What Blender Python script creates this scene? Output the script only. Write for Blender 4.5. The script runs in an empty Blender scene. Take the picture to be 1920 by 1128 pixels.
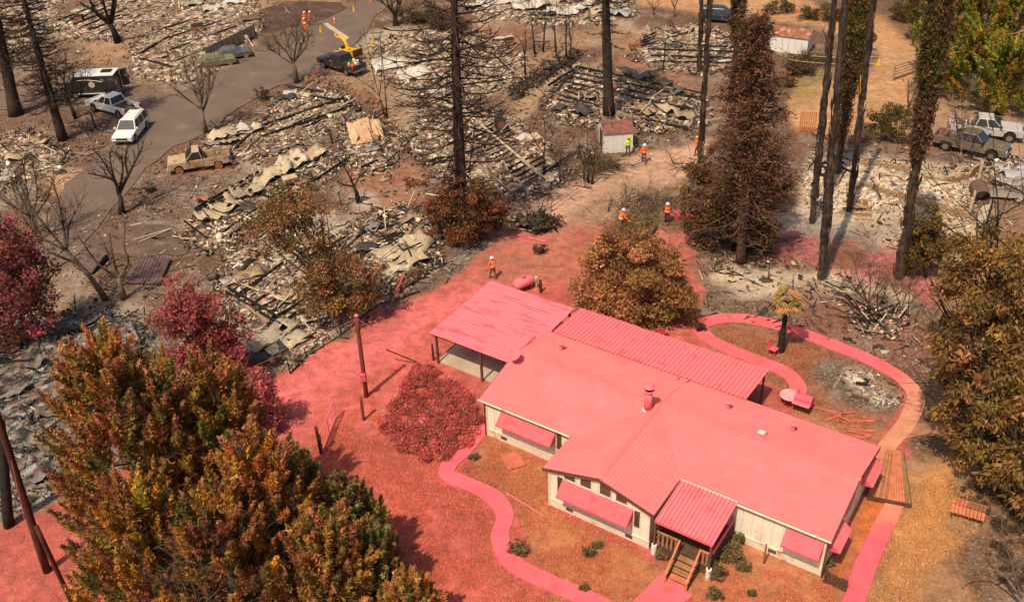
import bpy, bmesh, math, random
import numpy as np
from mathutils import Vector, Matrix, Quaternion

# ------------------------------------------------------------------ camera, sky, sun, exposure
SC = bpy.context.scene
COL = SC.collection
CAM_H = 37.0
FPX = 1850.0                      # focal length in photograph pixels (1920 wide)
PITCH = math.radians(33.5)
ROLL = math.radians(2.15)
_cp, _sp = math.cos(PITCH), math.sin(PITCH)
FW = np.array([0, _cp, -_sp]); _rt = np.array([1, 0, 0.]); _dn = np.array([0, -_sp, -_cp])
RT = _rt*math.cos(ROLL)+_dn*math.sin(ROLL)
DN = -_rt*math.sin(ROLL)+_dn*math.cos(ROLL)
cam = bpy.data.cameras.new('camera'); camo = bpy.data.objects.new('camera', cam); COL.objects.link(camo)
cam.sensor_width = 36; cam.lens = 36*FPX/1920; cam.clip_start = .5; cam.clip_end = 3000
m = Matrix.Identity(4)
for i in range(3):
    m[i][0] = RT[i]; m[i][1] = -DN[i]; m[i][2] = -FW[i]
m[0][3], m[1][3], m[2][3] = 0, 0, CAM_H
camo.matrix_world = m
SC.camera = camo

SUN_EL = math.radians(59)
SUN_H = (-.555, -.832)            # horizontal direction from the place towards the sun
w = bpy.data.worlds.new('World'); SC.world = w; w.use_nodes = True
nt = w.node_tree; bg = nt.nodes['Background']
sky = nt.nodes.new('ShaderNodeTexSky'); sky.sky_type = 'NISHITA'; sky.sun_disc = False
sky.sun_elevation = SUN_EL; sky.sun_rotation = math.atan2(SUN_H[0], SUN_H[1]) % (2*math.pi)
sky.dust_density = 5.0; sky.air_density = 1.0; sky.ozone_density = .6
nt.links.new(sky.outputs[0], bg.inputs[0]); bg.inputs[1].default_value = 0.095
sl = bpy.data.lights.new('sun', 'SUN'); sl.energy = 4.4; sl.angle = math.radians(.6); sl.color = (1, .82, .58)
so = bpy.data.objects.new('sun', sl); COL.objects.link(so)
sv = Vector((SUN_H[0]*math.cos(SUN_EL), SUN_H[1]*math.cos(SUN_EL), math.sin(SUN_EL)))
so.rotation_euler = sv.to_track_quat('Z', 'Y').to_euler(); so.location = (-40, -40, 80)
SC.view_settings.view_transform = 'Standard'; SC.view_settings.look = 'None'
SC.view_settings.exposure = 0.0; SC.view_settings.gamma = 1
SC.cycles.max_bounces = 4; SC.cycles.diffuse_bounces = 2; SC.cycles.glossy_bounces = 2
SC.cycles.transparent_max_bounces = 4

# ------------------------------------------------------------------ pixel -> place
R = random.Random(7)
NR = np.random.default_rng(11)
PI = math.pi
def ray(u, v): return FW+RT*(u-960)/FPX+DN*(v-564)/FPX
def G(u, v, z=0.0):
    """point of the horizontal plane z seen at photo pixel (u, v)"""
    d = ray(u, v); t = (z-CAM_H)/d[2]
    return np.array([d[0]*t, d[1]*t, z])
def PX(p):
    q = np.asarray(p, float)-np.array([0, 0, CAM_H]); z = q@FW
    return np.stack([960+FPX*(q@RT)/z, 564+FPX*(q@DN)/z], -1)
def TOPZ(b, t):
    """height above the ground of pixel t on an upright thing whose foot is at pixel b"""
    B = G(*b); d = ray(*t)
    return CAM_H+d[2]*math.hypot(B[0], B[1])/math.hypot(d[0], d[1])
def ONP(base, u, v, dd=0.0):
    """pixel -> point on the upright plane through base that faces the camera (dd metres further back)"""
    b = np.asarray(base, float); n = np.array([b[0], b[1], 0]); n /= np.linalg.norm(n)
    d = ray(u, v); c = np.array([0, 0, CAM_H]); t = ((b-c)@n+dd)/(d@n)
    return c+d*t
def MPP(p):
    """metres per photo pixel at point p"""
    return float((np.asarray(p)-np.array([0, 0, CAM_H]))@FW)/FPX

# ------------------------------------------------------------------ value noise for shaping
def vnoise(x, y, seed=0):
    x = np.asarray(x, float); y = np.asarray(y, float)
    xi = np.floor(x).astype(np.int64); yi = np.floor(y).astype(np.int64)
    fx = x-xi; fy = y-yi; fx = fx*fx*(3-2*fx); fy = fy*fy*(3-2*fy)
    def h(a, b):
        n = (a*374761393+b*668265263+seed*1442695041) & 0xffffffff
        n = ((n ^ (n >> 13))*1274126177) & 0xffffffff
        return ((n ^ (n >> 16)) & 0xffff)/65535.0
    return (h(xi, yi)*(1-fx)+h(xi+1, yi)*fx)*(1-fy)+(h(xi, yi+1)*(1-fx)+h(xi+1, yi+1)*fx)*fy
def fbm(x, y, s, seed=0, o=4):
    r = 0; a = .5; n = 0
    for i in range(o):
        r = r+a*vnoise(x/s, y/s, seed+i*17); n += a; a *= .5; s *= .5
    return r/n

# ------------------------------------------------------------------ objects
def tag(o, label=None, cat=None, group=None, kind=None):
    if label: o['label'] = label
    if cat: o['category'] = cat
    if group: o['group'] = group
    if kind: o['kind'] = kind
    return o
def empty(name, loc=(0, 0, 0), rz=0.0, label=None, cat=None, group=None):
    o = bpy.data.objects.new(name, None); COL.objects.link(o)
    o.location = loc; o.rotation_euler = (0, 0, rz); o.empty_display_size = .3
    return tag(o, label, cat, group)
def mesh_np(name, V, F, mat, parent=None, C=None, smooth=False, loc=None, rz=0.0):
    """V (n,3), F (m,k) int array or list of lists; C (n,3) vertex colours"""
    me = bpy.data.meshes.new(name)
    V = np.asarray(V, np.float32)
    if isinstance(F, np.ndarray):
        k = F.shape[1]; nf = len(F)
        me.vertices.add(len(V)); me.vertices.foreach_set('co', V.ravel())
        me.loops.add(nf*k); me.loops.foreach_set('vertex_index', F.astype(np.int32).ravel())
        me.polygons.add(nf); me.polygons.foreach_set('loop_start', np.arange(0, nf*k, k, dtype=np.int32))
        try: me.polygons.foreach_set('loop_total', np.full(nf, k, np.int32))
        except Exception: pass
        me.update(calc_edges=True)
    else:
        me.from_pydata(V.tolist(), [], F); me.update()
    if C is not None:
        a = me.color_attributes.new('col', 'FLOAT_COLOR', 'POINT')
        c4 = np.ones((len(V), 4), np.float32); c4[:, :3] = C; a.data.foreach_set('color', c4.ravel())
    if smooth: me.polygons.foreach_set('use_smooth', np.ones(len(me.polygons), bool))
    if mat: me.materials.append(mat)
    o = bpy.data.objects.new(name, me); COL.objects.link(o)
    if parent: o.parent = parent
    if loc is not None: o.location = loc
    o.rotation_euler = (0, 0, rz)
    return o
class MB:
    """collects shapes; build() links them as ONE mesh object"""
    def __init__(s): s.v = []; s.f = []; s.c = []
    def add(s, vs, fs, c=None):
        n = len(s.v); s.v += [tuple(p) for p in vs]; s.f += [[i+n for i in f] for f in fs]
        s.c += [c or (1, 1, 1)]*len(vs); return s
    def box(s, x0, x1, y0, y1, z0, z1, c=None):
        return s.add([(x0,y0,z0),(x1,y0,z0),(x1,y1,z0),(x0,y1,z0),(x0,y0,z1),(x1,y0,z1),(x1,y1,z1),(x0,y1,z1)],
                     [[3,2,1,0],[4,5,6,7],[0,1,5,4],[1,2,6,5],[2,3,7,6],[3,0,4,7]], c)
    def hexa(s, p, c=None):      # 8 points, bottom ring then top ring
        return s.add(p, [[3,2,1,0],[4,5,6,7],[0,1,5,4],[1,2,6,5],[2,3,7,6],[3,0,4,7]], c)
    def beam(s, a, b, w_, h_, c=None, up=(0, 0, 1)):
        a = Vector(a); b = Vector(b); d = (b-a).normalized(); u = Vector(up)
        if abs(d.dot(u)) > .95: u = Vector((1, 0, 0))
        r = d.cross(u).normalized()*(w_/2); t = r.cross(d).normalized()*(h_/2)
        return s.hexa([a-r-t, a+r-t, b+r-t, b-r-t, a-r+t, a+r+t, b+r+t, b-r+t], c)
    def tube(s, pts, rad, n=6, c=None, cap=True):
        pts = [Vector(p) for p in pts]
        if not hasattr(rad, '__len__'): rad = [rad]*len(pts)
        ring = []; vs = []; prev = None
        for i, p in enumerate(pts):
            d = (pts[min(i+1, len(pts)-1)]-pts[max(i-1, 0)])
            d = d.normalized() if d.length > 1e-9 else Vector((0, 0, 1))
            if prev is None:
                u = Vector((1, 0, 0)) if abs(d.x) < .9 else Vector((0, 1, 0)); u = (u-d*u.dot(d)).normalized()
            else:
                u = prev-d*prev.dot(d); u = u.normalized() if u.length > 1e-6 else Vector((1, 0, 0))
            prev = u; t = d.cross(u)
            for k in range(n):
                a = 2*PI*k/n; vs.append(p+(u*math.cos(a)+t*math.sin(a))*rad[i])
        fs = []
        for i in range(len(pts)-1):
            for k in range(n):
                k2 = (k+1) % n; fs.append([i*n+k, i*n+k2, (i+1)*n+k2, (i+1)*n+k])
        if cap: fs.append(list(range(n))[::-1]); fs.append([(len(pts)-1)*n+k for k in range(n)])
        return s.add(vs, fs, c)
    def prism(s, prof, axis, a, b, c=None):
        """profile polygon extruded; axis 'x' -> prof=(y,z); 'y' -> prof=(x,z); 'z' -> prof=(x,y)"""
        def P(q, t): return {'x': (t, q[0], q[1]), 'y': (q[0], t, q[1]), 'z': (q[0], q[1], t)}[axis]
        n = len(prof); vs = [P(q, a) for q in prof]+[P(q, b) for q in prof]
        fs = [list(range(n))[::-1], [n+i for i in range(n)]]+[[i, (i+1) % n, n+(i+1) % n, n+i] for i in range(n)]
        return s.add(vs, fs, c)
    def ball(s, ctr, r, c=None, n=8, m_=6, sq=(1, 1, 1)):
        vs = [(ctr[0], ctr[1], ctr[2]+r*sq[2])]
        for i in range(1, m_):
            a = PI*i/m_
            for k in range(n):
                b = 2*PI*k/n; vs.append((ctr[0]+r*sq[0]*math.sin(a)*math.cos(b), ctr[1]+r*sq[1]*math.sin(a)*math.sin(b), ctr[2]+r*sq[2]*math.cos(a)))
        vs.append((ctr[0], ctr[1], ctr[2]-r*sq[2])); fs = []
        for k in range(n): fs.append([0, 1+k, 1+(k+1) % n])
        for i in range(m_-2):
            for k in range(n):
                a = 1+i*n; fs.append([a+k, a+n+k, a+n+(k+1) % n, a+(k+1) % n])
        a = 1+(m_-2)*n; e = len(vs)-1
        for k in range(n): fs.append([a+k, e, a+(k+1) % n])
        return s.add(vs, fs, c)
    def build(s, name, mat, parent=None, smooth=False, bevel=0, fix=True, loc=None, rz=0.0, col=False, solid=0):
        me = bpy.data.meshes.new(name); me.from_pydata(s.v, [], s.f); me.update()
        if fix:
            bm = bmesh.new(); bm.from_mesh(me); bmesh.ops.recalc_face_normals(bm, faces=bm.faces); bm.to_mesh(me); bm.free()
        if col:
            a = me.color_attributes.new('col', 'FLOAT_COLOR', 'POINT')
            c4 = np.ones((len(s.v), 4), np.float32); c4[:, :3] = s.c; a.data.foreach_set('color', c4.ravel())
        if smooth: me.polygons.foreach_set('use_smooth', np.ones(len(me.polygons), bool))
        if mat: me.materials.append(mat)
        o = bpy.data.objects.new(name, me); COL.objects.link(o)
        if parent: o.parent = parent
        if loc is not None: o.location = loc
        o.rotation_euler = (0, 0, rz)
        if bevel:
            b = o.modifiers.new('bevel', 'BEVEL'); b.width = bevel; b.segments = 2; b.limit_method = 'ANGLE'; b.angle_limit = .6
        if solid:
            b = o.modifiers.new('solid', 'SOLIDIFY'); b.thickness = solid
        return o
def corr(mb, o, ex, ey, n, amp, nz=None, kind='tri', sub=1, c=None):
    """corrugated sheet: ribs run along ey, n ribs across ex"""
    o, ex, ey = Vector(o), Vector(ex), Vector(ey); nrm = ex.cross(ey).normalized()
    if nrm.z < 0: nrm = -nrm
    prof = []
    for i in range(n):
        if kind == 'tri': prof += [(i/n, 0), ((i+.45)/n, amp), ((i+.55)/n, amp)]
        else: prof += [(i/n, 0), ((i+.12)/n, amp), ((i+.26)/n, amp), ((i+.38)/n, 0)]
    prof.append((1, 0)); vs = []; fs = []; k = len(prof)
    for j in range(sub+1):
        for t, a in prof: vs.append(o+ex*t+ey*(j/sub)+nrm*a)
    for j in range(sub):
        for i in range(k-1): fs.append([j*k+i, j*k+i+1, (j+1)*k+i+1, (j+1)*k+i])
    return mb.add(vs, fs, c)

# ------------------------------------------------------------------ materials
def _n(nt, t, **k):
    n = nt.nodes.new(t)
    for a, b in k.items(): setattr(n, a, b)
    return n
def mat(name, col=None, rough=.85, var=.18, scale=3.0, bump=0.0, bscale=None, metal=0.0, coat=0.0, attr=False, spec=.3, dirt=None, stretch=None, trans=0.0, coord='Object'):
    """principled material: colour (or the 'col' attribute) broken up by noise; dirt=(colour, amount, scale) adds stains"""
    M = bpy.data.materials.new(name); M.use_nodes = True; nt = M.node_tree; b = nt.nodes['Principled BSDF']
    b.inputs['Roughness'].default_value = rough; b.inputs['Metallic'].default_value = metal
    b.inputs['Specular IOR Level'].default_value = spec
    if coat: b.inputs['Coat Weight'].default_value = coat; b.inputs['Coat Roughness'].default_value = .08
    tc = _n(nt, 'ShaderNodeTexCoord'); vec = tc.outputs[coord]
    if stretch:
        mp = _n(nt, 'ShaderNodeMapping'); mp.inputs['Scale'].default_value = stretch; nt.links.new(vec, mp.inputs[0]); vec = mp.outputs[0]
    if attr:
        at = _n(nt, 'ShaderNodeAttribute', attribute_name='col'); src = at.outputs['Color']
    else:
        rgb = _n(nt, 'ShaderNodeRGB'); rgb.outputs[0].default_value = (*col, 1); src = rgb.outputs[0]
    if dirt:
        nz = _n(nt, 'ShaderNodeTexNoise'); nz.inputs['Scale'].default_value = dirt[2]; nz.inputs['Detail'].default_value = 6; nz.inputs['Roughness'].default_value = .65
        nt.links.new(vec, nz.inputs['Vector'])
        rp = _n(nt, 'ShaderNodeValToRGB'); rp.color_ramp.elements[0].position = .62-.3*dirt[1]; rp.color_ramp.elements[1].position = .72-.2*dirt[1]
        nt.links.new(nz.outputs['Fac'], rp.inputs[0])
        mx = _n(nt, 'ShaderNodeMix', data_type='RGBA'); mx.inputs[7].default_value = (*dirt[0], 1)
        nt.links.new(rp.outputs[0], mx.inputs[0]); nt.links.new(src, mx.inputs[6]); src = mx.outputs[2]
    if var:
        nz = _n(nt, 'ShaderNodeTexNoise'); nz.inputs['Scale'].default_value = scale; nz.inputs['Detail'].default_value = 5
        nt.links.new(vec, nz.inputs['Vector'])
        mr = _n(nt, 'ShaderNodeMapRange'); mr.inputs[1].default_value = .3; mr.inputs[2].default_value = .7
        mr.inputs[3].default_value = 1-var; mr.inputs[4].default_value = 1+var; nt.links.new(nz.outputs['Fac'], mr.inputs[0])
        mx = _n(nt, 'ShaderNodeVectorMath', operation='SCALE'); nt.links.new(src, mx.inputs[0]); nt.links.new(mr.outputs[0], mx.inputs['Scale']); src = mx.outputs[0]
    nt.links.new(src, b.inputs['Base Color'])
    if bump:
        nz = _n(nt, 'ShaderNodeTexNoise'); nz.inputs['Scale'].default_value = bscale or scale*4; nz.inputs['Detail'].default_value = 4
        nt.links.new(vec, nz.inputs['Vector'])
        bp = _n(nt, 'ShaderNodeBump'); bp.inputs['Strength'].default_value = 1; bp.inputs['Distance'].default_value = bump
        nt.links.new(nz.outputs['Fac'], bp.inputs['Height']); nt.links.new(bp.outputs[0], b.inputs['Normal'])
    if trans:
        tr = _n(nt, 'ShaderNodeBsdfTranslucent'); nt.links.new(src, tr.inputs[0]); ms = _n(nt, 'ShaderNodeMixShader'); ms.inputs[0].default_value = trans
        nt.links.new(b.outputs[0], ms.inputs[1]); nt.links.new(tr.outputs[0], ms.inputs[2]); nt.links.new(ms.outputs[0], nt.nodes['Material Output'].inputs[0])
    return M
PINK = (.79, .185, .195); PINKD = (.62, .085, .11)
M = dict(
    leaf=mat('leaf', attr=True, rough=.7, var=0, trans=.25),
    char=mat('charred_wood', (.022, .018, .016), .9, .4, 4, .02, 25),
    bark=mat('burnt_bark', (.055, .036, .027), .95, .45, 2.5, .05, 10, dirt=((.02, .016, .014), .45, 1.2)),
    bark2=mat('brown_bark', (.16, .095, .06), .95, .35, 2.5, .05, 10, dirt=((.05, .035, .028), .35, 1.5)),
    barkg=mat('grey_bark', (.20, .145, .11), .95, .3, 2.5, .04, 12, dirt=((.04, .03, .026), .5, .9)),
    rubble=mat('burnt_rubble', attr=True, rough=.92, var=.35, scale=6, bump=.02, bscale=25),
    pinkroof=mat('pink_shingle', PINK, .9, .07, .6, .006, 60, dirt=((.80, .215, .22), .26, 1.1)),
    pinkmetal=mat('pink_metal', (.79, .18, .21), .7, .06, 2, 0, dirt=((.70, .12, .15), .2, 1.3)),
    pinkworn=mat('pink_worn_metal', (.80, .17, .21), .7, .08, 2, 0, dirt=((.58, .075, .09), .30, .9), stretch=(.55, 3.2, 1)),
    pinkshade=mat('pink_paint', (.70, .10, .14), .7, .12, 3),
    pinkpath=mat('pink_concrete', attr=True, rough=.9, var=.14, scale=1.1, bump=.006, bscale=30, dirt=((.52, .115, .10), .22, 1.6)),
    cream=mat('cream_siding', (.84, .76, .62), .75, .05, 1.5, 0, dirt=((.70, .56, .42), .14, .8)),
    creamlow=mat('skirting', (.74, .64, .50), .8, .08, 1.5, 0, dirt=((.45, .26, .15), .2, 1.2)),
    brown=mat('brown_trim', (.13, .065, .04), .7, .2, 4),
    wood=mat('weathered_wood', (.30, .15, .07), .85, .25, 3, .006, 30, dirt=((.55, .10, .10), .22, 1.0)),
    woodpink=mat('pink_dusted_wood', (.58, .19, .10), .85, .25, 3, .006, 30, dirt=((.36, .12, .05), .35, 1.5)),
    wooddark=mat('dark_wood', (.10, .055, .03), .9, .3, 3, .006, 30),
    glass=mat('window_glass', (.03, .03, .035), .08, 0, 1, spec=.6),
    glasslite=mat('light_glass', (.18, .17, .16), .15, .1, 1, spec=.6),
    white=mat('white_paint', (.74, .72, .69), .6, .06, 2, 0, dirt=((.5, .36, .24), .18, 1)),
    concrete=mat('concrete', (.42, .34, .26), .9, .15, 1.0, .004, 20),
    steel=mat('grey_steel', (.33, .31, .3), .4, .1, 3, metal=.7),
    rust=mat('rusty_metal', (.26, .10, .05), .85, .35, 5, .01, 30, dirt=((.42, .28, .20), .35, 2)),
    black=mat('black_rubber', (.018, .017, .017), .7, .2, 6),
    orange=mat('safety_orange', (.85, .13, .012), .6, .06, 6),
    lime=mat('safety_lime', (.50, .75, .05), .6, .06, 6),
    reflect=mat('reflective_strip', (.75, .74, .65), .5, 0, 1),
    yellow=mat('yellow_paint', (.80, .42, .02), .55, .12, 4, 0, dirt=((.45, .2, .05), .2, 3)),
    conew=mat('cone_white', (.8, .78, .74), .6, 0, 1),
    skin=mat('skin', (.42, .24, .16), .6, 0, 1),
    navy=mat('dark_work_cloth', (.045, .04, .045), .9, .2, 8),
    brownc=mat('brown_work_cloth', (.13, .08, .055), .9, .2, 8),
    jeans=mat('denim', (.08, .10, .15), .9, .2, 8),
    wire=mat('wire', (.5, .12, .13), .7, 0, 1),
    wired=mat('dark_wire', (.05, .04, .035), .7, 0, 1),
    shedroof=mat('red_shed_roof', (.24, .085, .07), .85, .2, 3, 0, dirt=((.10, .055, .045), .45, 1.8)),
    cart=mat('tan_metal', (.5, .4, .28), .7, .2, 2),
)
# ------------------------------------------------------------------ ground
def sdist(U, V_, poly):
    """signed distance in pixels to a polygon, positive inside"""
    p = np.asarray(poly, float); d = np.full(U.shape, 1e9); ins = np.zeros(U.shape, bool); n = len(p)
    for i in range(n):
        a = p[i]; b = p[(i+1) % n]; e = b-a
        t = np.clip(((U-a[0])*e[0]+(V_-a[1])*e[1])/max(e@e, 1e-9), 0, 1)
        d = np.minimum(d, (U-a[0]-t*e[0])**2+(V_-a[1]-t*e[1])**2)
        c = ((a[1] > V_) != (b[1] > V_)); xx = a[0]+(V_-a[1])/((b[1]-a[1]) or 1e-9)*(b[0]-a[0])
        ins ^= c & (U < xx)
    d = np.sqrt(d); return np.where(ins, d, -d)
SOIL = (.115, .058, .036); ASH = (.46, .37, .275); ASHG = (.32, .255, .20); CHAR = (.035, .028, .025); TAN = (.36, .20, .105)
RED = (.45, .11, .09); HOT = (.64, .15, .15); ORNG = (.38, .135, .06); STRAW = (.42, .20, .08); CLAY = (.27, .115, .068)
# (polygon in photo pixels, colour, softness px, strength, burnt speckle 0..1)
PAINT = [
 ([(-400,-200),(2300,-200),(2300,1500),(-400,1500)], SOIL, 10, 1, .8),
 ([(1760,420),(2600,200),(3600,900),(3200,2600),(400,2600),(900,1250),(1700,1150)], (.26,.14,.065), 50, .95, .3),
 ([(-300,-150),(700,-150),(640,60),(300,190),(-300,260)], (.15,.085,.055), 60, .8, .9),
 ([(90,60),(280,-20),(500,-20),(480,60),(330,170),(240,130)], (.24,.165,.11), 30, .8, 1),
 ([(170,80),(220,70),(260,100),(200,120),(150,110)], TAN, 20, .7, .3),
 ([(480,-40),(640,-40),(640,10),(520,50),(480,40)], (.27,.17,.09), 20, .8, .4),
 ([(430,120),(520,75),(600,45),(650,25),(640,60),(560,100),(470,150)], (.10,.07,.055), 14, .7, .8),
 ([(600,150),(640,100),(720,120),(720,150),(790,160),(790,210),(740,240),(700,190),(640,165)], (.27,.17,.105), 14, .9, .3),
 ([(680,70),(740,60),(900,60),(985,110),(970,150),(880,190),(760,170),(690,120)], ASH, 26, .8, 1),
 ([(880,40),(1000,50),(960,100),(890,90)], CLAY, 20, .7, .5),
 ([(940,190),(985,165),(1100,120),(1160,90),(1140,120),(1060,155),(980,225)], (.30,.19,.115), 14, .9, .35),
 ([(1040,60),(1100,50),(1180,50),(1170,90),(1090,100),(960,190),(950,160)], (.28,.17,.10), 18, .8, .45),
 ([(1150,120),(1190,60),(1250,60),(1260,130),(1310,150),(1310,180),(1200,150)], CLAY, 16, .8, .5),
 ([(1250,170),(1330,150),(1460,160),(1440,230),(1320,240)], (.20,.115,.075), 30, .8, .6),
 ([(1020,170),(1070,130),(1180,135),(1320,190),(1310,235),(1180,250),(1050,215)], ASHG, 20, .7, 1),
 ([(1180,100),(1215,55),(1380,80),(1390,130),(1250,135)], ASHG, 20, .7, 1),
 ([(960,0),(1170,0),(1180,40),(900,40),(880,10)], ASH, 24, .7, 1),
 ([(400,290),(560,190),(640,180),(670,215),(560,280),(460,330),(390,360)], ASHG, 30, .75, 1),
 ([(335,430),(420,340),(560,280),(640,300),(560,360),(440,440),(380,470)], ASHG, 26, .75, 1),
 ([(640,320),(720,280),(790,330),(800,380),(740,410),(660,400)], (.28,.135,.085), 24, .9, .4),
 ([(650,370),(700,360),(720,390),(670,400)], (.45,.38,.32), 14, .7, .5),
 ([(690,330),(750,310),(780,330),(740,345),(700,345)], CLAY, 10, .8, .3),
 ([(750,240),(860,200),(960,220),(1050,300),(1060,350),(960,370),(860,340)], ASH, 26, .9, 1),
 ([(940,310),(1040,290),(1060,345),(960,375)], (.22,.21,.21), 22, .6, 1),
 ([(400,520),(520,420),(700,400),(820,430),(820,500),(700,570),(600,640),(540,690),(470,650)], ASH, 30, .8, 1),
 ([(240,540),(320,510),(420,500),(440,560),(320,560)], (.26,.19,.16), 30, .5, .5),
 ([(230,380),(330,290),(430,280),(470,320),(380,400),(280,430)], (.12,.075,.055), 26, .8, .9),
 ([(330,290),(440,290),(450,300),(400,330),(330,320)], (.20,.09,.055), 14, .8, .5),
 ([(-60,560),(180,560),(300,620),(330,700),(200,900),(60,980),(-80,1000)], (.13,.115,.105), 40, .9, 1),
 ([(130,580),(280,555),(290,620),(180,640)], ASHG, 30, .8, .9),
 ([(-40,470),(120,500),(230,560),(120,600),(-40,590)], (.25,.165,.11), 30, .8, .9),
 ([(-40,250),(110,250),(160,330),(110,350),(-40,420)], ASHG, 30, .8, 1),
 ([(60,330),(170,310),(130,350),(90,370)], TAN, 10, .8, .2),
 ([(640,620),(720,590),(840,500),(960,430),(1100,345),(1130,350),(1000,430),(860,520),(700,640),(640,660)], CHAR, 14, .85, .9),
 ([(860,440),(960,420),(980,440),(900,475),(830,510)], (.10,.085,.08), 20, .8, 1),
 ([(900,430),(1060,350),(1200,290),(1330,260),(1330,300),(1220,370),(1150,430),(1040,440),(960,470)], (.44,.26,.18), 22, 1, .25),
 ([(1060,400),(1180,330),(1240,340),(1240,420),(1150,440),(1080,430)], (.22,.14,.09), 22, .55, .6),
 ([(1290,430),(1340,450),(1420,500),(1560,540),(1740,600),(1700,660),(1560,640),(1340,600),(1310,540)], (.13,.08,.055), 30, .9, .8),
 ([(1330,520),(1420,495),(1560,505),(1720,560),(1700,590),(1600,570),(1500,560),(1400,555)], (.46,.36,.26), 22, .9, .6),
 ([(1440,430),(1500,380),(1520,300),(1640,280),(1860,310),(1850,440),(1780,500),(1600,440)], (.44,.34,.24), 26, .95, .8),
 ([(1500,260),(1760,250),(1870,290),(1850,310),(1640,300),(1500,300)], (.155,.09,.065), 20, .9, .5),
 ([(1840,330),(1930,360),(1930,470),(1830,480)], (.20,.11,.07), 20, .8, .6),
 ([(1840,280),(1930,290),(1930,340),(1860,330)], ASH, 16, .8, .9),
 ([(1460,420),(1540,400),(1620,430),(1640,450),(1560,450),(1490,440)], (.22,.205,.195), 18, .7, .5),
 # soil under the retardant
 ([(-300,1500),(-300,1080),(60,965),(140,930),(330,830),(470,740),(640,640),(780,555),(900,478),(990,430),(1060,410),(1190,420),(1280,440),(1320,530),(1310,600),(1500,640),(1660,690),(1740,760),(1700,860),(1700,960),(1620,1140),(1560,1500)], (.30,.135,.08), 26, .9, .25),
 # the fire retardant (last number: how much of it lies there)
 ([(-300,1500),(-300,1080),(60,965),(140,930),(330,830),(470,740),(640,640),(780,555),(900,478),(990,430),(1060,410),(1190,420),(1280,440),(1320,530),(1310,600),(1500,640),(1660,690),(1740,760),(1700,860),(1700,960),(1620,1140),(1560,1500)], RED, 40, 1, .12, .66),
 ([(470,770),(560,700),(720,630),(860,540),(930,520),(900,580),(800,620),(700,700),(600,770),(540,850)], HOT, 40, .85, .1, .82),
 ([(640,640),(760,570),(880,500),(900,510),(780,600),(680,660)], (.52,.12,.13), 20, .6, .2, .55),
 ([(640,860),(840,880),(900,960),(900,1060),(960,1300),(620,1300),(700,950)], (.52,.115,.10), 50, .8, .1, .85),
 ([(880,520),(960,440),(1060,400),(1200,415),(1290,440),(1310,520),(1200,520),(1000,540)], (.46,.115,.095), 40, .8, .2, .42),
 ([(560,760),(700,700),(780,640),(820,680),(720,760),(640,820)], (.58,.13,.11), 30, .7, .1, .8),
 ([(900,815),(1020,880),(1030,960),(1220,1050),(1400,1020),(1560,1100),(1620,1300),(1150,1300),(990,1060),(955,940),(860,890)], ORNG, 26, .85, .15),
 ([(900,815),(1030,870),(1040,960),(1220,1045),(1210,1070),(1000,980),(930,880)], (.38,.17,.06), 26, .8, .1),
 ([(1560,1090),(1700,930),(1640,900),(1600,1000)], (.44,.12,.035), 14, .9, .1),
 ([(1330,600),(1440,620),(1600,680),(1690,730),(1680,790),(1620,830),(1480,740),(1330,640)], (.25,.10,.06), 18, .85, .4),
 ([(1510,690),(1560,670),(1640,690),(1690,740),(1680,780),(1560,760)], (.10,.075,.06), 24, .9, .8),
 ([(1575,695),(1620,690),(1660,725),(1690,760),(1640,765),(1590,730)], (.48,.42,.34), 16, .85, .9),
 ([(1480,760),(1560,780),(1660,820),(1620,830),(1500,790)], (.42,.14,.05), 20, .7, .3),
 ([(1430,420),(1560,440),(1690,450),(1800,520),(1780,570),(1740,600),(1700,540),(1560,520),(1420,500)], (.48,.14,.16), 26, .9, .15, .52),
 ([(1500,540),(1700,590),(1760,640),(1740,720),(1640,670),(1500,625)], (.20,.085,.06), 26, .8, .5),
 ([(1545,460),(1600,462),(1625,500),(1560,505)], (.25,.09,.05), 10, .6, .3),
 ([(1600,410),(1660,430),(1640,470),(1590,440)], (.20,.15,.13), 12, .7, .3),
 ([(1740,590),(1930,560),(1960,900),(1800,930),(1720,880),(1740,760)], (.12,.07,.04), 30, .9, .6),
 ([(1690,880),(1790,840),(1860,900),(1820,1000),(1740,1060),(1700,1200),(1610,1200),(1700,960)], STRAW, 30, .95, .15),
 ([(1640,1100),(1740,1050),(1850,1060),(1930,1100),(1900,1250),(1600,1250)], (.33,.17,.085), 30, .8, .4),
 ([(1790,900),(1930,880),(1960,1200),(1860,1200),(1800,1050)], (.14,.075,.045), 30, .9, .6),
 # tan roads
 ([(1160,-60),(1200,8),(1320,26),(1440,40),(1560,62),(1640,95),(1740,100),(1790,60),(1700,40),(1600,22),(1420,-20),(1380,-60)], (.37,.205,.105), 12, 1, .1),
 ([(1570,60),(1650,105),(1625,145),(1500,160),(1470,190),(1490,240),(1590,262),(1730,245),(1710,160),(1735,128),(1770,90),(1700,60)], (.40,.225,.115), 14, 1, .12),
 ([(1470,130),(1560,140),(1560,180),(1490,190)], (.27,.19,.07), 20, .7, .3),
 ([(1690,235),(1745,190),(1800,170),(1940,180),(1940,300),(1880,290),(1740,265)], (.30,.18,.115), 16, 1, .2),
 ([(1700,-60),(2000,-60),(2000,150),(1760,140),(1640,0)], (.10,.055,.03), 20, .8, .5),
]
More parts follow.
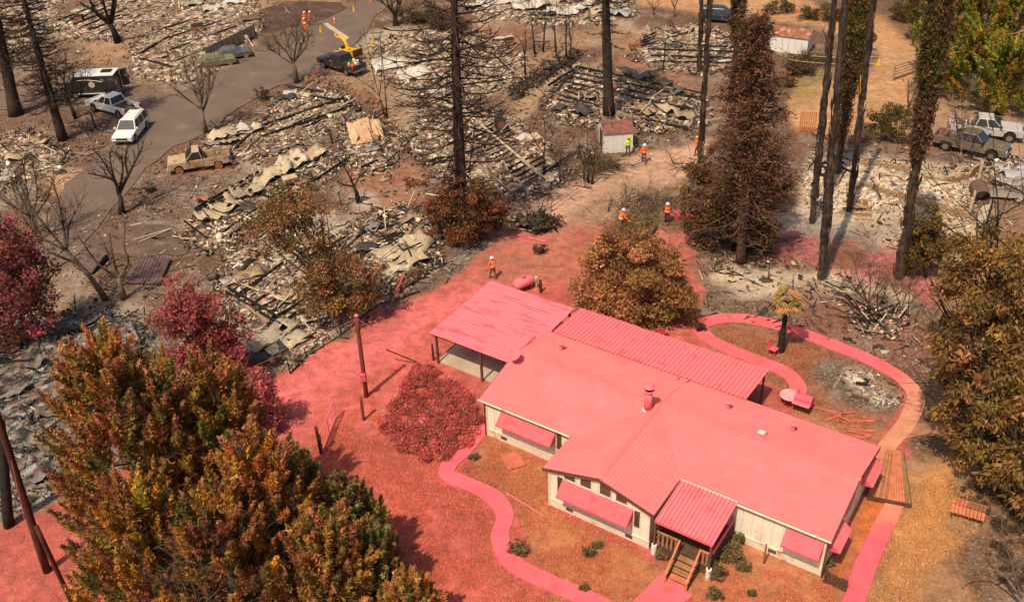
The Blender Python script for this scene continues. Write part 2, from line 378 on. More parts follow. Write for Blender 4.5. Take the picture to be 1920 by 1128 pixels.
def ground_paint(X, Y):
    P = np.stack([X, Y, np.zeros_like(X)], -1)
    q = P-np.array([0, 0, CAM_H]); z = np.maximum(q@FW, 4.0)
    U = 960+FPX*(q@RT)/z; V_ = 564+FPX*(q@DN)/z
    n1 = (fbm(X, Y, 5.0, 3)-.5)*2; n2 = (fbm(X, Y, 1.6, 9, 3)-.5)*2
    C = np.zeros(X.shape+(3,)); B = np.zeros(X.shape); PC = np.zeros(X.shape+(3,)); PC[:] = RED; PA = np.zeros(X.shape)
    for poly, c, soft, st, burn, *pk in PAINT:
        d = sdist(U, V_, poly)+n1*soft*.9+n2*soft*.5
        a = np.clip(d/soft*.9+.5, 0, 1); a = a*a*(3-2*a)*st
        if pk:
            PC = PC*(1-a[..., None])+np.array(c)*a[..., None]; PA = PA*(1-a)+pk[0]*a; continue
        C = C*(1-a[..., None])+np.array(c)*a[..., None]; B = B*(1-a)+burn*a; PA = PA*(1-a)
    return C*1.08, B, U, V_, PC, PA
STEP = .5
gx = np.arange(-92, 92.01, STEP); gy = np.arange(14, 176.01, STEP)
X, Y = np.meshgrid(gx, gy)
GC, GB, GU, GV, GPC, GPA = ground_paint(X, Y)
nx, ny = len(gx), len(gy)
GZ = (fbm(X, Y, 3, 21, 3)-.5)*.10
hw = [(-60, 1500), (700, 700)]
def ground_mat():
    Mt = bpy.data.materials.new('burnt_ground'); Mt.use_nodes = True; nt = Mt.node_tree; b = nt.nodes['Principled BSDF']
    b.inputs['Roughness'].default_value = .95; b.inputs['Specular IOR Level'].default_value = .15
    tc = _n(nt, 'ShaderNodeTexCoord'); L = nt.links.new
    at = _n(nt, 'ShaderNodeAttribute', attribute_name='col'); bt = _n(nt, 'ShaderNodeAttribute', attribute_name='burn')
    def noise(s, d=5, r=.6):
        n = _n(nt, 'ShaderNodeTexNoise'); n.inputs['Scale'].default_value = s; n.inputs['Detail'].default_value = d; n.inputs['Roughness'].default_value = r
        L(tc.outputs['Object'], n.inputs['Vector']); return n.outputs['Fac']
    def rng(x, a, b_, c, d):
        n = _n(nt, 'ShaderNodeMapRange'); n.inputs[1].default_value = a; n.inputs[2].default_value = b_; n.inputs[3].default_value = c; n.inputs[4].default_value = d
        L(x, n.inputs[0]); return n.outputs[0]
    def math_(op, a, b_):
        n = _n(nt, 'ShaderNodeMath', operation=op)
        for i, q in enumerate((a, b_)):
            if isinstance(q, (int, float)): n.inputs[i].default_value = q
            else: L(q, n.inputs[i])
        return n.outputs[0]
    def mix(f, a, col):
        n = _n(nt, 'ShaderNodeMix', data_type='RGBA'); L(f, n.inputs[0]); L(a, n.inputs[6]); n.inputs[7].default_value = (*col, 1); return n.outputs[2]
    src = at.outputs['Color']
    big = rng(noise(.22, 3), .35, .65, .85, 1.15); mid = rng(noise(1.4, 6, .7), .32, .68, .68, 1.34); fine = rng(noise(9, 4, .7), .3, .7, .72, 1.28)
    k = math_('MULTIPLY', math_('MULTIPLY', big, mid), fine)
    sc = _n(nt, 'ShaderNodeVectorMath', operation='SCALE'); L(src, sc.inputs[0]); L(k, sc.inputs['Scale']); src = sc.outputs[0]
    # ash flecks and char flecks where it burned
    pc = _n(nt, 'ShaderNodeAttribute', attribute_name='pinkcol'); pa = _n(nt, 'ShaderNodeAttribute', attribute_name='pink')
    mp = _n(nt, 'ShaderNodeMapping'); mp.inputs['Rotation'].default_value = (0, 0, -LANE_DIR); mp.inputs['Scale'].default_value = (.16, 1.5, 1); L(tc.outputs['Object'], mp.inputs[0])
    sn = _n(nt, 'ShaderNodeTexNoise'); sn.inputs['Scale'].default_value = 1.1; sn.inputs['Detail'].default_value = 5; L(mp.outputs[0], sn.inputs['Vector'])
    nz = math_('ADD', math_('MULTIPLY', noise(2.2, 7, .75), .62), math_('MULTIPLY', sn.outputs['Fac'], .38))
    pf = math_('SUBTRACT', math_('MULTIPLY', pa.outputs['Fac'], 1.6), math_('MULTIPLY', rng(nz, .32, .68, 0, 1), 1.0))
    pf = rng(pf, 0, .45, 0, .95)
    sc2 = _n(nt, 'ShaderNodeVectorMath', operation='SCALE'); L(pc.outputs['Color'], sc2.inputs[0]); L(k, sc2.inputs['Scale'])
    f1 = math_('MULTIPLY', rng(noise(5.5, 6, .75), .54, .61, 0, .8), bt.outputs['Fac'])
    f2 = math_('MULTIPLY', rng(noise(3.3, 6, .75), .57, .63, 0, .8), bt.outputs['Fac'])
    f3 = math_('MULTIPLY', rng(noise(.33, 6, .68), .52, .64, 0, .6), bt.outputs['Fac']); f4 = math_('MULTIPLY', rng(noise(.47, 6, .7), .53, .66, 0, .75), bt.outputs['Fac'])
    src = mix(f3, src, (.36, .31, .265)); src = mix(f4, src, (.045, .037, .033))
    src = mix(f1, src, (.50, .42, .335)); src = mix(f2, src, (.035, .028, .025))
    mxp = _n(nt, 'ShaderNodeMix', data_type='RGBA'); L(pf, mxp.inputs[0]); L(src, mxp.inputs[6]); L(sc2.outputs[0], mxp.inputs[7]); src = mxp.outputs[2]
    L(src, b.inputs['Base Color'])
    bp = _n(nt, 'ShaderNodeBump'); bp.inputs['Strength'].default_value = .9; bp.inputs['Distance'].default_value = .07
    h = math_('ADD', noise(3.5, 6, .7), math_('MULTIPLY', noise(14, 3), .4)); L(h, bp.inputs['Height']); L(bp.outputs[0], b.inputs['Normal'])
    return Mt
_d = G(1060,400)-G(600,760); LANE_DIR = math.atan2(_d[1], _d[0])
M['ground'] = ground_mat()
DIRT_ROAD = [PAINT[-5][0], PAINT[-4][0], PAINT[-2][0]]
LANE = [(470,790),(560,695),(700,622),(860,518),(960,447),(1060,387),(1180,322),(1290,264),(1335,272),(1290,322),(1200,382),(1100,442),(990,515),(900,545),(860,560),(800,622),(700,712),(600,812),(540,850)]
fi = np.arange((nx-1)*(ny-1)); r_, c_ = fi//(nx-1), fi % (nx-1)
quads = np.stack([r_*nx+c_, r_*nx+c_+1, (r_+1)*nx+c_+1, (r_+1)*nx+c_], -1)
cu = GU.ravel()[quads].mean(1); cv = GV.ravel()[quads].mean(1)
zone = np.zeros(len(quads), int)
zone[sdist(cu, cv, LANE) > 0] = 1
for p in DIRT_ROAD: zone[(sdist(cu, cv, p) > 0)] = 2
Vall = np.stack([X.ravel(), Y.ravel(), GZ.ravel()], -1)
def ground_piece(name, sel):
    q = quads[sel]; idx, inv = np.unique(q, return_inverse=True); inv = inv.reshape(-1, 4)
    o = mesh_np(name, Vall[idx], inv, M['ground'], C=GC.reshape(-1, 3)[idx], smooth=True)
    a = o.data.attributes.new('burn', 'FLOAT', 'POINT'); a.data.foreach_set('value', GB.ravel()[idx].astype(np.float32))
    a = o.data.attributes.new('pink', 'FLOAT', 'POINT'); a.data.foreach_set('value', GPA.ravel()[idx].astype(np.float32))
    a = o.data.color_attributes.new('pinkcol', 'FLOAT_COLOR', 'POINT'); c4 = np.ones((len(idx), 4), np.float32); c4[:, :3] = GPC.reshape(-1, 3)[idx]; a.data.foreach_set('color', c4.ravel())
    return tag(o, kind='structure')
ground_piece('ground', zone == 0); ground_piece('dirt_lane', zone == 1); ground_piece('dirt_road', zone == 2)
# the land beyond, out to the horizon
mb = MB(); x0, x1, y0, y1 = gx[0], gx[-1], gy[0], gy[-1]; Bg = 1500
zc = -.06
mb.add([(-Bg,-Bg,zc),(Bg,-Bg,zc),(Bg,Bg,zc),(-Bg,Bg,zc),(x0,y0,zc),(x1,y0,zc),(x1,y1,zc),(x0,y1,zc)],
       [[0,1,5,4],[1,2,6,5],[2,3,7,6],[3,0,4,7]])
M['farland'] = mat('far_ground', SOIL, .95, .3, .05, .1, 1)
tag(mb.build('terrain', M['farland']), kind='structure')

# ------------------------------------------------------------------ asphalt
def sheet(name, poly, z, mt, parent=None, n=1, jit=0.0):
    """flat sheet from a pixel outline; edges subdivided and frayed"""
    pts = []
    for i in range(len(poly)):
        a = G(*poly[i]); b = G(*poly[(i+1) % len(poly)])
        k = max(1, int(np.linalg.norm(b-a)/n))
        for j in range(k):
            p = a+(b-a)*j/k; d = (b-a)/max(np.linalg.norm(b-a), 1e-6)
            if jit: p = p+np.array([-d[1], d[0], 0])*((vnoise(p[0]/1.3, p[1]/1.3, 5)-.5)*2*jit)
            pts.append((p[0], p[1], z))
    from mathutils.geometry import delaunay_2d_cdt
    r = delaunay_2d_cdt([Vector(p[:2]) for p in pts], [], [list(range(len(pts)))], 1, 1e-5)
    me = bpy.data.meshes.new(name); me.from_pydata([(p.x, p.y, z) for p in r[0]], [], [list(f) for f in r[2]]); me.update(); me.materials.append(mt)
    o = bpy.data.objects.new(name, me); COL.objects.link(o)
    if parent: o.parent = parent
    return o
M['asphalt'] = mat('asphalt', (.148, .105, .085), .9, .14, .5, .008, 12, dirt=((.19, .13, .095), .2, .35))
M['asphalt2'] = mat('old_driveway', (.12, .078, .06), .9, .2, .8, .01, 12, dirt=((.22, .14, .1), .3, .6))
M['line'] = mat('faded_road_paint', (.45, .38, .28), .9, .2, 3)
sheet('asphalt_road', [(-90,470),(-60,640),(60,540),(134,486),(150,472),(185,430),(215,387),(238,368),(262,332),(290,302),(330,276),(385,249),(430,216),(480,182),(520,160),(575,150),(612,140),(640,108),(684,62),(706,28),(760,-8),(800,-60),(740,-60),(664,14),(593,46),(530,80),(480,108),(409,140),(329,177),(262,176),(231,172),(140,174),(60,170),(-90,165),(-90,220),(0,207),(60,206),(120,200),(170,192),(182,216),(212,236),(206,284),(160,318),(123,345),(111,388),(78,440),(0,460)], .035+.03, M['asphalt'], n=1.2, jit=.35)['kind'] = 'structure'
sheet('driveway', [(188,430),(235,424),(300,421),(360,432),(388,452),(380,472),(330,480),(245,482),(185,474),(168,452)], .061, M['asphalt2'], n=.8, jit=.3)['kind'] = 'structure'
sheet('burnt_pad', [(448,32),(540,2),(640,6),(652,16),(600,40),(492,64)], .058, mat('scorched_pad', (.085, .05, .035), .95, .3, .6, .01, 10, dirt=((.16, .095, .06), .3, .5)), n=.8, jit=.2)['kind'] = 'structure'
sheet('stop_line', [(606,46),(614,44),(655,72),(648,77)], .072, M['line'], n=.5, jit=.05)['kind'] = 'structure'
sheet('road_edge_line', [(232,174),(300,196),(296,200),(229,178)], .070, M['asphalt2'], n=.5, jit=.05)['kind'] = 'structure'

# ------------------------------------------------------------------ concrete paths under retardant
def smooth_line(pts, step=.25):
    P = [np.asarray(p, float) for p in pts]; P = [2*P[0]-P[1]]+P+[2*P[-1]-P[-2]]; out = []
    for i in range(1, len(P)-2):
        a, b, c, d = P[i-1:i+3]; n = max(2, int(np.linalg.norm(c-b)/step))
        for k in range(n):
            t = k/n; out.append(.5*((2*b)+(-a+c)*t+(2*a-5*b+4*c-d)*t*t+(-a+3*b-3*c+d)*t**3))
    out.append(P[-2]); return out
def ribbon(name, px, width, z, colf):
    L = smooth_line([G(*p) for p in px]); mb = MB(); n = len(L); vs = []; cs = []
    for i, p in enumerate(L):
        d = L[min(i+1, n-1)]-L[max(i-1, 0)]; d /= np.linalg.norm(d); nr = np.array([-d[1], d[0], 0])
        for s in (-1, 1):
            e = p+nr*s*(width/2+.11*(vnoise(p[0]*1.1, p[1]*1.1, 3+s)-.5))
            vs += [(e[0], e[1], z), (e[0], e[1], -.08)]; c = colf(*PX(np.array([e[0], e[1], 0]))); cs += [c, c]
    fs = []
    for i in range(n-1):
        a = i*4; b = a+4; fs += [[a, a+2, b+2, b], [a, b, b+1, a+1], [a+2, a+3, b+3, b+2]]
    fs += [[0, 1, 3, 2], [(n-1)*4, (n-1)*4+2, (n-1)*4+3, (n-1)*4+1]]
    mb.v = vs; mb.f = fs; mb.c = cs
    return tag(mb.build(name, M['pinkpath'], col=True), kind='structure')
def pkf(u, v): return (.76, .125, .16)
def loopf(u, v):
    t = min(max((u-1640)/80+(v-740)/120, 0), 1); a = np.array((.76, .125, .15)); b = np.array((.56, .25, .15)); return tuple(a*(1-t)+b*t)
def rightf(u, v):
    t = min(max((1010-v)/60, 0), 1); a = np.array((.72, .11, .15)); b = np.array((.60, .22, .13)); return tuple(a*(1-t)+b*t)
ribbon('front_path', [(922,778),(872,842),(842,872),(842,893),(890,913),(928,934),(947,965),(939,1000),(945,1035),(975,1065),(1030,1092),(1100,1122),(1150,1145),(1220,1175)], .95, .075, pkf)
ribbon('porch_path', [(1270,1096),(1240,1122),(1205,1160),(1190,1190)], 1.75, .083, pkf)
ribbon('garden_loop_path', [(1478,752),(1496,728),(1470,698),(1400,669),(1345,645),(1318,625),(1316,609),(1340,600),(1385,597),(1440,606),(1500,624),(1580,654),(1640,680),(1690,710),(1714,738),(1712,768),(1692,803),(1668,832),(1650,862)], .98, .078, loopf)
ribbon('branch_path', [(1682,815),(1720,806),(1770,806),(1830,818)], 1.0, .070, lambda u, v: (.36, .17, .10))
ribbon('side_path', [(1688,925),(1655,990),(1628,1050),(1605,1115),(1580,1175)], .92, .074, rightf)
# ------------------------------------------------------------------ the surviving house (local x = -l along the house, y = w across it)
AZ = math.radians(34.7)
HO = G(1559, 1015, 2.5)
HLOC = (HO[0], HO[1], 0)
house = empty('house', HLOC, -AZ, 'long cream manufactured house with a roof dyed pink by fire retardant', 'house')
def h(l, w_, z): return (-l, w_, z)
def HW(l, w_, z=0):                       # house coordinates -> world
    c, s = math.cos(-AZ), math.sin(-AZ); return np.array([HO[0]+c*-l-s*w_, HO[1]+s*-l+c*w_, z])
EZ, RZ, RW = 2.50, 3.35, 3.75
LEN = 19.7
def slope(name, a0, a1, b0, b1, n, lift=.022, th=.10):
    """roof slope in overlapping shingle courses from eave line a to ridge line b"""
    a0, a1, b0, b1 = map(Vector, (a0, a1, b0, b1)); mb = MB(); k = 24
    for i in range(n):
        t0, t1 = i/n, min((i+1.12)/n, 1)
        for j in range(k):
            s0, s1 = j/k, (j+1)/k
            def q(s, t, dz):
                p = (a0.lerp(b0, t)).lerp(a1.lerp(b1, t), s); return (p.x, p.y, p.z+dz)
            d0 = lift+.006*R.random()
            mb.add([q(s0, t0, d0), q(s1, t0, d0), q(s1, t1, 0), q(s0, t1, 0), q(s0, t0, -.01), q(s1, t0, -.01)], [[0,1,2,3],[4,5,1,0]])
    return mb.build(name, M['pinkroof'], house, fix=False)
slope('roof_slope', h(LEN,0,EZ), h(0,0,EZ), h(LEN,RW,RZ), h(0,RW,RZ), 19)
slope('roof_slope', h(0,7.5,EZ), h(LEN,7.5,EZ), h(0,RW,RZ), h(LEN,RW,RZ), 19)
WL, WR, WM, WF = 13.8, 7.6, 10.6, -2.8
slope('wing_roof_slope', h(WL,WF,EZ+.02), h(WL,0.05,EZ+.02), h(WM,WF,RZ+.03), h(WM,RW+.02,RZ+.03), 16)
slope('wing_roof_slope', h(WR,0.05,EZ+.02), h(WR,WF,EZ+.02), h(WM,RW+.02,RZ+.03), h(WM,WF,RZ+.03), 16)
# a closed deck below each slope so the roof has a body
mb = MB()
mb.prism([(0.02,EZ-.12),(RW,RZ-.12),(7.48,EZ-.12),(7.48,EZ-.02),(RW,RZ-.02),(0.02,EZ-.02)], 'x', -LEN+.02, -.02); mb.build('roof_deck', M['brown'], house)
mb = MB(); mb.prism([(-WL+.02,EZ-.10),(-WM,RZ-.09),(-WR-.02,EZ-.10),(-WR-.02,EZ),(-WM,RZ+.01),(-WL+.02,EZ)], 'y', WF+.02, 0.0); mb.build('roof_deck', M['brown'], house)
def cap_strip(a, b, n):                   # ridge caps: overlapping bent tabs
    a, b = Vector(a), Vector(b); d = (b-a).normalized(); s = Vector((-d.y, d.x, 0)); mb = MB()
    for i in range(n):
        p, q = a.lerp(b, i/n), a.lerp(b, (i+1.2)/n)
        u, v = Vector((0,0,.05)), Vector((0,0,.026)); e = Vector((0,0,-.022))
        mb.add([p+u, p+s*.11+u+e, q+s*.11+v+e, q+v, p-s*.11+u+e, q-s*.11+v+e], [[0,1,2,3],[0,3,5,4]])
    return mb.build('ridge_cap', M['pinkroof'], house, fix=False)
M['pinkshingle2'] = mat('pink_ridge_shingle', (.76, .135, .15), .9, .1, 4)
cap_strip(h(LEN,RW,RZ), h(0,RW,RZ), 70)
cap_strip(h(WM,WF,RZ+.03), h(WM,RW,RZ+.03), 26)
mb = MB(); mb.beam(h(WM+.05,RW+.1,RZ+.01), h(WM+.05,7.45,EZ+.04), .05, .03); mb.build('roof_seam', M['pinkroof'], house)
# fascias
def fascia(a, b, mt='brown', hh=.16, th=.035): mb = MB(); mb.beam(a, b, th, hh); return mb.build('fascia', M[mt], house)
for a, b in ((h(LEN+.02,-.02,EZ-.07), h(WL,-.02,EZ-.07)), (h(WR-.05,-.02,EZ-.07), h(-.02,-.02,EZ-.07)), (h(LEN,7.52,EZ-.07), h(0,7.52,EZ-.07)),
             (h(-.02,-.02,EZ-.07), h(-.02,RW,RZ-.07)), (h(-.02,7.52,EZ-.07), h(-.02,RW,RZ-.07)), (h(LEN+.02,0,EZ-.07), h(LEN+.02,RW,RZ-.07)), (h(LEN+.02,7.5,EZ-.07), h(LEN+.02,RW,RZ-.07)),
             (h(WL+.02,WF-.02,EZ-.06), h(WM,WF-.02,RZ-.05)), (h(WR-.02,WF-.02,EZ-.06), h(WM,WF-.02,RZ-.05)), (h(WL+.02,WF,EZ-.07), h(WL+.02,0,EZ-.07)), (h(WR-.02,WF,EZ-.07), h(WR-.02,0,EZ-.07))):
    fascia(a, b)
mb = MB(); mb.tube([h(4.6,-.09,EZ+.01), h(-.02,-.09,EZ+.01)], .05, 6); mb.build('gutter', M['creamlow'], house)
mb = MB(); mb.tube([h(LEN,-.09,EZ+.01), h(WL+.05,-.09,EZ+.01)], .05, 6); mb.build('gutter', M['creamlow'], house)

# walls: a core, panels of siding on it, skirting below
ZS = .52
def wing_top(l): return EZ+(RZ-EZ)*(1-abs(l-WM)/3.2)-.12
def main_end_top(w_): return EZ+(RZ-EZ)*(1-abs(w_-RW)/3.75)-.12
core = MB(); core.box(-19.3+.03, -.2-.03, .15, 7.3, 0, EZ-.13); core.build('wall_core', M['creamlow'], house)
core = MB(); core.box(-13.5+.03, -7.85-.03, -2.63, .14, 0, EZ-.13); core.build('wall_core', M['creamlow'], house)
def panels(wall, a, b, fixed, face, n, top, z0=ZS):
    """wall in panels between a and b; face 'f' = front (fixed w), 'r'/'l' = end (fixed l)"""
    for i in range(n):
        p, q = a+(b-a)*i/n+.012, a+(b-a)*(i+1)/n-.012; t0, t1 = top(p), top(q); mb = MB(); d = .03+.004*R.random()
        if face == 'f': P = [(p,fixed),(q,fixed),(q,fixed-d),(p,fixed-d)]
        elif face == 'r': P = [(fixed,p),(fixed,q),(fixed-d,q),(fixed-d,p)]
        else: P = [(fixed,p),(fixed,q),(fixed+d,q),(fixed+d,p)]
        T = [t0, t1, t1, t0]
        mb.hexa([h(x, y, z0) for x, y in P]+[h(x, y, t) for (x, y), t in zip(P, T)])
        mb.build('siding_panel', M['cream'], wall)
def wall(): return empty('wall', (0, 0, 0)) 
def mkwall(a, b, fixed, face, n, top):
    o = bpy.data.objects.new('wall', None); COL.objects.link(o); o.parent = house
    # end triangle or strip behind the panels
    panels(o, a, b, fixed, face, n, top)
    return o
flat = lambda t: EZ-.13
mkwall(13.8, 19.3, .15, 'f', 11, flat); mkwall(.2, 7.8, .15, 'f', 15, flat); mkwall(7.85, 13.5, -2.63, 'f', 12, wing_top)
mkwall(-2.6, .1, 13.47, 'l', 6, flat); mkwall(-2.6, .1, 7.88, 'r', 6, flat); mkwall(.18, 7.3, .23, 'r', 14, main_end_top); mkwall(.18, 7.3, 19.27, 'l', 14, main_end_top)
mb = MB(); mb.prism([(-13.47,EZ-.14),(-WM,RZ-.12),(-7.88,EZ-.14)], 'y', -2.63, -2.4); mb.build('gable', M['cream'], house)
mb = MB(); mb.prism([(.2,EZ-.14),(RW,RZ-.13),(7.3,EZ-.14)], 'x', -.5, -.24); mb.build('gable', M['cream'], house)
# skirting boards with a ledge
def skirt(a, b, fixed, face):
    mb = MB(); e = .055
    if face == 'f': mb.box(-b, -a, fixed-e, fixed-.001, 0, ZS-.03); mb.box(-b-.01, -a+.01, fixed-e-.035, fixed-.001, ZS-.03, ZS)
    else:
        s = -1 if face == 'r' else 1; x0, x1 = sorted((-(fixed), -(fixed+s*e))); mb.box(x0, x1, a, b, 0, ZS-.03)
        x0, x1 = sorted((-(fixed), -(fixed+s*(e+.035)))); mb.box(x0, x1, a, b, ZS-.03, ZS)
    mb.build('skirting', M['creamlow'], house)
skirt(13.8,19.35,.15,'f'); skirt(.15,7.8,.15,'f'); skirt(7.8,13.55,-2.63,'f'); skirt(-2.6,.1,13.47,'l'); skirt(.18,7.3,.23,'r')
def vent(l, w_): mb = MB(); mb.box(-l-.2, -l+.2, w_-.075, w_-.05, .18, .38); mb.build('skirting_vent', M['brown'], house)
for l in (18.2, 14.9, 2.6): vent(l, .15)
for l in (12.3, 8.9): vent(l, -2.63)
def corner(l, w_, z1, ww=.1): mb = MB(); mb.box(-l-ww/2, -l+ww/2, w_-ww/2, w_+ww/2, 0, z1); mb.build('corner_board', M['creamlow'], house)
corner(19.3,.13,EZ-.14); corner(13.5,-2.66,EZ-.14); corner(7.86,-2.66,EZ-.14); corner(.2,.12,EZ-.14)
mb = MB(); mb.tube([h(19.38,.02,EZ-.15), h(19.38,.02,.1)], .045, 6); mb.build('downspout', M['wooddark'], house)
mb = MB(); mb.tube([h(.12,.0,EZ-.15), h(.12,-.02,.1)], .045, 6); mb.build('downspout', M['wooddark'], house)

# windows, awnings, shutters
def window(l0, l1, w_, z0, z1, panes=3, face='f'):
    mb = MB(); f = .06
    fr = bpy.data.objects.new('window', None); COL.objects.link(fr); fr.parent = house
    def bx(mb, a, b, d0, d1, z0, z1):
        if face == 'f': mb.box(-b, -a, w_-d1, w_-d0, z0, z1)
        else: mb.box(-w_+d0, -w_+d1, a, b, z0, z1)
    for a, b, c, d in ((l0,l1,z0,z0+f),(l0,l1,z1-f,z1),(l0,l0+f,z0+f+.002,z1-f-.002),(l1-f,l1,z0+f+.002,z1-f-.002)): bx(mb, a, b, .035, .075, c, d)
    mb.build('window_frame', M['white'], fr)
    for i in range(panes):
        a = l0+f+(l1-l0-2*f)*i/panes+.01; b = l0+f+(l1-l0-2*f)*(i+1)/panes-.01
        mb = MB(); bx(mb, a, b, .036, .055, z0+f+.004, z1-f-.004); mb.build('pane', M['glass'], fr)
def awning(a, b, w_, z1, drop, out, face='f', n=9):
    aw = bpy.data.objects.new('awning', None); COL.objects.link(aw); aw.parent = house
    mb = MB()
    if face == 'f':
        corr(mb, h(b,w_,z1), Vector(h(0,-out,-drop)), Vector((b-a,0,0)), n, .05); mb.build('awning_sheet', M['pinkmetal'], aw, fix=False, solid=.008)
        for l in (a, b):
            mb = MB(); mb.add([h(l,w_,z1-.012), h(l,w_-out,z1-drop-.01), h(l,w_-.02,z1-drop-.06), h(l-.02,w_,z1-.012), h(l-.02,w_-out,z1-drop-.01), h(l-.02,w_-.02,z1-drop-.06)], [[0,1,2],[5,4,3],[0,3,4,1],[1,4,5,2],[2,5,3,0]]); mb.build('awning_end', M['pinkshade'], aw)
        mb = MB(); mb.beam(h(a,w_-out,z1-drop-.03), h(b,w_-out,z1-drop-.03), .03, .07); mb.build('awning_rail', M['pinkshade'], aw)
    else:
        corr(mb, h(w_,a,z1), Vector((out,0,-drop)), Vector((0,b-a,0)), n, .022); mb.build('awning_sheet', M['pinkmetal'], aw, fix=False, solid=.008)
        for y in (a, b):
            mb = MB(); mb.add([(-w_,y,z1-.012),(-w_+out,y,z1-drop-.01),(-w_,y,z1-drop-.06),(-w_,y+.02,z1-.012),(-w_+out,y+.02,z1-drop-.01),(-w_,y+.02,z1-drop-.06)], [[0,1,2],[5,4,3],[0,3,4,1],[1,4,5,2],[2,5,3,0]]); mb.build('awning_end', M['pinkshade'], aw)
awning(14.85,18.3,.10,2.15,.50,.62); window(15.1,18.1,.15,1.05,2.0,4)
awning(8.75,12.7,-2.68,2.18,.62,.68,n=11); window(9.0,12.45,-2.63,.98,2.0,4)
awning(.32,2.12,.10,2.15,.62,.62); window(.5,1.95,.15,1.05,2.0,2)
awning(5.4,7.2,.20,2.15,.55,.62,'r'); window(5.6,7.0,.23,1.05,2.0,2,'r')
awning(.35,2.1,.20,2.15,.55,.62,'r'); window(.5,1.95,.23,1.05,2.0,2,'r')
window(3.1,4.4,.23,1.2,2.0,2,'r')
def shutter(l, w_, z0, z1):
    s = bpy.data.objects.new('shutter', None); COL.objects.link(s); s.parent = house
    for i in range(3):
        mb = MB(); x = -l+(i-1)*.10; mb.box(x-.042, x+.042, w_-.07, w_-.037, z0, z1-.02*(i % 2)); mb.build('slat', M['wooddark'], s)
    for z in (z0+.15, z1-.2):
        mb = MB(); mb.box(-l-.15, -l+.15, w_-.095, w_-.071, z, z+.07); mb.build('batten', M['wooddark'], s)
shutter(12.85,-2.63,1.15,2.25); shutter(8.52,-2.63,1.15,2.2); shutter(14.6,.15,1.15,2.2)
for a, b in ((11.95,12.6),(11.05,11.7),(9.95,10.6),(9.05,9.7)):          # clerestory lights that follow the gable
    o = bpy.data.objects.new('clerestory_window', None); COL.objects.link(o); o.parent = house
    z0 = 2.28; tt = lambda l: max(wing_top(l)-.13, z0+.12)
    P = [(b,z0),(a,z0),(a,tt(a)),(b,tt(b))]; cx = sum(p[0] for p in P)/4; cz = sum(p[1] for p in P)/4
    mb = MB()
    for i in range(4):
        p, q = P[i], P[(i+1) % 4]; mb.beam(h(p[0],-2.685,p[1]), h(q[0],-2.685,q[1]), .05, .05, up=(0,1,0))
    mb.build('window_frame', M['white'], o)
    mb = MB(); mb.prism([(-p[0],p[1]) for p in P], 'y', -2.672, -2.664); mb.build('pane', M['brown'], o)

# porch
pr = bpy.data.objects.new('porch', None); COL.objects.link(pr); pr.parent = house
DZ = .78
for i in range(5):
    mb = MB(); a, b = 4.55+i*.59, 4.55+(i+1)*.59
    corr(mb, h(b,-2.88,2.30), Vector((b-a,0,0)), Vector((0,2.84,.32)), 3, .075, kind='box'); mb.build('porch_roof_sheet', M['pinkworn2' if False else 'pinkmetal'], pr, fix=False, solid=.008)
mb = MB(); mb.beam(h(4.55,-2.86,2.23), h(7.5,-2.86,2.23), .05, .12); mb.build('porch_beam', M['pinkshade'], pr)
mb = MB(); mb.beam(h(4.57,-2.86,2.23), h(4.57,-.05,2.54), .05, .12); mb.build('porch_beam', M['pinkshade'], pr)
mb = MB(); mb.beam(h(4.55,-.03,2.63), h(7.5,-.03,2.63), .06, .05); mb.build('porch_flashing', M['creamlow'], pr)
for l, w_ in ((7.48,-2.78),(4.62,-2.80)):
    mb = MB(); mb.tube([h(l,w_,0), h(l,w_,.62)], .14, 12); mb.build('post_footing', M['white'], pr, smooth=False)
    mb = MB(); mb.box(-l-.055, -l+.055, w_-.055, w_+.055, .62, 2.24); mb.build('porch_post', M['brown'], pr)
n = 20
for i in range(n):                       # deck boards run along the house
    mb = MB(); y = -2.7+i*.141; mb.box(-7.5, -4.6, y, y+.128, DZ-.04, DZ-.003*R.random()); mb.build('deck_board', M['wooddark'], pr)
for i in range(5):
    mb = MB(); z = DZ-(i+1)*.15; y1 = -2.7-i*.29
    mb.box(-6.15, -5.2, y1-.32, y1, z-.05, z); mb.build('step', M['wood'] if i < 3 else M['woodpink'], pr)
for l in (5.14, 6.21):
    mb = MB(); mb.hexa([h(l-.025,-2.7,DZ-.3), h(l+.025,-2.7,DZ-.3), h(l+.025,-4.2,-.02), h(l-.025,-4.2,-.02), h(l-.025,-2.7,DZ), h(l+.025,-2.7,DZ), h(l+.025,-4.2,.12), h(l-.025,-4.2,.12)]); mb.build('stringer', M['wooddark'], pr)
    mb = MB(); mb.beam(h(l,-2.72,DZ+.78), h(l,-4.15,.62), .09, .05); mb.build('stair_rail', M['woodpink'], pr)
    mb = MB(); mb.box(-l-.045, -l+.045, -4.16, -4.07, 0, .60); mb.build('newel', M['woodpink'], pr)
    mb = MB(); mb.box(-l-.045, -l+.045, -2.77, -2.68, 0, DZ+.78); mb.build('newel', M['wooddark'], pr)
def rail(a, b, w_, m1='wood', m2='wood', axis='f'):
    n = max(2, int(abs(b-a)/.2))
    mb = MB()
    if axis == 'f': mb.box(-b, -a, w_-.07, w_+.03, DZ+.74, DZ+.79)
    else: mb.box(-w_-.05, -w_+.06, a, b, DZ+.74, DZ+.79)
    mb.build('rail', M[m1], pr)
    for i in range(n):
        t = a+(b-a)*(i+.5)/n; mb = MB()
        if axis == 'f': mb.box(-t-.06, -t+.06, w_-.025, w_, DZ-.1, DZ+.735)
        else: mb.box(-w_, -w_+.025, t-.06, t+.06, DZ-.1, DZ+.735)
        mb.build('picket', M[m2], pr)
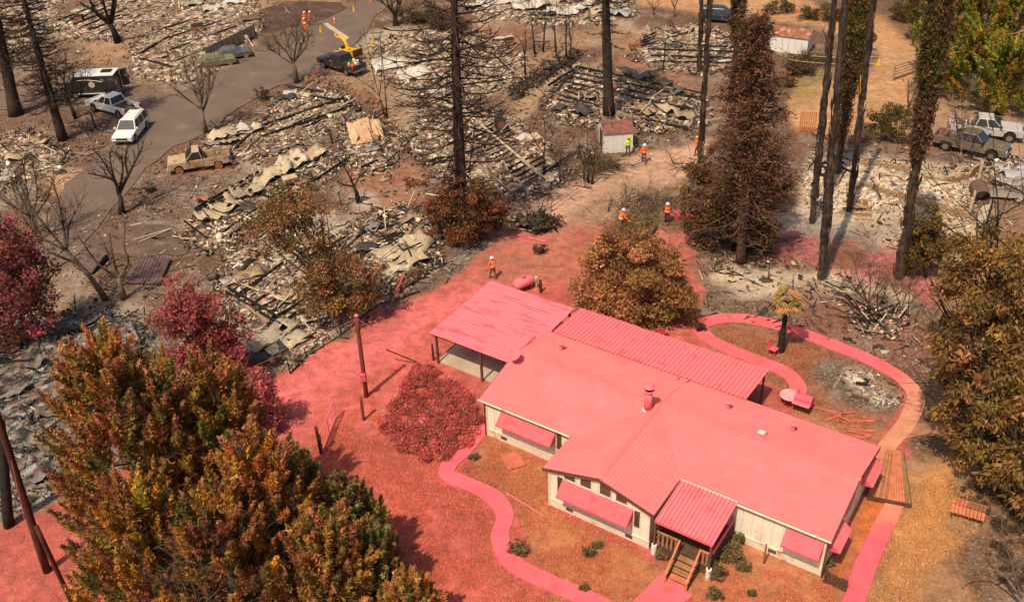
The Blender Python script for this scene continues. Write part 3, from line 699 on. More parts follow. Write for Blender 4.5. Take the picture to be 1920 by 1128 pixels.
rail(6.28,7.4,-2.74); rail(4.7,5.08,-2.74,'woodpink'); rail(-2.65,.0,4.6,'pinkshade','wooddark','r')
mb = MB(); mb.box(-7.5, -4.58, -2.72, -2.695, .1, DZ-.06); mb.build('porch_skirt', M['wooddark'], pr)
# door behind the porch
dr = MB(); dr.box(-6.9, -6.0, .04, .10, DZ+.01, 2.3); d_ = dr.build('door', M['white'], house)
for i in range(3):
    mb = MB(); mb.box(-6.8+i*.26, -6.8+i*.26+.2, .03, .039, DZ+.75, 2.1); mb.build('pane', M['glasslite'], d_)
mb = MB(); mb.ball(h(6.07,.0,DZ+.95), .035); mb.build('door_knob', M['steel'], d_)

# things standing on the roof
def rz(w_): return EZ+(RZ-EZ)*(1-abs(w_-RW)/3.75)
ch = bpy.data.objects.new('stove_pipe', None); COL.objects.link(ch); ch.parent = house; ch.location = (-11.0*(1-1.4), 3.2*(1-1.4), (rz(3.2)-.05)*(1-1.4)); ch.scale = (1.4, 1.4, 1.4)
cx, cy = -11.0, 3.2; z0 = rz(3.2)-.05
mb = MB(); mb.tube([(cx,cy,z0),(cx,cy,z0+1.0)], .15, 16); mb.build('pipe', M['pinkpipe'] if 'pinkpipe' in M else M['pinkmetal'], ch, smooth=True)
mb = MB(); mb.tube([(cx,cy,z0+.95),(cx,cy,z0+.99),(cx,cy,z0+1.0)], [.20,.20,.15], 16); mb.build('collar', M['pinkmetal'], ch)
mb = MB(); mb.tube([(cx,cy,z0+1.0),(cx,cy,z0+1.14)], .13, 16); mb.build('spark_screen', M['black'], ch)
mb = MB(); mb.tube([(cx,cy,z0+1.14),(cx,cy,z0+1.17),(cx,cy,z0+1.24),(cx,cy,z0+1.26)], [.21,.21,.13,.02], 16); mb.build('rain_cap', M['pinkmetal'], ch)
mb = MB(); mb.tube([(cx,cy,z0),(cx,cy,z0+.09)], [.24,.17], 16); mb.build('flashing', M['white'], ch)
for l, w_, s in ((17.93,5.81,1),(7.61,5.89,1),(4.09,5.98,1)):
    o = bpy.data.objects.new('roof_vent', None); COL.objects.link(o); o.parent = house; z = rz(w_)
    mb = MB(); mb.tube([h(l,w_,z-.05), h(l,w_,z+.03), h(l,w_,z+.42)], [.16,.11,.10], 10); mb.build('vent_pipe', M['pinkmetal'], o)
    mb = MB(); mb.tube([h(l,w_,z+.42), h(l,w_,z+.47), h(l,w_,z+.53)], [.17,.18,.08], 10); mb.build('vent_cap', M['pinkmetal'], o)
for l, w_ in ((11.11,7.17),(10.57,7.27),(11.02,1.17),(10.35,1.19)):
    mb = MB(); z = rz(w_)+(.12 if w_ < 3 else 0); mb.tube([h(l,w_,z-.12), h(l,w_,z+.12), h(l+.02,w_-.16,z+.2)], [.08,.08,.09], 8); mb.build('plumbing_vent', M['pinkmetal'], house)
o = bpy.data.objects.new('roof_hatch', None); COL.objects.link(o); o.parent = house; z = rz(4.53)
mb = MB(); mb.box(-5.24-.24, -5.24+.24, 4.3, 4.76, z-.1, z+.14); mb.build('hatch_box', M['pinkmetal'], o)
mb = MB(); mb.box(-5.24-.15, -5.24+.15, 4.4, 4.66, z+.142, z+.17); mb.build('hatch_lid', M['white'], o)
o = bpy.data.objects.new('satellite_dish', None); COL.objects.link(o); o.parent = house
dc = Vector(h(19.25,3.0,rz(3.0)+.62)); ax = Vector((-.25,-.45,.85)).normalized(); mb = MB(); rings = []
u = ax.orthogonal().normalized(); v = ax.cross(u); vs = [dc-ax*.10]; fs = []
for j in range(1, 4):
    rr = .36*j/3
    for k in range(16): a = 2*PI*k/16; vs.append(dc+(u*math.cos(a)+v*math.sin(a))*rr+ax*(-.10+.10*(j/3)**2))
for k in range(16): fs.append([0, 1+k, 1+(k+1) % 16])
for j in range(2):
    for k in range(16): a = 1+j*16; fs.append([a+k, a+16+k, a+16+(k+1) % 16, a+(k+1) % 16])
mb.add(vs, fs); mb.build('dish', M['pinkmetal'], o, fix=False, solid=.015)
mb = MB(); mb.tube([h(19.25,3.0,rz(3.0)-.05), tuple(dc-ax*.1)], .03, 6); mb.build('mast', M['pinkshade'], o)
mb = MB(); mb.tube([tuple(dc-u*.3), tuple(dc+ax*.35)], .015, 5); mb.ball(tuple(dc+ax*.36), .05); mb.build('feed_arm', M['pinkshade'], o)
# wall ornament by the corner
mb = MB(); mb.tube([h(.62+.17*math.cos(a),.06,.95+.17*math.sin(a)) for a in np.linspace(0,PI,9)], .03, 5); mb.build('wall_ornament', M['brown'], house)
mb = MB(); mb.tube([h(.62+.1*math.cos(a),.06,.95+.1*math.sin(a)) for a in np.linspace(0,PI,9)], .022, 5); mb.build('wall_ornament', M['shedroof'], house)
# side deck
def sdk(l, w_): return h(l, w_, .3)
far0, far1, near0, near1 = Vector(h(.15,10.1,.3)), Vector(h(-.75,10.45,.3)), Vector(h(-.12,6.2,.3)), Vector(h(-2.15,6.75,.3))
sd = bpy.data.objects.new('side_deck', None); COL.objects.link(sd); sd.parent = house
n = 15
for i in range(n):
    mb = MB(); a0, a1 = far0.lerp(far1, (i+.04)/n), far0.lerp(far1, (i+.93)/n); b0, b1 = near0.lerp(near1, (i+.04)/n), near0.lerp(near1, (i+.93)/n)
    dz = Vector((0,0,-.04)); e = Vector((0,0,.006*R.random())); mb.hexa([a0+dz, a1+dz, b1+dz, b0+dz, a0+e, a1+e, b1+e, b0+e]); mb.build('deck_board', M['woodpink'] if R.random() < .75 else M['wood'], sd)
mb = MB(); mb.beam(near0-Vector((0,.05,.15)), near1-Vector((0,.05,.15)), .05, .22); mb.beam(near1-Vector((-.03,0,.15)), far1-Vector((-.03,0,.15)), .05, .22); mb.build('deck_skirt', M['wooddark'], sd)

# ------------------------------------------------------------------ carport and patio cover
cpt = empty('carport', HLOC, -AZ, 'open carport with a streaked pink corrugated roof beside the house', 'carport')
n = 6
for i in range(n):
    a, b = 3.72+i*6.66/n, 3.72+(i+1)*6.66/n
    mb = MB(); z = lambda y: 2.38+.02*(y-3.72)
    corr(mb, h(26.05,a,z(a)), Vector((0,b-a,z(b)-z(a))), Vector((6.35,0,.02)), 4, .04, kind='box'); mb.build('roof_sheet', M['pinkworn'], cpt, fix=False, solid=.01)
for l, w_ in ((25.75,4.0),(22.35,3.9),(25.75,10.1),(22.35,10.1),(19.9,10.1)):
    mb = MB(); mb.box(-l-.06, -l+.06, w_-.06, w_+.06, 0, 2.33); mb.build('post', M['brown'], cpt)
for y in (3.85, 10.2):
    mb = MB(); mb.beam(h(26,y,2.28+.02*(y-3.7)), h(19.75,y,2.29+.02*(y-3.7)), .08, .14); mb.build('beam', M['brown'], cpt)
mb = MB(); mb.beam(h(26.06,3.7,2.36), h(26.06,10.4,2.49), .03, .1); mb.build('edge_trim', M['pinkshade'], cpt)
mb = MB(); mb.beam(h(20.2,3.75,2.46), h(20.2,6.6,2.52), .07, .10); mb.build('gutter', M['pinkshade'], cpt)
mb = MB(); mb.box(-25.9, -19.4, 4.1, 10.0, -.1, .09); mb.build('slab', M['concrete'], cpt)
pc = empty('patio_cover', HLOC, -AZ, 'pink ribbed patio roof along the back of the long house', 'patio cover')
n = 12; l0, l1 = 7.2, 19.5
for i in range(n):
    a, b = l0+(l1-l0)*i/n, l0+(l1-l0)*(i+1)/n; mb = MB()
    dz = R.uniform(-.012, .012); corr(mb, h(b,7.42,2.60+dz), Vector((b-a,0,0)), Vector((0,3.42+R.uniform(-.03,.03),-.22)), 4, .07, kind='box'); mb.build('roof_sheet', M['pinkpatio'] if 'pinkpatio' in M else M['pinkmetal'], pc, fix=False, solid=.01)
for i in range(5):
    l = l0+.15+(l1-l0-.3)*i/4; mb = MB(); mb.box(-l-.05, -l+.05, 10.55, 10.65, 0, 2.33); mb.build('post', M['brown'], pc)
mb = MB(); mb.beam(h(l0,10.6,2.31), h(l1,10.6,2.31), .07, .12); mb.build('beam', M['brown'], pc)
mb = MB(); mb.box(-18.9, -7.3, 7.36, 10.5, -.1, .05); mb.build('slab', M['concrete'], pc)
# ------------------------------------------------------------------ vegetation builders
def unit(a): return a/np.maximum(np.linalg.norm(a, axis=-1, keepdims=True), 1e-9)
def rdirs(n, rng=NR): return unit(rng.normal(size=(n, 3)))
def cards(P, size, asp=1.6, D=None, rng=NR):
    """leaf faces at points P; long axis along D or random"""
    n = len(P); a = rdirs(n, rng) if D is None else unit(D+rng.normal(size=(n, 3))*.25)
    b = unit(np.cross(a, rdirs(n, rng))); s = np.broadcast_to(np.asarray(size, float), (n,))[:, None]
    L = a*s*asp*.5; W = b*s*.55
    V = np.stack([P-L+W, P-L-W, P+L*1.1], 1).reshape(-1, 3)
    return V, None
class Leaves:
    def __init__(s): s.V = []; s.C = []
    def put(s, P, C, size, asp=1.6, D=None):
        V, _ = cards(P, size, asp, D); C = C*1.3; s.V.append(V); s.C.append(np.repeat(C, 3, 0))
    def build(s, name, parent, label=None):
        V = np.concatenate(s.V); C = np.concatenate(s.C); o = mesh_np(name, V, np.arange(len(V)).reshape(-1, 3), M['leaf'], parent, C)
        if label: o['label'] = label
        return o
def pal_pick(pal, n, rng=NR, jit=.28):
    w_ = np.array([p[1] for p in pal], float); w_ /= w_.sum()
    c = np.array([p[0] for p in pal])[rng.choice(len(pal), n, p=w_)]
    return np.clip(c*np.exp(rng.normal(size=(n, 1))*jit)*(1+rng.normal(size=(n, 3))*.07), .004, .9)
def blob(lv, ctr, rad, ncl, per, cr, size, pal, asp=1.6, shell=.45, droop=0.0, seed=1):
    rad = np.asarray(rad, float); rm = float(rad.prod()**(1/3)); size = size*.62
    ns = max(7, int(13*min(1.6, .6+rm*.5))); d = rdirs(ns); rr = .25+.75*NR.random(ns)**.7
    P = np.asarray(ctr)+d*rad*rr[:, None]; rs = np.clip(rm*NR.uniform(.24, .46, ns), size*2, 1.1)
    for p, r_, c_ in zip(P, rs, pal_pick(pal, ns, jit=.3)):
        n = int(max(12, ncl*4*PI*r_*r_/(.5*size*size*asp)*.5)); dd = rdirs(n)
        k = r_*(.35+.75*NR.random(n)**.55)*(.7+.6*vnoise(dd[:, 0]*2.5+p[0]*3, dd[:, 1]*2.5+dd[:, 2]*2.1, seed))
        Q = p+dd*k[:, None]*np.array([1, 1, .75]); Q = Q[Q[:, 2] > .03]; n = len(Q); dd = dd[:n]
        C = (c_*.6+pal_pick(pal, n, jit=.12)*.4)*np.exp(NR.normal(size=(n, 1))*.22)
        D = None
        if droop: D = unit(Q-np.asarray(ctr))*.7+NR.normal(size=(n, 3))*.5; D[:, 2] -= droop
        lv.put(Q, C, size*np.exp(NR.normal(size=n)*.25), asp, D)
def grow(mb, p, d, L, r, lev, up=.25, wob=.25, nch=3, sides=5):
    p = np.asarray(p, float); d = np.asarray(d, float); pts = [p]; n = 4 if lev > 1 else 3 if lev == 1 else 2
    for i in range(n):
        d = unit(d+NR.normal(size=3)*wob*.5+np.array([0, 0, up*.3])); pts.append(pts[-1]+d*L/n)
    rs = [r*(1-.75*i/n) for i in range(n+1)]
    mb.tube(pts, rs, sides if lev > 0 else 3, cap=False)
    if lev > 0:
        for k in range(nch):
            t = NR.uniform(.3, 1); i = min(int(t*n), n-1); q = pts[i]+(pts[i+1]-pts[i])*(t*n-i)
            nd = unit(d*.7+rdirs(1)[0]*.85+np.array([0, 0, up])); grow(mb, q, nd, L*NR.uniform(.4, .65), r*.45, lev-1, up, wob, nch, max(3, sides-1))
def limb_pts(base, px, dd0=0.0, dd1=0.0):
    n = len(px); return [ONP(base, u, v, dd0+(dd1-dd0)*i/max(n-1, 1)) for i, (u, v) in enumerate(px)]
def bare_tree(name, label, cat, base, limbs, r0, mt='bark', twigs=8, lev=1, tl=1.6, group=None, up=.35, rscale=None):
    """limbs: pixel polylines; the first is the trunk from the foot"""
    B = G(*base); t = empty(name, tuple(B), 0, label, cat, group)
    tr = MB(); br = MB(); off = B
    for i, px in enumerate(limbs):
        if i == 0:
            P = limb_pts(B, px); rs = list(np.linspace(r0, r0*.62, len(P)))
            P = [p-off for p in P]; P[0] = P[0]-np.array([0, 0, .15]); rs[0] = r0*1.25; tr.tube(P, rs, 8)
            continue
        ln = np.linalg.norm(ONP(B, *px[-1])-ONP(B, *px[0])); dd = R.uniform(-.4, .4)*ln
        P = limb_pts(B, px, 0, dd); P = [p-off for p in P]
        rr = (rscale[i] if rscale else r0*R.uniform(.38, .6)); rs = list(np.linspace(rr, rr*.35, len(P)))
        sm = smooth_line(P, max(ln/8, .15)); rs2 = np.interp(np.linspace(0, 1, len(sm)), np.linspace(0, 1, len(P)), rs)
        br.tube(sm, list(rs2), 6, cap=False)
        for k in range(int(twigs*1.35)):
            j = min(int(len(sm)*R.uniform(.3, 1)), len(sm)-2); d = unit(sm[j+1]-sm[j]); nd = unit(d*.5+rdirs(1)[0]*.8+np.array([0, 0, up]))
            grow(br, sm[j], nd, tl*R.uniform(.5, 1.1), max(rs2[j]*.5, MPP(B)*.55), lev, up, .3, 3, 4)
    tr.build('trunk', M[mt], t, smooth=True, fix=False)
    if br.v: br.build('branches', M[mt], t, smooth=True, fix=False)
    return t
def auto_bare(name, label, cat, base, hgt, r0, mt='bark', n=6, spread=.8, lev=2, group=None, trunk=.3, nch=3):
    B = G(*base); t = empty(name, tuple(B), R.uniform(0, 6), label, cat, group); tr = MB(); br = MB()
    lean = np.array([R.uniform(-.08, .08), R.uniform(-.08, .08), 1]); th = hgt*trunk
    tr.tube([(0,0,-.15), lean*th*.5, lean*th], [r0*1.25, r0, r0*.8], 7)
    for k in range(n):
        a = 2*PI*k/n+R.uniform(-.4, .4); d = unit(np.array([math.cos(a)*spread, math.sin(a)*spread, R.uniform(.7, 1.3)]))
        grow(br, lean*th*R.uniform(.75, 1), d, (hgt-th)*R.uniform(.7, 1.05), r0*R.uniform(.4, .6), lev, .3, .25, nch, 5)
    tr.build('trunk', M[mt], t, smooth=True, fix=False); br.build('branches', M[mt], t, smooth=True, fix=False); return t
def trunk_axis(base, top):
    B = G(*base); T = ONP(B, *top); return B, T-B
def snag(name, label, base, top, r0, zones, mt='bark', leaf=None, group=None, cat='tree', sides=10, twig=2):
    """burnt conifer: zones = (t0, t1, n branches, length0, length1, rise, r)"""
    B, A = trunk_axis(base, top); t = empty(name, tuple(B), 0, label, cat, group); tr = MB(); br = MB()
    n = 14; pts = []; rs = []
    for i in range(n+1):
        s = i/n; pts.append(A*s+np.array([math.sin(s*5+r0*9), math.cos(s*4+r0*5), 0])*.05*r0*4*s); rs.append(r0*(1-s)**.8*(1+.06*math.sin(i*2.1))+.03)
    pts[0] = np.array([0,0,-.2]); rs[0] = r0*1.25
    tr.tube(pts, rs, sides); tr.build('trunk', M[mt], t, smooth=True, fix=False)
    lv = Leaves(); have = False
    for t0, t1, nb, l0, l1, rise, rb in zones:
        for k in range(nb):
            s = t0+(t1-t0)*(k+R.random())/nb; a = k*2.4+R.uniform(-.5, .5); L = (l0+(l1-l0)*(s-t0)/max(t1-t0, 1e-6))*R.uniform(.6, 1.12)
            p = A*s; d = np.array([math.cos(a), math.sin(a), rise+R.uniform(-.15, .15)]); q = [p]; m_ = 5
            for i in range(m_):
                d = unit(d+np.array([0, 0, .10*(i-1)])+NR.normal(size=3)*.07); q.append(q[-1]+d*L/m_)
            br.tube(q, list(np.linspace(rb, rb*.4, m_+1)), 4, cap=False)
            for j in range(1, m_):
                for z in range(twig):
                    sd = unit(np.cross(d, [0, 0, 1])*R.choice((-1, 1))+d*.7+NR.normal(size=3)*.3); ll = L*.28*R.uniform(.5, 1.2)
                    q2 = q[j]+sd*ll; br.tube([q[j], (q[j]+q2)/2+np.array([0, 0, -.04]), q2], [rb*.5, rb*.4, rb*.25], 3, cap=False)
                    if leaf and leaf[0] <= s <= leaf[1]:
                        have = True; nn = leaf[2]; u = NR.random((nn, 1)); Q = q[j]*(1-u)+q2*u+NR.normal(size=(nn, 3))*leaf[4]
                        Q[:, 2] -= abs(NR.normal(size=nn))*leaf[4]; lv.put(Q, np.repeat(pal_pick(leaf[3], 1), nn, 0)*np.exp(NR.normal(size=(nn, 1))*.25), leaf[5]*np.exp(NR.normal(size=nn)*.3), 2.2, np.tile(unit(sd+np.array([0, 0, -.4])), (nn, 1)))
    if br.v: br.build('branches', M[mt], t, smooth=True, fix=False)
    if have: lv.build('crown', t)
    return t, B, A
def plume_tree(name, label, top, hgt, prof, npl, per, pal, tip, size=.15, group=None, plen=(.7, 1.3), bare=0, bar_mt='bark2', base=None, updir=.8, cat='tree'):
    """dense conifer of upswept sprays; prof(s) = crown radius at height fraction s"""
    T = G(top[0], top[1], hgt); B = np.array([T[0], T[1], 0.]) if base is None else G(*base)
    A = T-B; t = empty(name, tuple(B), 0, label, cat, group)
    tr = MB(); tr.tube([(0,0,-.2), A*.5, A*.97], [.32, .2, .04], 8)
    for k in range(bare):
        s = R.uniform(.15, .75); a = R.uniform(0, 2*PI); d = unit(np.array([math.cos(a), math.sin(a), .55])); grow(tr, A*s, d, prof(s)*1.05, .05, 2, .2, .15, 4, 4)
    tr.build('trunk', M[bar_mt], t, smooth=True, fix=False)
    npl = int(npl*.27); per = int(per*7); size *= .50; s = NR.random(npl)**.85; a = NR.random(npl)*2*PI
    lob = .75+.5*vnoise(np.cos(a)*2.2+hgt*3, np.sin(a)*2.2+s*4.5, int(hgt*10))
    rr = np.array([prof(x) for x in s])*lob*(.30+.65*NR.random(npl)**.6)
    P = A*s[:, None]+np.stack([np.cos(a)*rr, np.sin(a)*rr, np.zeros(npl)], -1)
    ax = unit(np.stack([np.cos(a)*.42, np.sin(a)*.42, updir+.25+NR.normal(size=npl)*.15], -1)+NR.normal(size=(npl, 3))*.10)
    L = NR.uniform(plen[0], plen[1], npl)*1.9*(1-.3*s)
    C = pal_pick(pal, npl, jit=.11)*1.75
    tone = fbm((P[:, 0]+B[0])/1.0, (P[:, 1]+B[1])+P[:, 2]*.8, 2.2, 5, 3); C = C*(.85+.3*tone)[:, None]
    tt = NR.random((npl, per)); rad = unit(np.cross(ax[:, None, :], rdirs(npl*per).reshape(npl, per, 3)))
    Q = P[:, None, :]+ax[:, None, :]*(tt*L[:, None])[..., None]+rad*((1-tt)**.8*np.minimum(1, tt*6+.3)*.25*L[:, None]*NR.random((npl, per))**.5)[..., None]
    D = unit(ax[:, None, :]*.75+rad*.6)
    CC = np.repeat(C[:, None, :], per, 1); wt = np.clip((tt-.45)*1.7, 0, 1)*NR.random((npl, 1))*tip[1]
    CC = CC*(1-wt[..., None])+np.array(tip[0])*wt[..., None]; CC = CC*np.exp(NR.normal(size=(npl, per, 1))*.2)
    Q = Q.reshape(-1, 3); lv = Leaves(); lv.put(Q, CC.reshape(-1, 3), size*np.exp(NR.normal(size=len(Q))*.25), 2.4, D.reshape(-1, 3)); lv.build('crown', t)
    return t
def mound(name, label, poly, hgt, pal, size, cov=.9, cat='hedge', rs=(.22, .45), cell=.34):
    """low spreading growth that covers a patch of ground"""
    W = np.array([G(*p)[:2] for p in poly]); B = np.array([*W.mean(0), 0.]); t = empty(name, tuple(B), 0, label, cat); lv = Leaves()
    lo, hi = W.min(0), W.max(0); n = int((hi-lo).prod()/cell**2); P = lo+(hi-lo)*NR.random((n, 2)); d = sdist(P[:, 0], P[:, 1], W); d = d-.5*fbm(P[:, 0], P[:, 1], .9, 8, 2); P, d = P[d > .0], d[d > .0]
    for p, e in zip(P, d):
        r_ = R.uniform(*rs); z = max(.12, (hgt*(.55+.6*fbm(p[0], p[1], 1.4, 3, 3))-r_*.6)*min(1, e/1.1)); c = pal_pick(pal, 1, jit=.3)[0]
        m_ = int(cov*4*PI*r_*r_/(.8*size*size)*.45); dd = rdirs(m_); dd[:, 2] = np.abs(dd[:, 2])*.9-.15
        Q = np.array([p[0]-B[0], p[1]-B[1], z])+dd*(r_*(.4+.7*NR.random(m_)))[:, None]; Q[:, 2] = np.maximum(Q[:, 2], .03)
        lv.put(Q, (c*.55+pal_pick(pal, m_, jit=.15)*.45)*np.exp(NR.normal(size=(m_, 1))*.2), size*np.exp(NR.normal(size=m_)*.25), 1.6)
    lv.build('foliage', t); return t
def leafy(name, label, base, blobs, pal, dens=1.0, size=.16, limbs=None, r0=.14, mt='bark', group=None, cat='tree', per=9, cr=.14, asp=1.6, droop=0.0, shell=.4, trunk=True):
    """broadleaf: blobs = (u, v, ru, rv[, depth offset m[, palette]]) in photo pixels on the upright plane through the foot"""
    B = G(*base); t = empty(name, tuple(B), 0, label, cat, group); lv = Leaves(); k = MPP(B); tr = MB(); ctrs = []
    for i, bl in enumerate(blobs):
        u, v, ru, rv = bl[:4]; dd = bl[4] if len(bl) > 4 else R.uniform(-.2, .2)*ru*k; pp = bl[5] if len(bl) > 5 and bl[5] else pal
        c = ONP(B, u, v, dd); k = MPP(c); rx, rz_ = ru*k, rv*k/math.cos(PITCH*.75)
        ry = (rx+rz_)/2; ctrs.append(c-B)
        blob(lv, c-B, (rx, ry, rz_), dens, per, cr, size, pp, asp, shell, droop, seed=int(u+v) % 997)
    if trunk:
        if limbs:
            for i, px in enumerate(limbs):
                P = [p-B for p in limb_pts(B, px, 0, R.uniform(-.5, .5) if i else 0)]; rr = r0 if i == 0 else r0*.5
                tr.tube(smooth_line(P, .4), list(np.linspace(rr, rr*.4, len(smooth_line(P, .4)))), 6, cap=False)
        else:
            top = np.mean(ctrs, 0); tr.tube([(0,0,-.15), top*.5, top*.9], [r0*1.2, r0*.8, r0*.4], 7)
        for c in ctrs:
            s = R.uniform(.25, .6); p = np.mean(ctrs, 0)*s
            for q in range(2): grow(tr, p, unit(c-p+NR.normal(size=3)*.3), np.linalg.norm(c-p)*1.15, r0*.4, 2, .15, .2, 3, 4)
        tr.build('trunk', M[mt], t, smooth=True, fix=False)
    lv.build('crown' if cat == 'tree' else 'foliage', t); return t
OLIVE = (.085, .075, .018); GREEN = (.055, .075, .016); OCHRE = (.23, .115, .018); RUSTL = (.26, .085, .025); BRN = (.145, .06, .024); DBRN = (.07, .032, .018); SALM = (.46, .15, .085); MAG = (.38, .05, .06); PNK = (.52, .085, .095); MAR = (.17, .03, .035); YGR = (.20, .16, .02); TANL = (.33, .19, .07)
# ------------------------------------------------------------------ the trees of the photograph
def prof1(r, p=.75, q=.12): return lambda s: r*((1-s)**p)*min(1, .45+s*3)+q
PALF = [((.23,.09,.03),3),((.21,.11,.022),3.2),(BRN,2),(OLIVE,1.8),((.15,.095,.022),2.4)]
PALG = [(OLIVE,3),((.072,.076,.026),2.4),((.18,.105,.025),2),((.13,.115,.03),1),(BRN,1),((.17,.105,.045),2)]
SALM2 = (.38, .17, .105)
PG = 'cedars crowded in front of the gate'
plume_tree('cedar_tree', 'tallest orange cedar with salmon tips, beside the leaning utility pole', (185,668), 12.5, prof1(4.3,.62,.3), 1500, 26, PALF, (SALM2,.8), .17, PG, bare=34)
plume_tree('cedar_tree', 'rusty orange cedar rising behind the tallest cedar, next to pink tree', (290,715), 11.0, prof1(3.2,.65,.25), 800, 26, PALF, (SALM2,.7), .17, PG, bare=8)
plume_tree('cedar_tree', 'brownish pink tipped cedar top touching the magenta shrub', (395,712), 10.2, prof1(3.2,.65,.25), 850, 26, PALF, (SALM2,.6), .17, PG, bare=10)
plume_tree('cedar_tree', 'orange and green cedar in the middle of the crowded cedars', (470,850), 9.5, prof1(3.3,.65,.3), 950, 26, [(RUSTL,2),(OCHRE,2),(OLIVE,2),(BRN,2)], (SALM2,.6), .17, PG, bare=14)
plume_tree('cedar_tree', 'olive green cedar facing the leaning metal gate', (552,868), 6.6, prof1(2.0,.7,.2), 800, 26, PALG, ((.33,.22,.13),.45), .16, PG, bare=4, plen=(.45, .85))
plume_tree('cedar_tree', 'greenest cedar of the row, next to the red lawn', (640,918), 5.6, prof1(1.8,.7,.2), 900, 26, PALG, ((.26,.20,.10),.4), .16, PG, bare=4, plen=(.45, .85))
plume_tree('cedar_tree', 'small olive cedar at the lawn end of the cedar row', (690,1008), 4.6, prof1(1.5,.7,.2), 800, 26, PALG, ((.3,.18,.08),.4), .16, PG, bare=4, plen=(.45, .85))
plume_tree('cedar_tree', 'orange brown cedar low in the row under the greenest cedar', (600,1000), 6.4, prof1(2.4,.7,.25), 900, 26, PALF, ((.4,.18,.09),.5), .16, PG, bare=10)
plume_tree('cedar_tree', 'dark orange cedar with many bare grey twigs', (400,960), 8.4, prof1(3.2,.6,.3), 650, 26, [(BRN,3),(OCHRE,2),(DBRN,2),(OLIVE,1)], ((.4,.16,.07),.4), .16, PG, bare=40, bar_mt='barkg')
plume_tree('cedar_tree', 'ochre cedar standing lowest beside the short dark post', (240,940), 8.0, prof1(3.1,.6,.3), 850, 26, [(OCHRE,3),(OLIVE,2),(BRN,2),(YGR,1)], ((.35,.15,.06),.4), .16, PG, bare=26, bar_mt='barkg')
plume_tree('cedar_tree', 'rust coloured cedar at the lowest end of the row', (762,1098), 3.8, prof1(1.5,.7,.2), 600, 26, PALF, ((.36,.17,.07),.5), .16, PG, plen=(.45, .85))
PALP = [((.33,.075,.085),3),((.42,.115,.12),2.6),((.20,.05,.055),2.2),((.24,.085,.05),1.6)]
leafy('retardant_tree', 'magenta leaved tree beside the trailer debris and the orange cedars', (385,735), [(350,560,52,38),(330,590,45,40),(385,590,60,45),(360,635,65,45),(425,630,45,50),(390,675,62,40),(440,670,35,35)], PALP, .5, .15, mt='bark2', cr=.16)
leafy('retardant_shrub', 'dense magenta shrub where the lane begins', (480,812), [(450,715,48,34),(490,745,44,34),(500,785,42,32),(455,770,50,36)], PALP, .6, .15, mt='bark2', cat='shrub', cr=.14)
leafy('retardant_tree', 'dark maroon tree with pink dusted boughs over the burnt rubble', (-90,700), [(0,470,50,60),(25,450,45,45),(60,520,45,45),(10,540,60,55),(70,590,40,32),(20,610,60,45),(60,480,25,22),(85,560,25,22)], [((.18,.04,.048),4),((.30,.06,.07),2.5),((.11,.035,.028),2),(BRN,2)], .38, .17, limbs=[[(-90,700),(-60,640),(-20,590)],[(-20,590),(60,560),(110,500)],[(-20,590),(20,540),(40,470)],[(-60,640),(40,610),(100,600)]], mt='bark', cr=.15)
# sparse green-brown tree
leafy('singed_tree', 'sparse green and russet tree at the rubble edge by the wire fence', (640,612), [(540,375,55,30),(590,395,38,30),(500,415,42,34),(560,430,50,30),(520,460,36,22),(620,470,30,26),(600,505,40,34),(650,500,42,34),(690,520,30,34),(625,550,45,34),(590,560,40,42),(675,560,36,34),(700,545,22,26),(655,585,28,22)], [((.15,.105,.025),4),((.24,.11,.035),3),((.17,.075,.03),3),((.10,.09,.022),2),((.34,.13,.08),1.2)], .42, .15, limbs=[[(640,612),(632,580),(622,555)],[(622,555),(600,500),(575,440),(550,390)],[(622,555),(585,490),(530,440)],[(625,560),(650,520),(660,490)],[(622,555),(610,470),(600,410)],[(600,500),(540,470),(500,430)],[(630,570),(680,555),(700,530)]], r0=.16, mt='bark2', cr=.17, shell=.2, per=8)
# round singed tree behind the house
leafy('singed_tree', 'round russet tree behind the pink carport roof', (1190,600), [(1180,500,90,58),(1120,530,58,50),(1240,530,58,50),(1180,560,95,46),(1200,465,50,28),(1130,485,44,30),(1245,495,40,30),(1100,565,36,32),(1260,575,38,32),(1190,590,70,24),(1150,450,26,18),(1280,545,24,26)], [((.28,.145,.052),4),((.22,.10,.04),3),((.36,.15,.07),2.6),((.18,.12,.034),2.6),((.42,.19,.10),1.2)], .8, .155, r0=.2, mt='bark2', cr=.15)
# pink hedge mound beside the carport
mound('hedge', 'broad low mound of crimson dusted hedge between gate post and carport', [(770,690),(800,678),(835,700),(880,735),(918,775),(915,800),(880,840),(840,868),(800,868),(750,850),(715,815),(708,795),(735,760),(755,720)], .6, [((.46,.09,.09),3),((.38,.08,.065),4),((.22,.05,.045),2),((.52,.14,.125),1.8),((.2,.085,.035),1.2)], .055)
# big trees on the right
PALR = [((.23,.125,.04),4),((.15,.095,.025),3),((.29,.14,.06),2.4),((.08,.06,.018),2.4),((.22,.12,.028),2)]
leafy('singed_tree', 'tall olive and orange tree beside the curving path and fire pit', (1850,905), [(1850,470,70,46),(1905,500,50,60),(1830,530,66,50),(1890,570,66,56),(1850,610,62,48),(1800,650,56,48),(1870,670,70,56),(1915,650,45,60),(1810,715,60,50),(1880,745,66,56),(1790,770,50,40),(1840,800,64,46),(1905,820,50,60),(1810,840,42,30),(1870,870,54,34)], PALR, .78, .17, mt='bark', r0=.26, cr=.17, asp=2.2, droop=.5)
leafy('singed_tree', 'orange brown tree hanging over the bench and dry grass', (1960,985), [(1930,780,50,60),(1940,860,60,50),(1900,890,44,30),(1935,930,50,34)], PALR, .7, .17, mt='bark', r0=.22, cr=.17, asp=2.2, droop=.5)
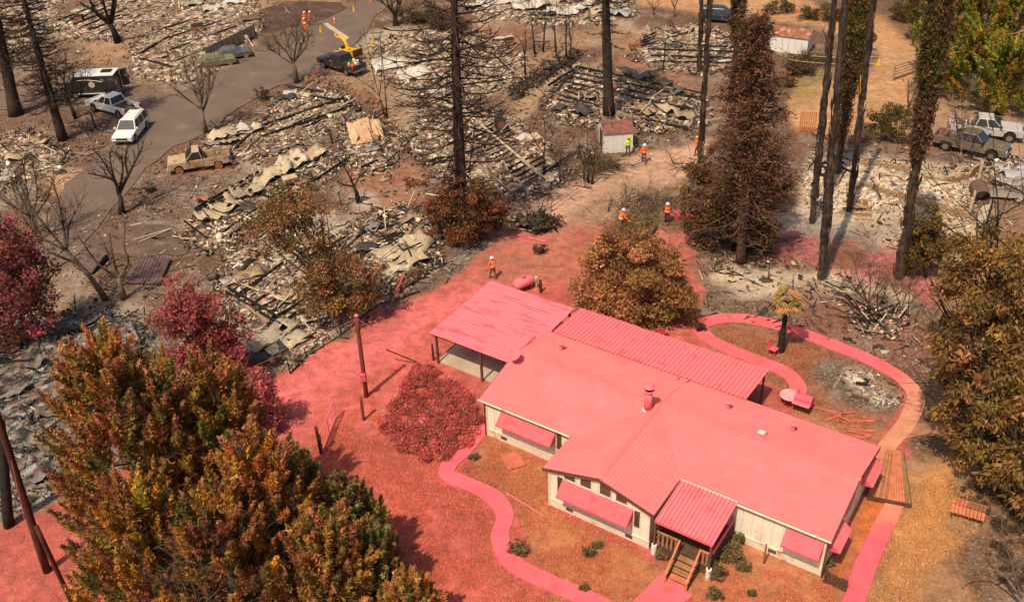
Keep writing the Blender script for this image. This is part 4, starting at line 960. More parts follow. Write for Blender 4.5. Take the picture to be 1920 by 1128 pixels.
# yellow-green pines, far right
for i, (tp, hg, r, lab) in enumerate((((1868,-30),9.5,3.6,'tall yellow green pine above the parked silver pickup'),((1925,-10),9,3.6,'yellow green pine at the road bend, beyond the tall one'),((1810,-40),9.5,3.4,'green pine leaning over the roadside shadow'),((1840,60),6.5,2.8,'low golden pine in front of the tall yellow green pine'),((1905,85),6.5,2.9,'low golden pine nearest the silver pickup'),((1770,-60),8,2.6,'dark green pine by the stop sign corner'))):
    plume_tree('pine_tree', lab, tp, hg, prof1(r,.6,.4), 420, 20, [((.14,.12,.016),3),((.09,.09,.014),3),((.19,.125,.014),2),(GREEN,2.5),((.17,.085,.016),1)] if i not in (5,) else [(GREEN,4),(DBRN,2),(OLIVE,2)], ((.25,.19,.025),.45), .22, 'green pines by the road', (.9,1.6), bare=6, bar_mt='bark', updir=.35)
# burnt conifers
PALB = [(BRN,3),((.17,.055,.028),3),(DBRN,2),((.22,.085,.04),1.5)]
snag('burnt_conifer', 'tall burnt conifer with bare bristling branches and russet skirt by the lane fence', (868,438), (836,-330), .46, [(.16,.34,30,4.0,5.2,-.14,.075),(.34,.62,62,5.6,4.8,-.12,.07),(.62,1,36,4.4,.8,.05,.06)], leaf=None, twig=2)
leafy('singed_shrub', 'russet skirt of singed needles round the foot of the tallest bare conifer', (868,452), [(865,400,62,42),(820,390,38,30),(910,395,38,34),(850,430,50,22),(890,425,44,24),(840,355,34,24),(890,360,34,26),(780,340,24,16),(935,385,22,20)], PALB+[((.10,.07,.022),1.5)], .62, .15, cat='shrub', cr=.16, asp=2.4, droop=.6, trunk=False, per=8)
snag('burnt_conifer', 'bare dark trunk standing behind the small shed', (1142,218), (1126,-300), .5, [(.30,.45,18,1.8,3.0,-.3,.06),(.45,.75,70,3.6,3.2,-.3,.065),(.75,1,40,2.4,.6,-.1,.06)], twig=2)
snag('singed_conifer', 'half burnt conifer with russet needles beside the palm and burnt lot', (1388,492), (1420,18), .30, [(.10,.32,36,3.0,3.8,-.14,.055),(.32,.98,150,4.4,1.0,-.12,.05)], mt='bark2', leaf=(.30,1.0,10,[((.125,.048,.028),4),((.08,.036,.022),3),((.16,.065,.035),2),((.07,.05,.02),1.5)],.20,.085), twig=3)
leafy('singed_shrub', 'olive skirt of half burnt needles below the russet conifer', (1375,470), [(1310,330,38,26),(1350,350,44,34),(1300,375,36,26),(1340,400,46,32),(1380,420,44,34),(1420,390,44,34),(1400,345,44,34),(1440,430,34,26),(1350,450,42,26),(1400,460,40,22),(1455,350,30,30),(1300,420,30,18)], [((.12,.085,.026),4),((.16,.075,.03),2),((.085,.066,.02),3),(DBRN,2)], .6, .16, cat='shrub', cr=.18, asp=2.6, droop=.4, mt='bark', r0=.1, per=8, shell=.2)
snag('burnt_conifer', 'leaning burnt conifer behind the white parked wagon', (118,262), (10,-120), .42, [(.18,1,150,3.6,1.6,-.1,.065)], twig=3)
snag('burnt_conifer', 'thick burnt conifer trunk at the fork of the asphalt road', (30,215), (-40,-120), .62, [(.3,1,100,3.8,2.2,-.1,.07)], twig=3)
# shaggy burnt cypress poles
def shag(name, label, base, top, r0, fol=None, group='scorched cypresses by the burnt foundation'):
    B, A = trunk_axis(base, top); t = empty(name, tuple(B), 0, label, 'tree', group); tr = MB(); H_ = np.linalg.norm(A)
    n = 26; pts = []; rs = []
    for i in range(n+1): s = i/n; pts.append(A*s+NR.normal(size=3)*.03); rs.append(r0*(1-.55*s)*R.uniform(.75, 1.15))
    pts[0] = np.array([0,0,-.2]); tr.tube(pts, rs, 9); tr.build('trunk', M['barkshag'], t, fix=False)
    st = MB()
    for k in range(int(H_*16)):
        s = R.random()**.9; a = R.uniform(0, 2*PI); rr = r0*(1-.55*s)*R.uniform(.85, 1.35); p = A*s+np.array([math.cos(a)*rr, math.sin(a)*rr, 0]); L = R.uniform(.5, 1.6)
        q = p+A/H_*L+NR.normal(size=3)*.07; st.tube([p, (p+q)/2+NR.normal(size=3)*.03, q], [.02, .05, .014], 3, cap=False)
    st.build('bark_strips', M['barkshag'], t, fix=False)
    if fol:
        lv = Leaves()
        for s0, s1, rr, npl, pal in fol:
            s = NR.uniform(s0, s1, npl); a = NR.random(npl)*2*PI; w_ = rr*(.6+.6*vnoise(s*H_*1.2, a*1.1, 4))*(.5+.5*NR.random(npl)**.5)*np.clip((s-s0)/(s1-s0+1e-6)*5+.3, 0, 1)
            P = A*s[:, None]+np.stack([np.cos(a)*w_, np.sin(a)*w_, np.zeros(npl)], -1); per = 40
            Q = np.repeat(P, per, 0)+NR.normal(size=(npl*per, 3))*np.array([.15, .15, .25]); C = np.repeat(pal_pick(pal, npl), per, 0)*np.exp(NR.normal(size=(npl*per, 1))*.2)
            lv.put(Q, C, .085*np.exp(NR.normal(size=npl*per)*.25), 2.2, np.tile(np.array([0, 0, 1.]), (npl*per, 1))+NR.normal(size=(npl*per, 3))*.5)
        lv.build('crown', t)
    return t
M['barkshag'] = mat('shaggy_bark', (.085, .056, .042), .95, .5, 3, .05, 14, dirt=((.028, .022, .02), .5, 1.1))
CYB = [((.115,.058,.032),3),((.08,.042,.025),3),((.06,.036,.02),2)]; CYG = [((.07,.07,.015),4),((.10,.085,.016),2),((.10,.045,.02),2)]
shag('cypress', 'shaggy bare cypress trunk nearest the palm tree', (1540,522), (1592,-80), .29)
shag('cypress', 'shaggy bare cypress trunk beside the ash covered foundation corner', (1522,418), (1578,-120), .24)
shag('cypress', 'slim bare cypress behind the two shaggy trunks', (1592,396), (1652,-120), .23)
shag('cypress', 'green and russet cypress column beside the stop sign', (1570,330), (1628,-120), .22, [(.18,.42,.38,110,CYB),(.36,.62,.62,220,CYB+CYG),(.58,1,.75,380,CYG)])
shag('cypress', 'thick scorched cypress column before the brown foundation walls', (1685,522), (1778,-80), .31, [(.42,.68,.45,200,CYB),(.62,1,.72,380,CYG+CYG+CYB)])
shag('cypress', 'burnt cypress pole behind the orange vested workers', (1312,305), (1342,-160), .2, None)
shag('cypress', 'slender charred pole tree in the middle of the burnt lot', (1310,138), (1322,-140), .2, None)
shag('cypress', 'dark cypress column rising behind the russet conifer', (1372,190), (1400,-160), .2, [(.35,1,.7,300,CYB+[((.06,.055,.018),4)])])
# juniper by the foundation
leafy('juniper', 'upright olive brown juniper shrub against the foundation wall', (1735,520), [(1715,440,24,34),(1745,430,26,44),(1760,460,22,36),(1730,475,34,34),(1715,490,24,22),(1752,405,12,22)], [((.10,.07,.02),4),(OLIVE,2),((.17,.09,.025),3)], .9, .14, cat='shrub', asp=2.4, cr=.13)
# palm
pb = (1463,658); B = G(*pb); pm = empty('palm_tree', tuple(B), 0, 'small fan palm with a charred trunk inside the looping path', 'palm tree')
A = ONP(B, 1477, 562)-B; mb = MB(); n = 12; mb.tube([A*(i/n)+(np.array([0,0,-.15]) if i == 0 else 0) for i in range(n+1)], [.26-.12*min(1, i/n*2)+(.02 if i % 2 else 0) for i in range(n+1)], 10); mb.build('trunk', M['char'], pm, fix=False)
M['frond'] = mat('frond', attr=True, rough=.6, var=.15, scale=5)
for k in range(17):
    a = k*2.4; el = R.uniform(-.7, 1.0); d = Vector((math.cos(a)*math.cos(el), math.sin(a)*math.cos(el), math.sin(el))); c0 = Vector(A)
    L = R.uniform(.38, .6); p = c0+d*L; mb = MB(); col = R.choice([(.17,.14,.03),(.26,.20,.05),(.42,.18,.07),(.46,.20,.10),(.24,.14,.04)]); mb.tube([c0, p], [.03, .018], 4, col)
    s = d.cross(Vector((0,0,1))).normalized(); upv = s.cross(d)
    for j in range(11):
        b = (j-5)/5*1.25; e = (d*math.cos(b)+s*math.sin(b)+Vector((0,0,-.18*abs(b)))).normalized(); q = p+e*R.uniform(.5, .75)+Vector((0,0,-.24)); mid = p.lerp(q, .5)+upv*.05; wv = e.cross(upv).normalized()*.085
        mb.add([p, mid+wv, q, mid-wv], [[0,1,2],[0,2,3]], col)
    mb.build('frond', M['frond'], pm, fix=False, col=True)
# bare broadleaf trees, limbs traced from the photograph
bare_tree('bare_tree', 'black forked burnt tree standing in the rubble beyond the dark van', 'tree', (222,80), [[(222,80),(212,55),(206,45)],[(206,45),(180,25),(160,-20)],[(206,45),(195,10),(188,-40)],[(206,45),(212,5),(214,-40)],[(206,45),(190,30),(150,5)],[(208,48),(214,20),(222,-30)]], .42, 'char', 3, 1, 1.4)
bare_tree('bare_tree', 'many stemmed bare tree at the road edge beside the burnt pickup', 'tree', (387,250), [[(387,250),(381,225),(378,205)],[(378,205),(350,185),(320,160),(300,150)],[(378,205),(365,170),(350,140),(345,115)],[(378,205),(380,160),(375,120)],[(378,205),(395,170),(405,140)],[(378,205),(372,150),(360,110)],[(380,210),(390,180),(392,130)]], .22, 'barkg', 11, 2, 2.0)
bare_tree('bare_tree', 'bare crown tree beside the dark pickup and chipper', 'tree', (556,155), [[(556,155),(553,130),(550,118)],[(550,118),(535,95),(515,80),(500,95)],[(550,118),(540,80),(530,50)],[(550,118),(555,80),(555,40)],[(550,118),(575,85),(578,60)],[(550,118),(570,70),(585,40)],[(552,122),(525,105),(500,85)]], .26, 'barkg', 13, 2, 2.2)
bare_tree('bare_tree', 'twisted brown bare tree beside the asphalt below the white wagon', 'tree', (228,400), [[(228,400),(227,380),(224,362)],[(224,362),(212,335),(195,305),(175,280),(160,285)],[(224,362),(240,330),(255,300),(268,275)],[(222,365),(215,340),(190,330),(165,325)],[(224,360),(230,320),(228,290)],[(224,360),(210,320),(205,285)],[(240,330),(235,300),(240,270)]], .26, 'bark', 7, 1, 1.4)
bare_tree('bare_tree', 'yellow barked stump tree with blunt pruned limbs by the fallen panel', 'tree', (233,560), [[(233,560),(226,535),(222,520)],[(222,520),(190,500),(165,470),(145,440)],[(222,520),(205,480),(185,440),(172,430)],[(222,520),(240,495),(232,460),(235,425)],[(222,520),(210,470),(205,430),(212,420)],[(228,525),(242,500),(240,475)]], .22, 'barkg', 3, 0, .7, rscale=[.2,.10,.09,.1,.08,.08])
bare_tree('bare_tree', 'thin pale bare tree leaning across the asphalt road', 'tree', (200,562), [[(200,562),(170,520),(125,470)],[(125,470),(118,420),(108,370),(95,330)],[(125,470),(90,430),(60,390),(40,350)],[(125,470),(130,420),(145,390),(160,365)],[(125,470),(70,440),(40,400),(20,340)],[(150,495),(90,470),(60,430),(50,380)]], .2, 'barkg', 12, 2, 1.8)
bare_tree('bare_tree', 'bushy bare tree left of the asphalt near the ash heap', 'tree', (72,450), [[(72,450),(66,425),(60,410)],[(60,410),(40,370),(20,330)],[(60,410),(70,360),(60,300)],[(60,410),(30,390),(0,370)],[(60,410),(90,370),(100,330)],[(60,410),(50,350),(40,290)]], .16, 'bark', 14, 2, 1.8)
bare_tree('bare_tree', 'scorched tree with yellowed foot beside the white pickup', 'tree', (142,222), [[(142,222),(135,205),(130,195)],[(130,195),(110,160),(100,120)],[(130,195),(135,160),(140,130)],[(130,195),(150,180),(165,140)],[(130,195),(100,175),(80,150)],[(130,195),(120,150),(125,105)]], .2, 'bark', 12, 2, 1.8)
bare_tree('bare_tree', 'charred stub tree with one forked limb in the middle of the clearing', 'tree', (673,380), [[(673,380),(668,360),(664,350)],[(664,350),(655,330),(643,308)],[(664,350),(675,330),(690,318)],[(664,350),(640,345),(632,338)]], .2, 'char', 3, 1, .7)
for lab, b, lm in (('slim bare sapling beside the rock edged driveway', (722,220), [[(722,220),(712,180)],[(712,180),(700,140),(690,90),(680,50)],[(712,180),(690,160),(665,145)],[(712,180),(716,120),(712,60)]]),
                   ('thin charred sapling in the dirt drive behind the tall conifer', (726,222), [[(726,222),(722,170)],[(722,170),(718,120),(712,70)],[(722,170),(732,150),(745,135)]]),
                   ('bent bare sapling in front of the collapsed tan shed', (720,290), [[(720,290),(712,275)],[(712,275),(700,260),(690,240)],[(712,275),(720,255),(715,235)],[(712,275),(730,262),(728,248)]]),
                   ('upright bare sapling beside the joist rubble', (1020,332), [[(1020,332),(1020,290)],[(1020,290),(1022,250),(1018,215)],[(1020,290),(1000,260),(990,235)],[(1020,270),(1035,255),(1040,235)]]),
                   ('leaning bare sapling beyond the buried joists', (1052,345), [[(1052,345),(1048,320)],[(1048,320),(1040,295),(1030,280)],[(1048,320),(1050,300),(1052,285)]])):
    bare_tree('bare_sapling', lab, 'tree', b, lm, .08, 'bark', 5, 1, 1.2, 'bare saplings on the burnt lots')
for i, (u, v, hg) in enumerate(((1103,342,4.2),(1110,345,3.8),(1096,338,3.5),(985,140,5.5),(1003,102,6.5),(1018,98,6),(1043,104,7),(1062,108,5.5),(1068,112,5))):
    auto_bare('bare_sapling', ['cluster of bare stems standing by the cut branch pile','bare upright stems rising along the blackened hedge bank'][i > 2], 'tree', (u,v), hg, .10, 'bark', 4, .35, 2, ['bare stems by the branch pile','bare stems along the hedge bank'][i > 2], .45)
auto_bare('bare_tree', 'dark gnarled bare tree beside the asphalt near the yellow cone', 'tree', (742,48), 4.5, .32, 'bark', 6, .8, 2)
bare_tree('bare_tree', 'pale two stemmed bare tree in front of the grey pickup', 'tree', (1800,305), [[(1800,305),(1802,285)],[(1802,285),(1806,240),(1815,190),(1826,150)],[(1802,285),(1822,245),(1838,200),(1850,165)],[(1802,285),(1795,240),(1790,200)],[(1806,240),(1790,205),(1785,180)]], .13, 'barkg', 9, 2, 1.6)
bare_tree('bare_shrub', 'spreading bare pinkish shrub in the grey sand beyond the path', 'shrub', (1627,578), [[(1627,578),(1628,568)],[(1628,568),(1650,545),(1665,520)],[(1628,568),(1632,530),(1628,490)],[(1628,568),(1605,545),(1585,510)],[(1628,568),(1615,550),(1580,535)],[(1628,568),(1645,535),(1650,500)],[(1628,568),(1608,520),(1600,480)]], .11, 'bark2', 10, 2, 1.4)
bare_tree('bare_shrub', 'pinkish twiggy shrub beside the burnt pole near the debris pile', 'shrub', (1690,590), [[(1690,590),(1690,580)],[(1690,580),(1700,550),(1705,530)],[(1690,580),(1680,550),(1672,530)],[(1690,580),(1710,565),(1725,550)],[(1690,580),(1670,570),(1655,555)]], .09, 'bark2', 12, 2, 1.2)
bare_tree('bare_shrub', 'bare grey vine arching over the dry grass corner', 'shrub', (1925,1150), [[(1925,1150),(1915,1120)],[(1915,1120),(1880,1075),(1855,1068),(1820,1080),(1808,1100)],[(1915,1120),(1895,1050),(1880,1000),(1878,955)],[(1915,1120),(1900,1060),(1930,1040)],[(1880,1075),(1910,1058),(1940,1056)]], .09, 'barkg', 7, 2, 1.0)
auto_bare('bare_shrub', 'twiggy shrub beside the white long shed', 'shrub', (1548,90), 2.6, .07, 'bark', 7, .9, 2)
auto_bare('bare_shrub', 'grey twig mass beside the thick scorched cypress and the metal gate', 'shrub', (1700,220), 4.2, .12, 'barkg', 9, .8, 3)
auto_bare('bare_shrub', 'round burnt bush at the edge of the tan road', 'shrub', (1225,28), 2.4, .06, 'bark', 9, .9, 2)
auto_bare('bare_tree', 'bare pale tree by the tan road next to the dark bush', 'tree', (1264,32), 3.6, .10, 'barkg', 6, .7, 2)
leafy('broom_shrub', 'green broom shrub fanning up beside the purple heap', (1672,268), [(1660,215,26,24),(1680,235,26,28),(1650,240,22,24),(1695,215,16,26)], [((.10,.085,.025),4),((.17,.13,.04),2),(DBRN,2)], .5, .13, cat='shrub', asp=3, per=6, shell=.1, mt='barkg', r0=.08)
for u, v, ru, rv, lab in ((1500,125,30,16,'grey green brush heap behind the white long shed'),(1470,150,20,12,'low green brush on the tan verge'),(790,25,40,16,'dark green brush at the end of the asphalt road'),(840,40,36,14,'dark scrub behind the paint dropped cones'),(1700,20,30,20,'dark brush across the tan road'),(1540,25,40,14,'dark scrub beyond the orange cone on the tan road'),(1460,12,26,12,'scrub bank beyond the dark parked car')):
    leafy('roadside_brush', lab, (u,v+rv), [(u,v,ru,rv),(u+ru*.6,v+2,ru*.6,rv*.8),(u-ru*.6,v+3,ru*.6,rv*.8)], [((.065,.05,.02),3),((.10,.075,.03),2),(DBRN,3)], .45, .16, cat='shrub', group='brush along the roads', per=7, cr=.25, trunk=False)
# small garden shrubs
SH = [((.14,.10,.045),4),((.19,.125,.055),2),((.10,.082,.032),3)]
for u, v, r, lab in ((970,1025,17,'round grey green bush between the front path and the wing'),(1104,1032,13,'small green bush in the middle of the front lawn'),(1096,1100,8,'tiny tuft next to the front path bend'),(888,854,8,'little green tuft on the path corner near the awning'),(1345,1068,20,'olive bush at the foot of the porch post'),(1368,1035,24,'olive bush climbing along the porch side'),(1388,1005,18,'olive bush between porch side and cream wall'),(1395,1060,14,'small bush out in front of the cream wall beside the porch'),(1240,1035,14,'olive bush under the porch corner post'),(1120,1020,9,'low tuft in front of the wing skirting'),(1410,1110,6,'single tuft on the orange lawn corner'),(1340,1110,16,'straggling weeds beside the stairs'),(1555,1052,10,'weed clump at the house corner post')):
    leafy('garden_bush', lab, (u,v+r*.7), [(u,v,r,r*.8),(u+r*.4,v+r*.2,r*.6,r*.6),(u-r*.4,v+r*.25,r*.6,r*.5)], SH, .9, .085, cat='shrub', per=7, cr=.07, r0=.03)
for u, v, r, lab in ((1012,465,14,'burnt dark bush in the ash next to the lane fence'),(280,352,12,'dark burnt bush beside the asphalt road'),(490,175,16,'wispy burnt bush at the road shoulder'),(1270,560,18,'pinkish low bush by the round russet tree'),(1310,610,14,'dry tuft beside the loop path end')):
    leafy('burnt_bush', lab, (u,v+r*.7), [(u,v,r,r*.7),(u+r*.5,v+2,r*.6,r*.5)], [(DBRN,4),((.03,.022,.018),3),((.12,.06,.035),1)], .5, .1, cat='shrub', per=6, cr=.1)
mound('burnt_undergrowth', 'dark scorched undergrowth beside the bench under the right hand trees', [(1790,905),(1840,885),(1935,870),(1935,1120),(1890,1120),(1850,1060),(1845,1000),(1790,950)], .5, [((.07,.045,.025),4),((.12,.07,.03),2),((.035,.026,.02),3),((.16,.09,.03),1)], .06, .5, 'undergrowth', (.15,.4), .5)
# ------------------------------------------------------------------ burnt houses
def inpoly(P, poly):
    x, y = P[:, 0], P[:, 1]; ins = np.zeros(len(P), bool); n = len(poly)
    for i in range(n):
        a, b = poly[i], poly[(i+1) % n]; c = (a[1] > y) != (b[1] > y)
        ins ^= c & (x < a[0]+(y-a[1])/((b[1]-a[1]) or 1e-9)*(b[0]-a[0]))
    return ins
def scatter(poly, n, edge=0.0):
    W = np.array([G(*p)[:2] for p in poly]); lo, hi = W.min(0)-edge, W.max(0)+edge; out = []
    while sum(map(len, out)) < n:
        P = lo+(hi-lo)*NR.random((n*2, 2)); d = sdist(P[:, 0], P[:, 1], W); out.append(P[d+edge*NR.random(len(P)) > 0])
    return np.concatenate(out)[:n]
CUBE = np.array([[-1,-1,-1],[1,-1,-1],[1,1,-1],[-1,1,-1],[-1,-1,1],[1,-1,1],[1,1,1],[-1,1,1]], float)/2
CF = np.array([[3,2,1,0],[4,5,6,7],[0,1,5,4],[1,2,6,5],[2,3,7,6],[3,0,4,7]])
def shards(P, S, tilt=.35, rng=NR):
    n = len(P); J = CUBE[None]+rng.normal(size=(n, 8, 3))*.11; V = J*S[:, None, :]
    a = rng.random(n)*2*PI; t = rng.normal(size=n)*tilt; ca, sa, ct, st = np.cos(a), np.sin(a), np.cos(t), np.sin(t)
    x, y, z = V[..., 0], V[..., 1], V[..., 2]
    x, z = x*ct[:, None]-z*st[:, None], x*st[:, None]+z*ct[:, None]
    x, y = x*ca[:, None]-y*sa[:, None], x*sa[:, None]+y*ca[:, None]
    V = np.stack([x, y, z], -1)+P[:, None, :]
    F = CF[None]+8*np.arange(n)[:, None, None]
    return V.reshape(-1, 3), F.reshape(-1, 4)
PALASH = [((.54,.45,.35),2.8),((.31,.215,.145),3),((.18,.118,.082),3),((.035,.029,.026),2.6),((.25,.11,.06),.6),((.11,.08,.065),1.8)]
PALDK = [((.30,.26,.23),1.2),((.17,.14,.115),2),((.09,.075,.066),2.6),((.026,.022,.02),4.4),((.20,.10,.06),.7),((.26,.26,.27),.7)]
def bed_h(x, y, hgt, seed): return hgt*(fbm(x, y, 2.2, seed, 4)**1.5*1.5)
def rubble(poly, n, parent, pal, hgt, seed, B, big=1.0, lbl=None):
    n = int(n*1.5); P2 = scatter(poly, n, .6); k = NR.random(n); s = np.exp(NR.normal(size=n)*.55)*big*.5
    S = np.empty((n, 3))
    st = k < .24; pl = (k >= .24) & (k < .66); ck = k >= .66
    S[st] = np.stack([.85*s[st], .04+.05*s[st]*.5, .06*np.ones(st.sum())], -1)
    S[pl] = np.stack([.30*s[pl], .22*s[pl], .03+.02*s[pl]], -1)
    S[ck] = np.stack([.16*s[ck]]*3, -1)
    z = bed_h(P2[:, 0], P2[:, 1], hgt, seed)+S[:, 2]*.3+.02
    P = np.stack([P2[:, 0]-B[0], P2[:, 1]-B[1], z], -1); V, F = shards(P, S, .4)
    o = mesh_np('rubble', V, F, M['rubble'], parent, np.repeat(pal_pick(pal, n, jit=.3), 8, 0)); o['kind'] = 'stuff'; return o
def ash_bed(poly, parent, pal, hgt, seed, B, st=.3):
    W = np.array([G(*p)[:2] for p in poly]); lo, hi = W.min(0)-.8, W.max(0)+.8
    xs = np.arange(lo[0], hi[0], st); ys = np.arange(lo[1], hi[1], st); X, Y = np.meshgrid(xs, ys)
    X = X+NR.normal(size=X.shape)*.1; Y = Y+NR.normal(size=Y.shape)*.1
    d = sdist(X, Y, W)+(fbm(X, Y, 1.8, seed+3)-.5)*2.0; a = np.clip(d/1.0, -1, 1)
    Z = bed_h(X, Y, hgt, seed)*np.clip(a, 0, 1)+NR.random(X.shape)*.10*np.clip(a, 0, 1)-.16*np.clip(.25-a, 0, 1)
    n = X.size; nx_ = X.shape[1]; f = np.arange((X.shape[0]-1)*(nx_-1)); r_, c_ = f//(nx_-1), f % (nx_-1)
    Q = np.stack([r_*nx_+c_, r_*nx_+c_+1, (r_+1)*nx_+c_+1, (r_+1)*nx_+c_], -1); Q = Q[(a.ravel()[Q] > -.3).all(1)]
    idx, inv = np.unique(Q, return_inverse=True); inv = inv.reshape(-1, 4)
    V = np.stack([X.ravel()-B[0], Y.ravel()-B[1], Z.ravel()], -1)[idx]
    C = pal_pick(pal, n, jit=.2)[idx]; q = fbm(X.ravel()[idx], Y.ravel()[idx], 3.0, seed+9, 3)[:, None]; C = C*.85
    C = C*1.25; o = mesh_np('ash_bed', V, inv, M['rubble'], parent, C); o['kind'] = 'stuff'; return o
def crumple(parent, c, L, W, rz, col, amp=.3, tilt=(0, 0), ribs=0, name='roof_sheet', B=(0, 0, 0), z=.15, stain=.5, nn=None):
    n, m_ = nn or (max(6, int(L/.34)), max(4, int(W/.34))); u, v = np.meshgrid(np.linspace(-.5, .5, n), np.linspace(-.5, .5, m_)); sd = R.randint(0, 9999)
    x = u*L; y = v*W
    f1 = np.abs(fbm(x+sd, y*1.3, 1.1, sd, 2)-.5)*2; f2 = np.abs(fbm(x*1.2+y*.8, y-x*.5+sd, .55, sd+5, 2)-.5)*2
    zz = amp*(f1*.8+f2*.35)+.2*amp*np.sin(u*PI*R.uniform(1, 3)+sd)+amp*.30*NR.random(u.shape)
    if ribs: zz += .04*(np.arange(m_) % 2)[:, None]
    x = x*(1-.12*amp)+(fbm(y, x, .8, sd+2, 2)-.5)*.35*amp; y = y+(fbm(x, y, .7, sd+8, 2)-.5)*.5*amp
    zz = zz+x*tilt[0]+y*tilt[1]; zz = zz-min(0, (zz.min()))+z if (tilt[0] or tilt[1]) else zz+z
    ca, sa = math.cos(rz), math.sin(rz); V = np.stack([x*ca-y*sa+c[0]-B[0], x*sa+y*ca+c[1]-B[1], zz+0*x], -1).reshape(-1, 3)
    f = np.arange((m_-1)*(n-1)); r_, c_ = f//(n-1), f % (n-1); Q = np.stack([r_*n+c_, r_*n+c_+1, (r_+1)*n+c_+1, (r_+1)*n+c_], -1)
    if stain: Q = Q[NR.random(len(Q)) > .04*amp]
    C = np.array(col)[None]*np.exp(NR.normal(size=(len(V), 1))*.12); q = np.clip(fbm(V[:, 0]+c[0], V[:, 1]+c[1], .9, sd+4, 3)*2.4-1.15, 0, 1)[:, None]*stain
    C = C*(1-q)+np.array((.16, .075, .045))*q
    o = mesh_np(name, V, Q, M['sheetm'], parent, C); s = o.modifiers.new('solid', 'SOLIDIFY'); s.thickness = .02; return o
M['footing'] = mat('scorched_footing', (.30, .21, .15), .9, .25, 2, .01, 20, dirt=((.06, .045, .04), .35, 1.3))
M['sheetm'] = mat('scorched_sheet', attr=True, rough=.65, var=.15, scale=3, dirt=((.05, .04, .035), .12, 1.6), spec=.3)
CREAM = (.56,.45,.30); WHT = (.66,.60,.53); GRY = (.26,.25,.25); DKG = (.07,.065,.065); RUS = (.32,.13,.06); TNS = (.42,.30,.19)
def beams_between(parent, B, a0, a1, b0, b1, n, w_=.10, hh=.16, z=.28, name='joist', mt='char', jit=.12):
    for i in range(n):
        t = i/max(n-1, 1); p = G(*a0)*(1-t)+G(*a1)*t; q = G(*b0)*(1-t)+G(*b1)*t
        if R.random() < jit*1.2: q = p+(q-p)*R.uniform(.45, .8)
        p = p-np.array(B)+np.array([R.uniform(-jit, jit), R.uniform(-jit, jit), z+R.uniform(-.06, .06)]); q = q-np.array(B)+np.array([R.uniform(-jit, jit), R.uniform(-jit, jit), z+R.uniform(-.1, .1)])
        m1 = (p+q)/2+np.array([0, 0, R.uniform(-.08, .02)]); mb = MB(); mb.beam(p, m1, w_, hh); mb.beam(m1-(q-p)*.002, q, w_*.96, hh*.96); mb.build(name, M[mt], parent, fix=False)
def remains(label, poly, n, pal=PALASH, hgt=.30, rows=(), sheets=(), studs=0, seed=1, big=1.0, name='burnt_house_remains', cat='ruins', group='burnt down houses', bed=True, rim=()):
    B = np.mean([G(*p) for p in poly], 0); t = empty(name, tuple(B), 0, label, cat, group)
    if bed: ash_bed(poly, t, pal, hgt, seed, B)
    rubble(poly, n, t, pal, hgt, seed, B, big)
    for i in range(len(rim)):
        a, b = rim[i], rim[(i+1) % len(rim)]
        for k in range(3):
            if R.random() < .2: continue
            p = G(a[0]+(b[0]-a[0])*k/3, a[1]+(b[1]-a[1])*k/3)-B; q = G(a[0]+(b[0]-a[0])*(k+.97)/3, a[1]+(b[1]-a[1])*(k+.97)/3)-B
            mb = MB(); zz = np.array([0, 0, .14+R.uniform(-.04, .05)]); mb.beam(p+zz, q+zz, .22, .36); mb.build('footing', M[R.choice(['char', 'footing', 'footing'])], t, fix=False)
    for r in rows: beams_between(t, B, *r[:5], **(r[5] if len(r) > 5 else {}))
    for s in sheets:
        u, v, L, W, deg, col = s[:6]; L *= .72; W *= .7; col = tuple(.82*c for c in col); kw = s[6] if len(s) > 6 else {}; crumple(t, G(u, v), L, W, math.radians(deg), col, B=B, **{'z': .22, **kw})
    if studs:
        P = scatter(poly, studs)
        for x, y in P:
            mb = MB(); L = R.uniform(.5, 2.4); a = R.uniform(0, PI); e = R.uniform(-.05, .5); z = R.uniform(.15, .4); d = np.array([math.cos(a)*math.cos(e), math.sin(a)*math.cos(e), math.sin(e)])
            p = np.array([x-B[0], y-B[1], z]); mb.beam(p, p+d*L, .07, .09); mb.build('charred_stud', M[R.choice(['char', 'char', 'wooddark', 'cart'])], t, fix=False)
    return t
remains('burnt lot with long blackened floor joists behind the black forked tree', [(85,50),(250,-25),(345,-25),(325,25),(205,78),(130,75)], 1100, rows=[((110,42),(185,66),(250,-12),(335,2),6,{})], studs=10, seed=3, sheets=[(225,32,2.4,1.6,20,TNS),(145,25,2,1.4,60,CREAM)])
remains('burnt house heap with green grey sheets behind the charred carport wall', [(240,90),(330,20),(470,-25),(495,55),(440,105),(370,160),(250,150)], 1900, rows=[((300,60),(330,120),(430,20),(450,70),4,{})], studs=24, seed=4, rim=[(255,110),(380,30),(470,60),(360,140)],
        sheets=[(405,20,4.5,3,20,WHT,dict(amp=.5)),(360,12,4,2.6,40,(.42,.42,.36),dict(amp=.6)),(440,8,4.5,2.6,10,WHT,dict(amp=.5)),(430,30,3,2,-10,GRY,dict(amp=.4)),(380,35,2.6,2,70,CREAM,dict(amp=.4)),(395,75,2.4,1.4,80,WHT,dict(amp=.2)),(300,110,2.6,1.6,10,TNS),(470,38,3.5,2.4,25,(.2,.12,.075),dict(amp=.2))])
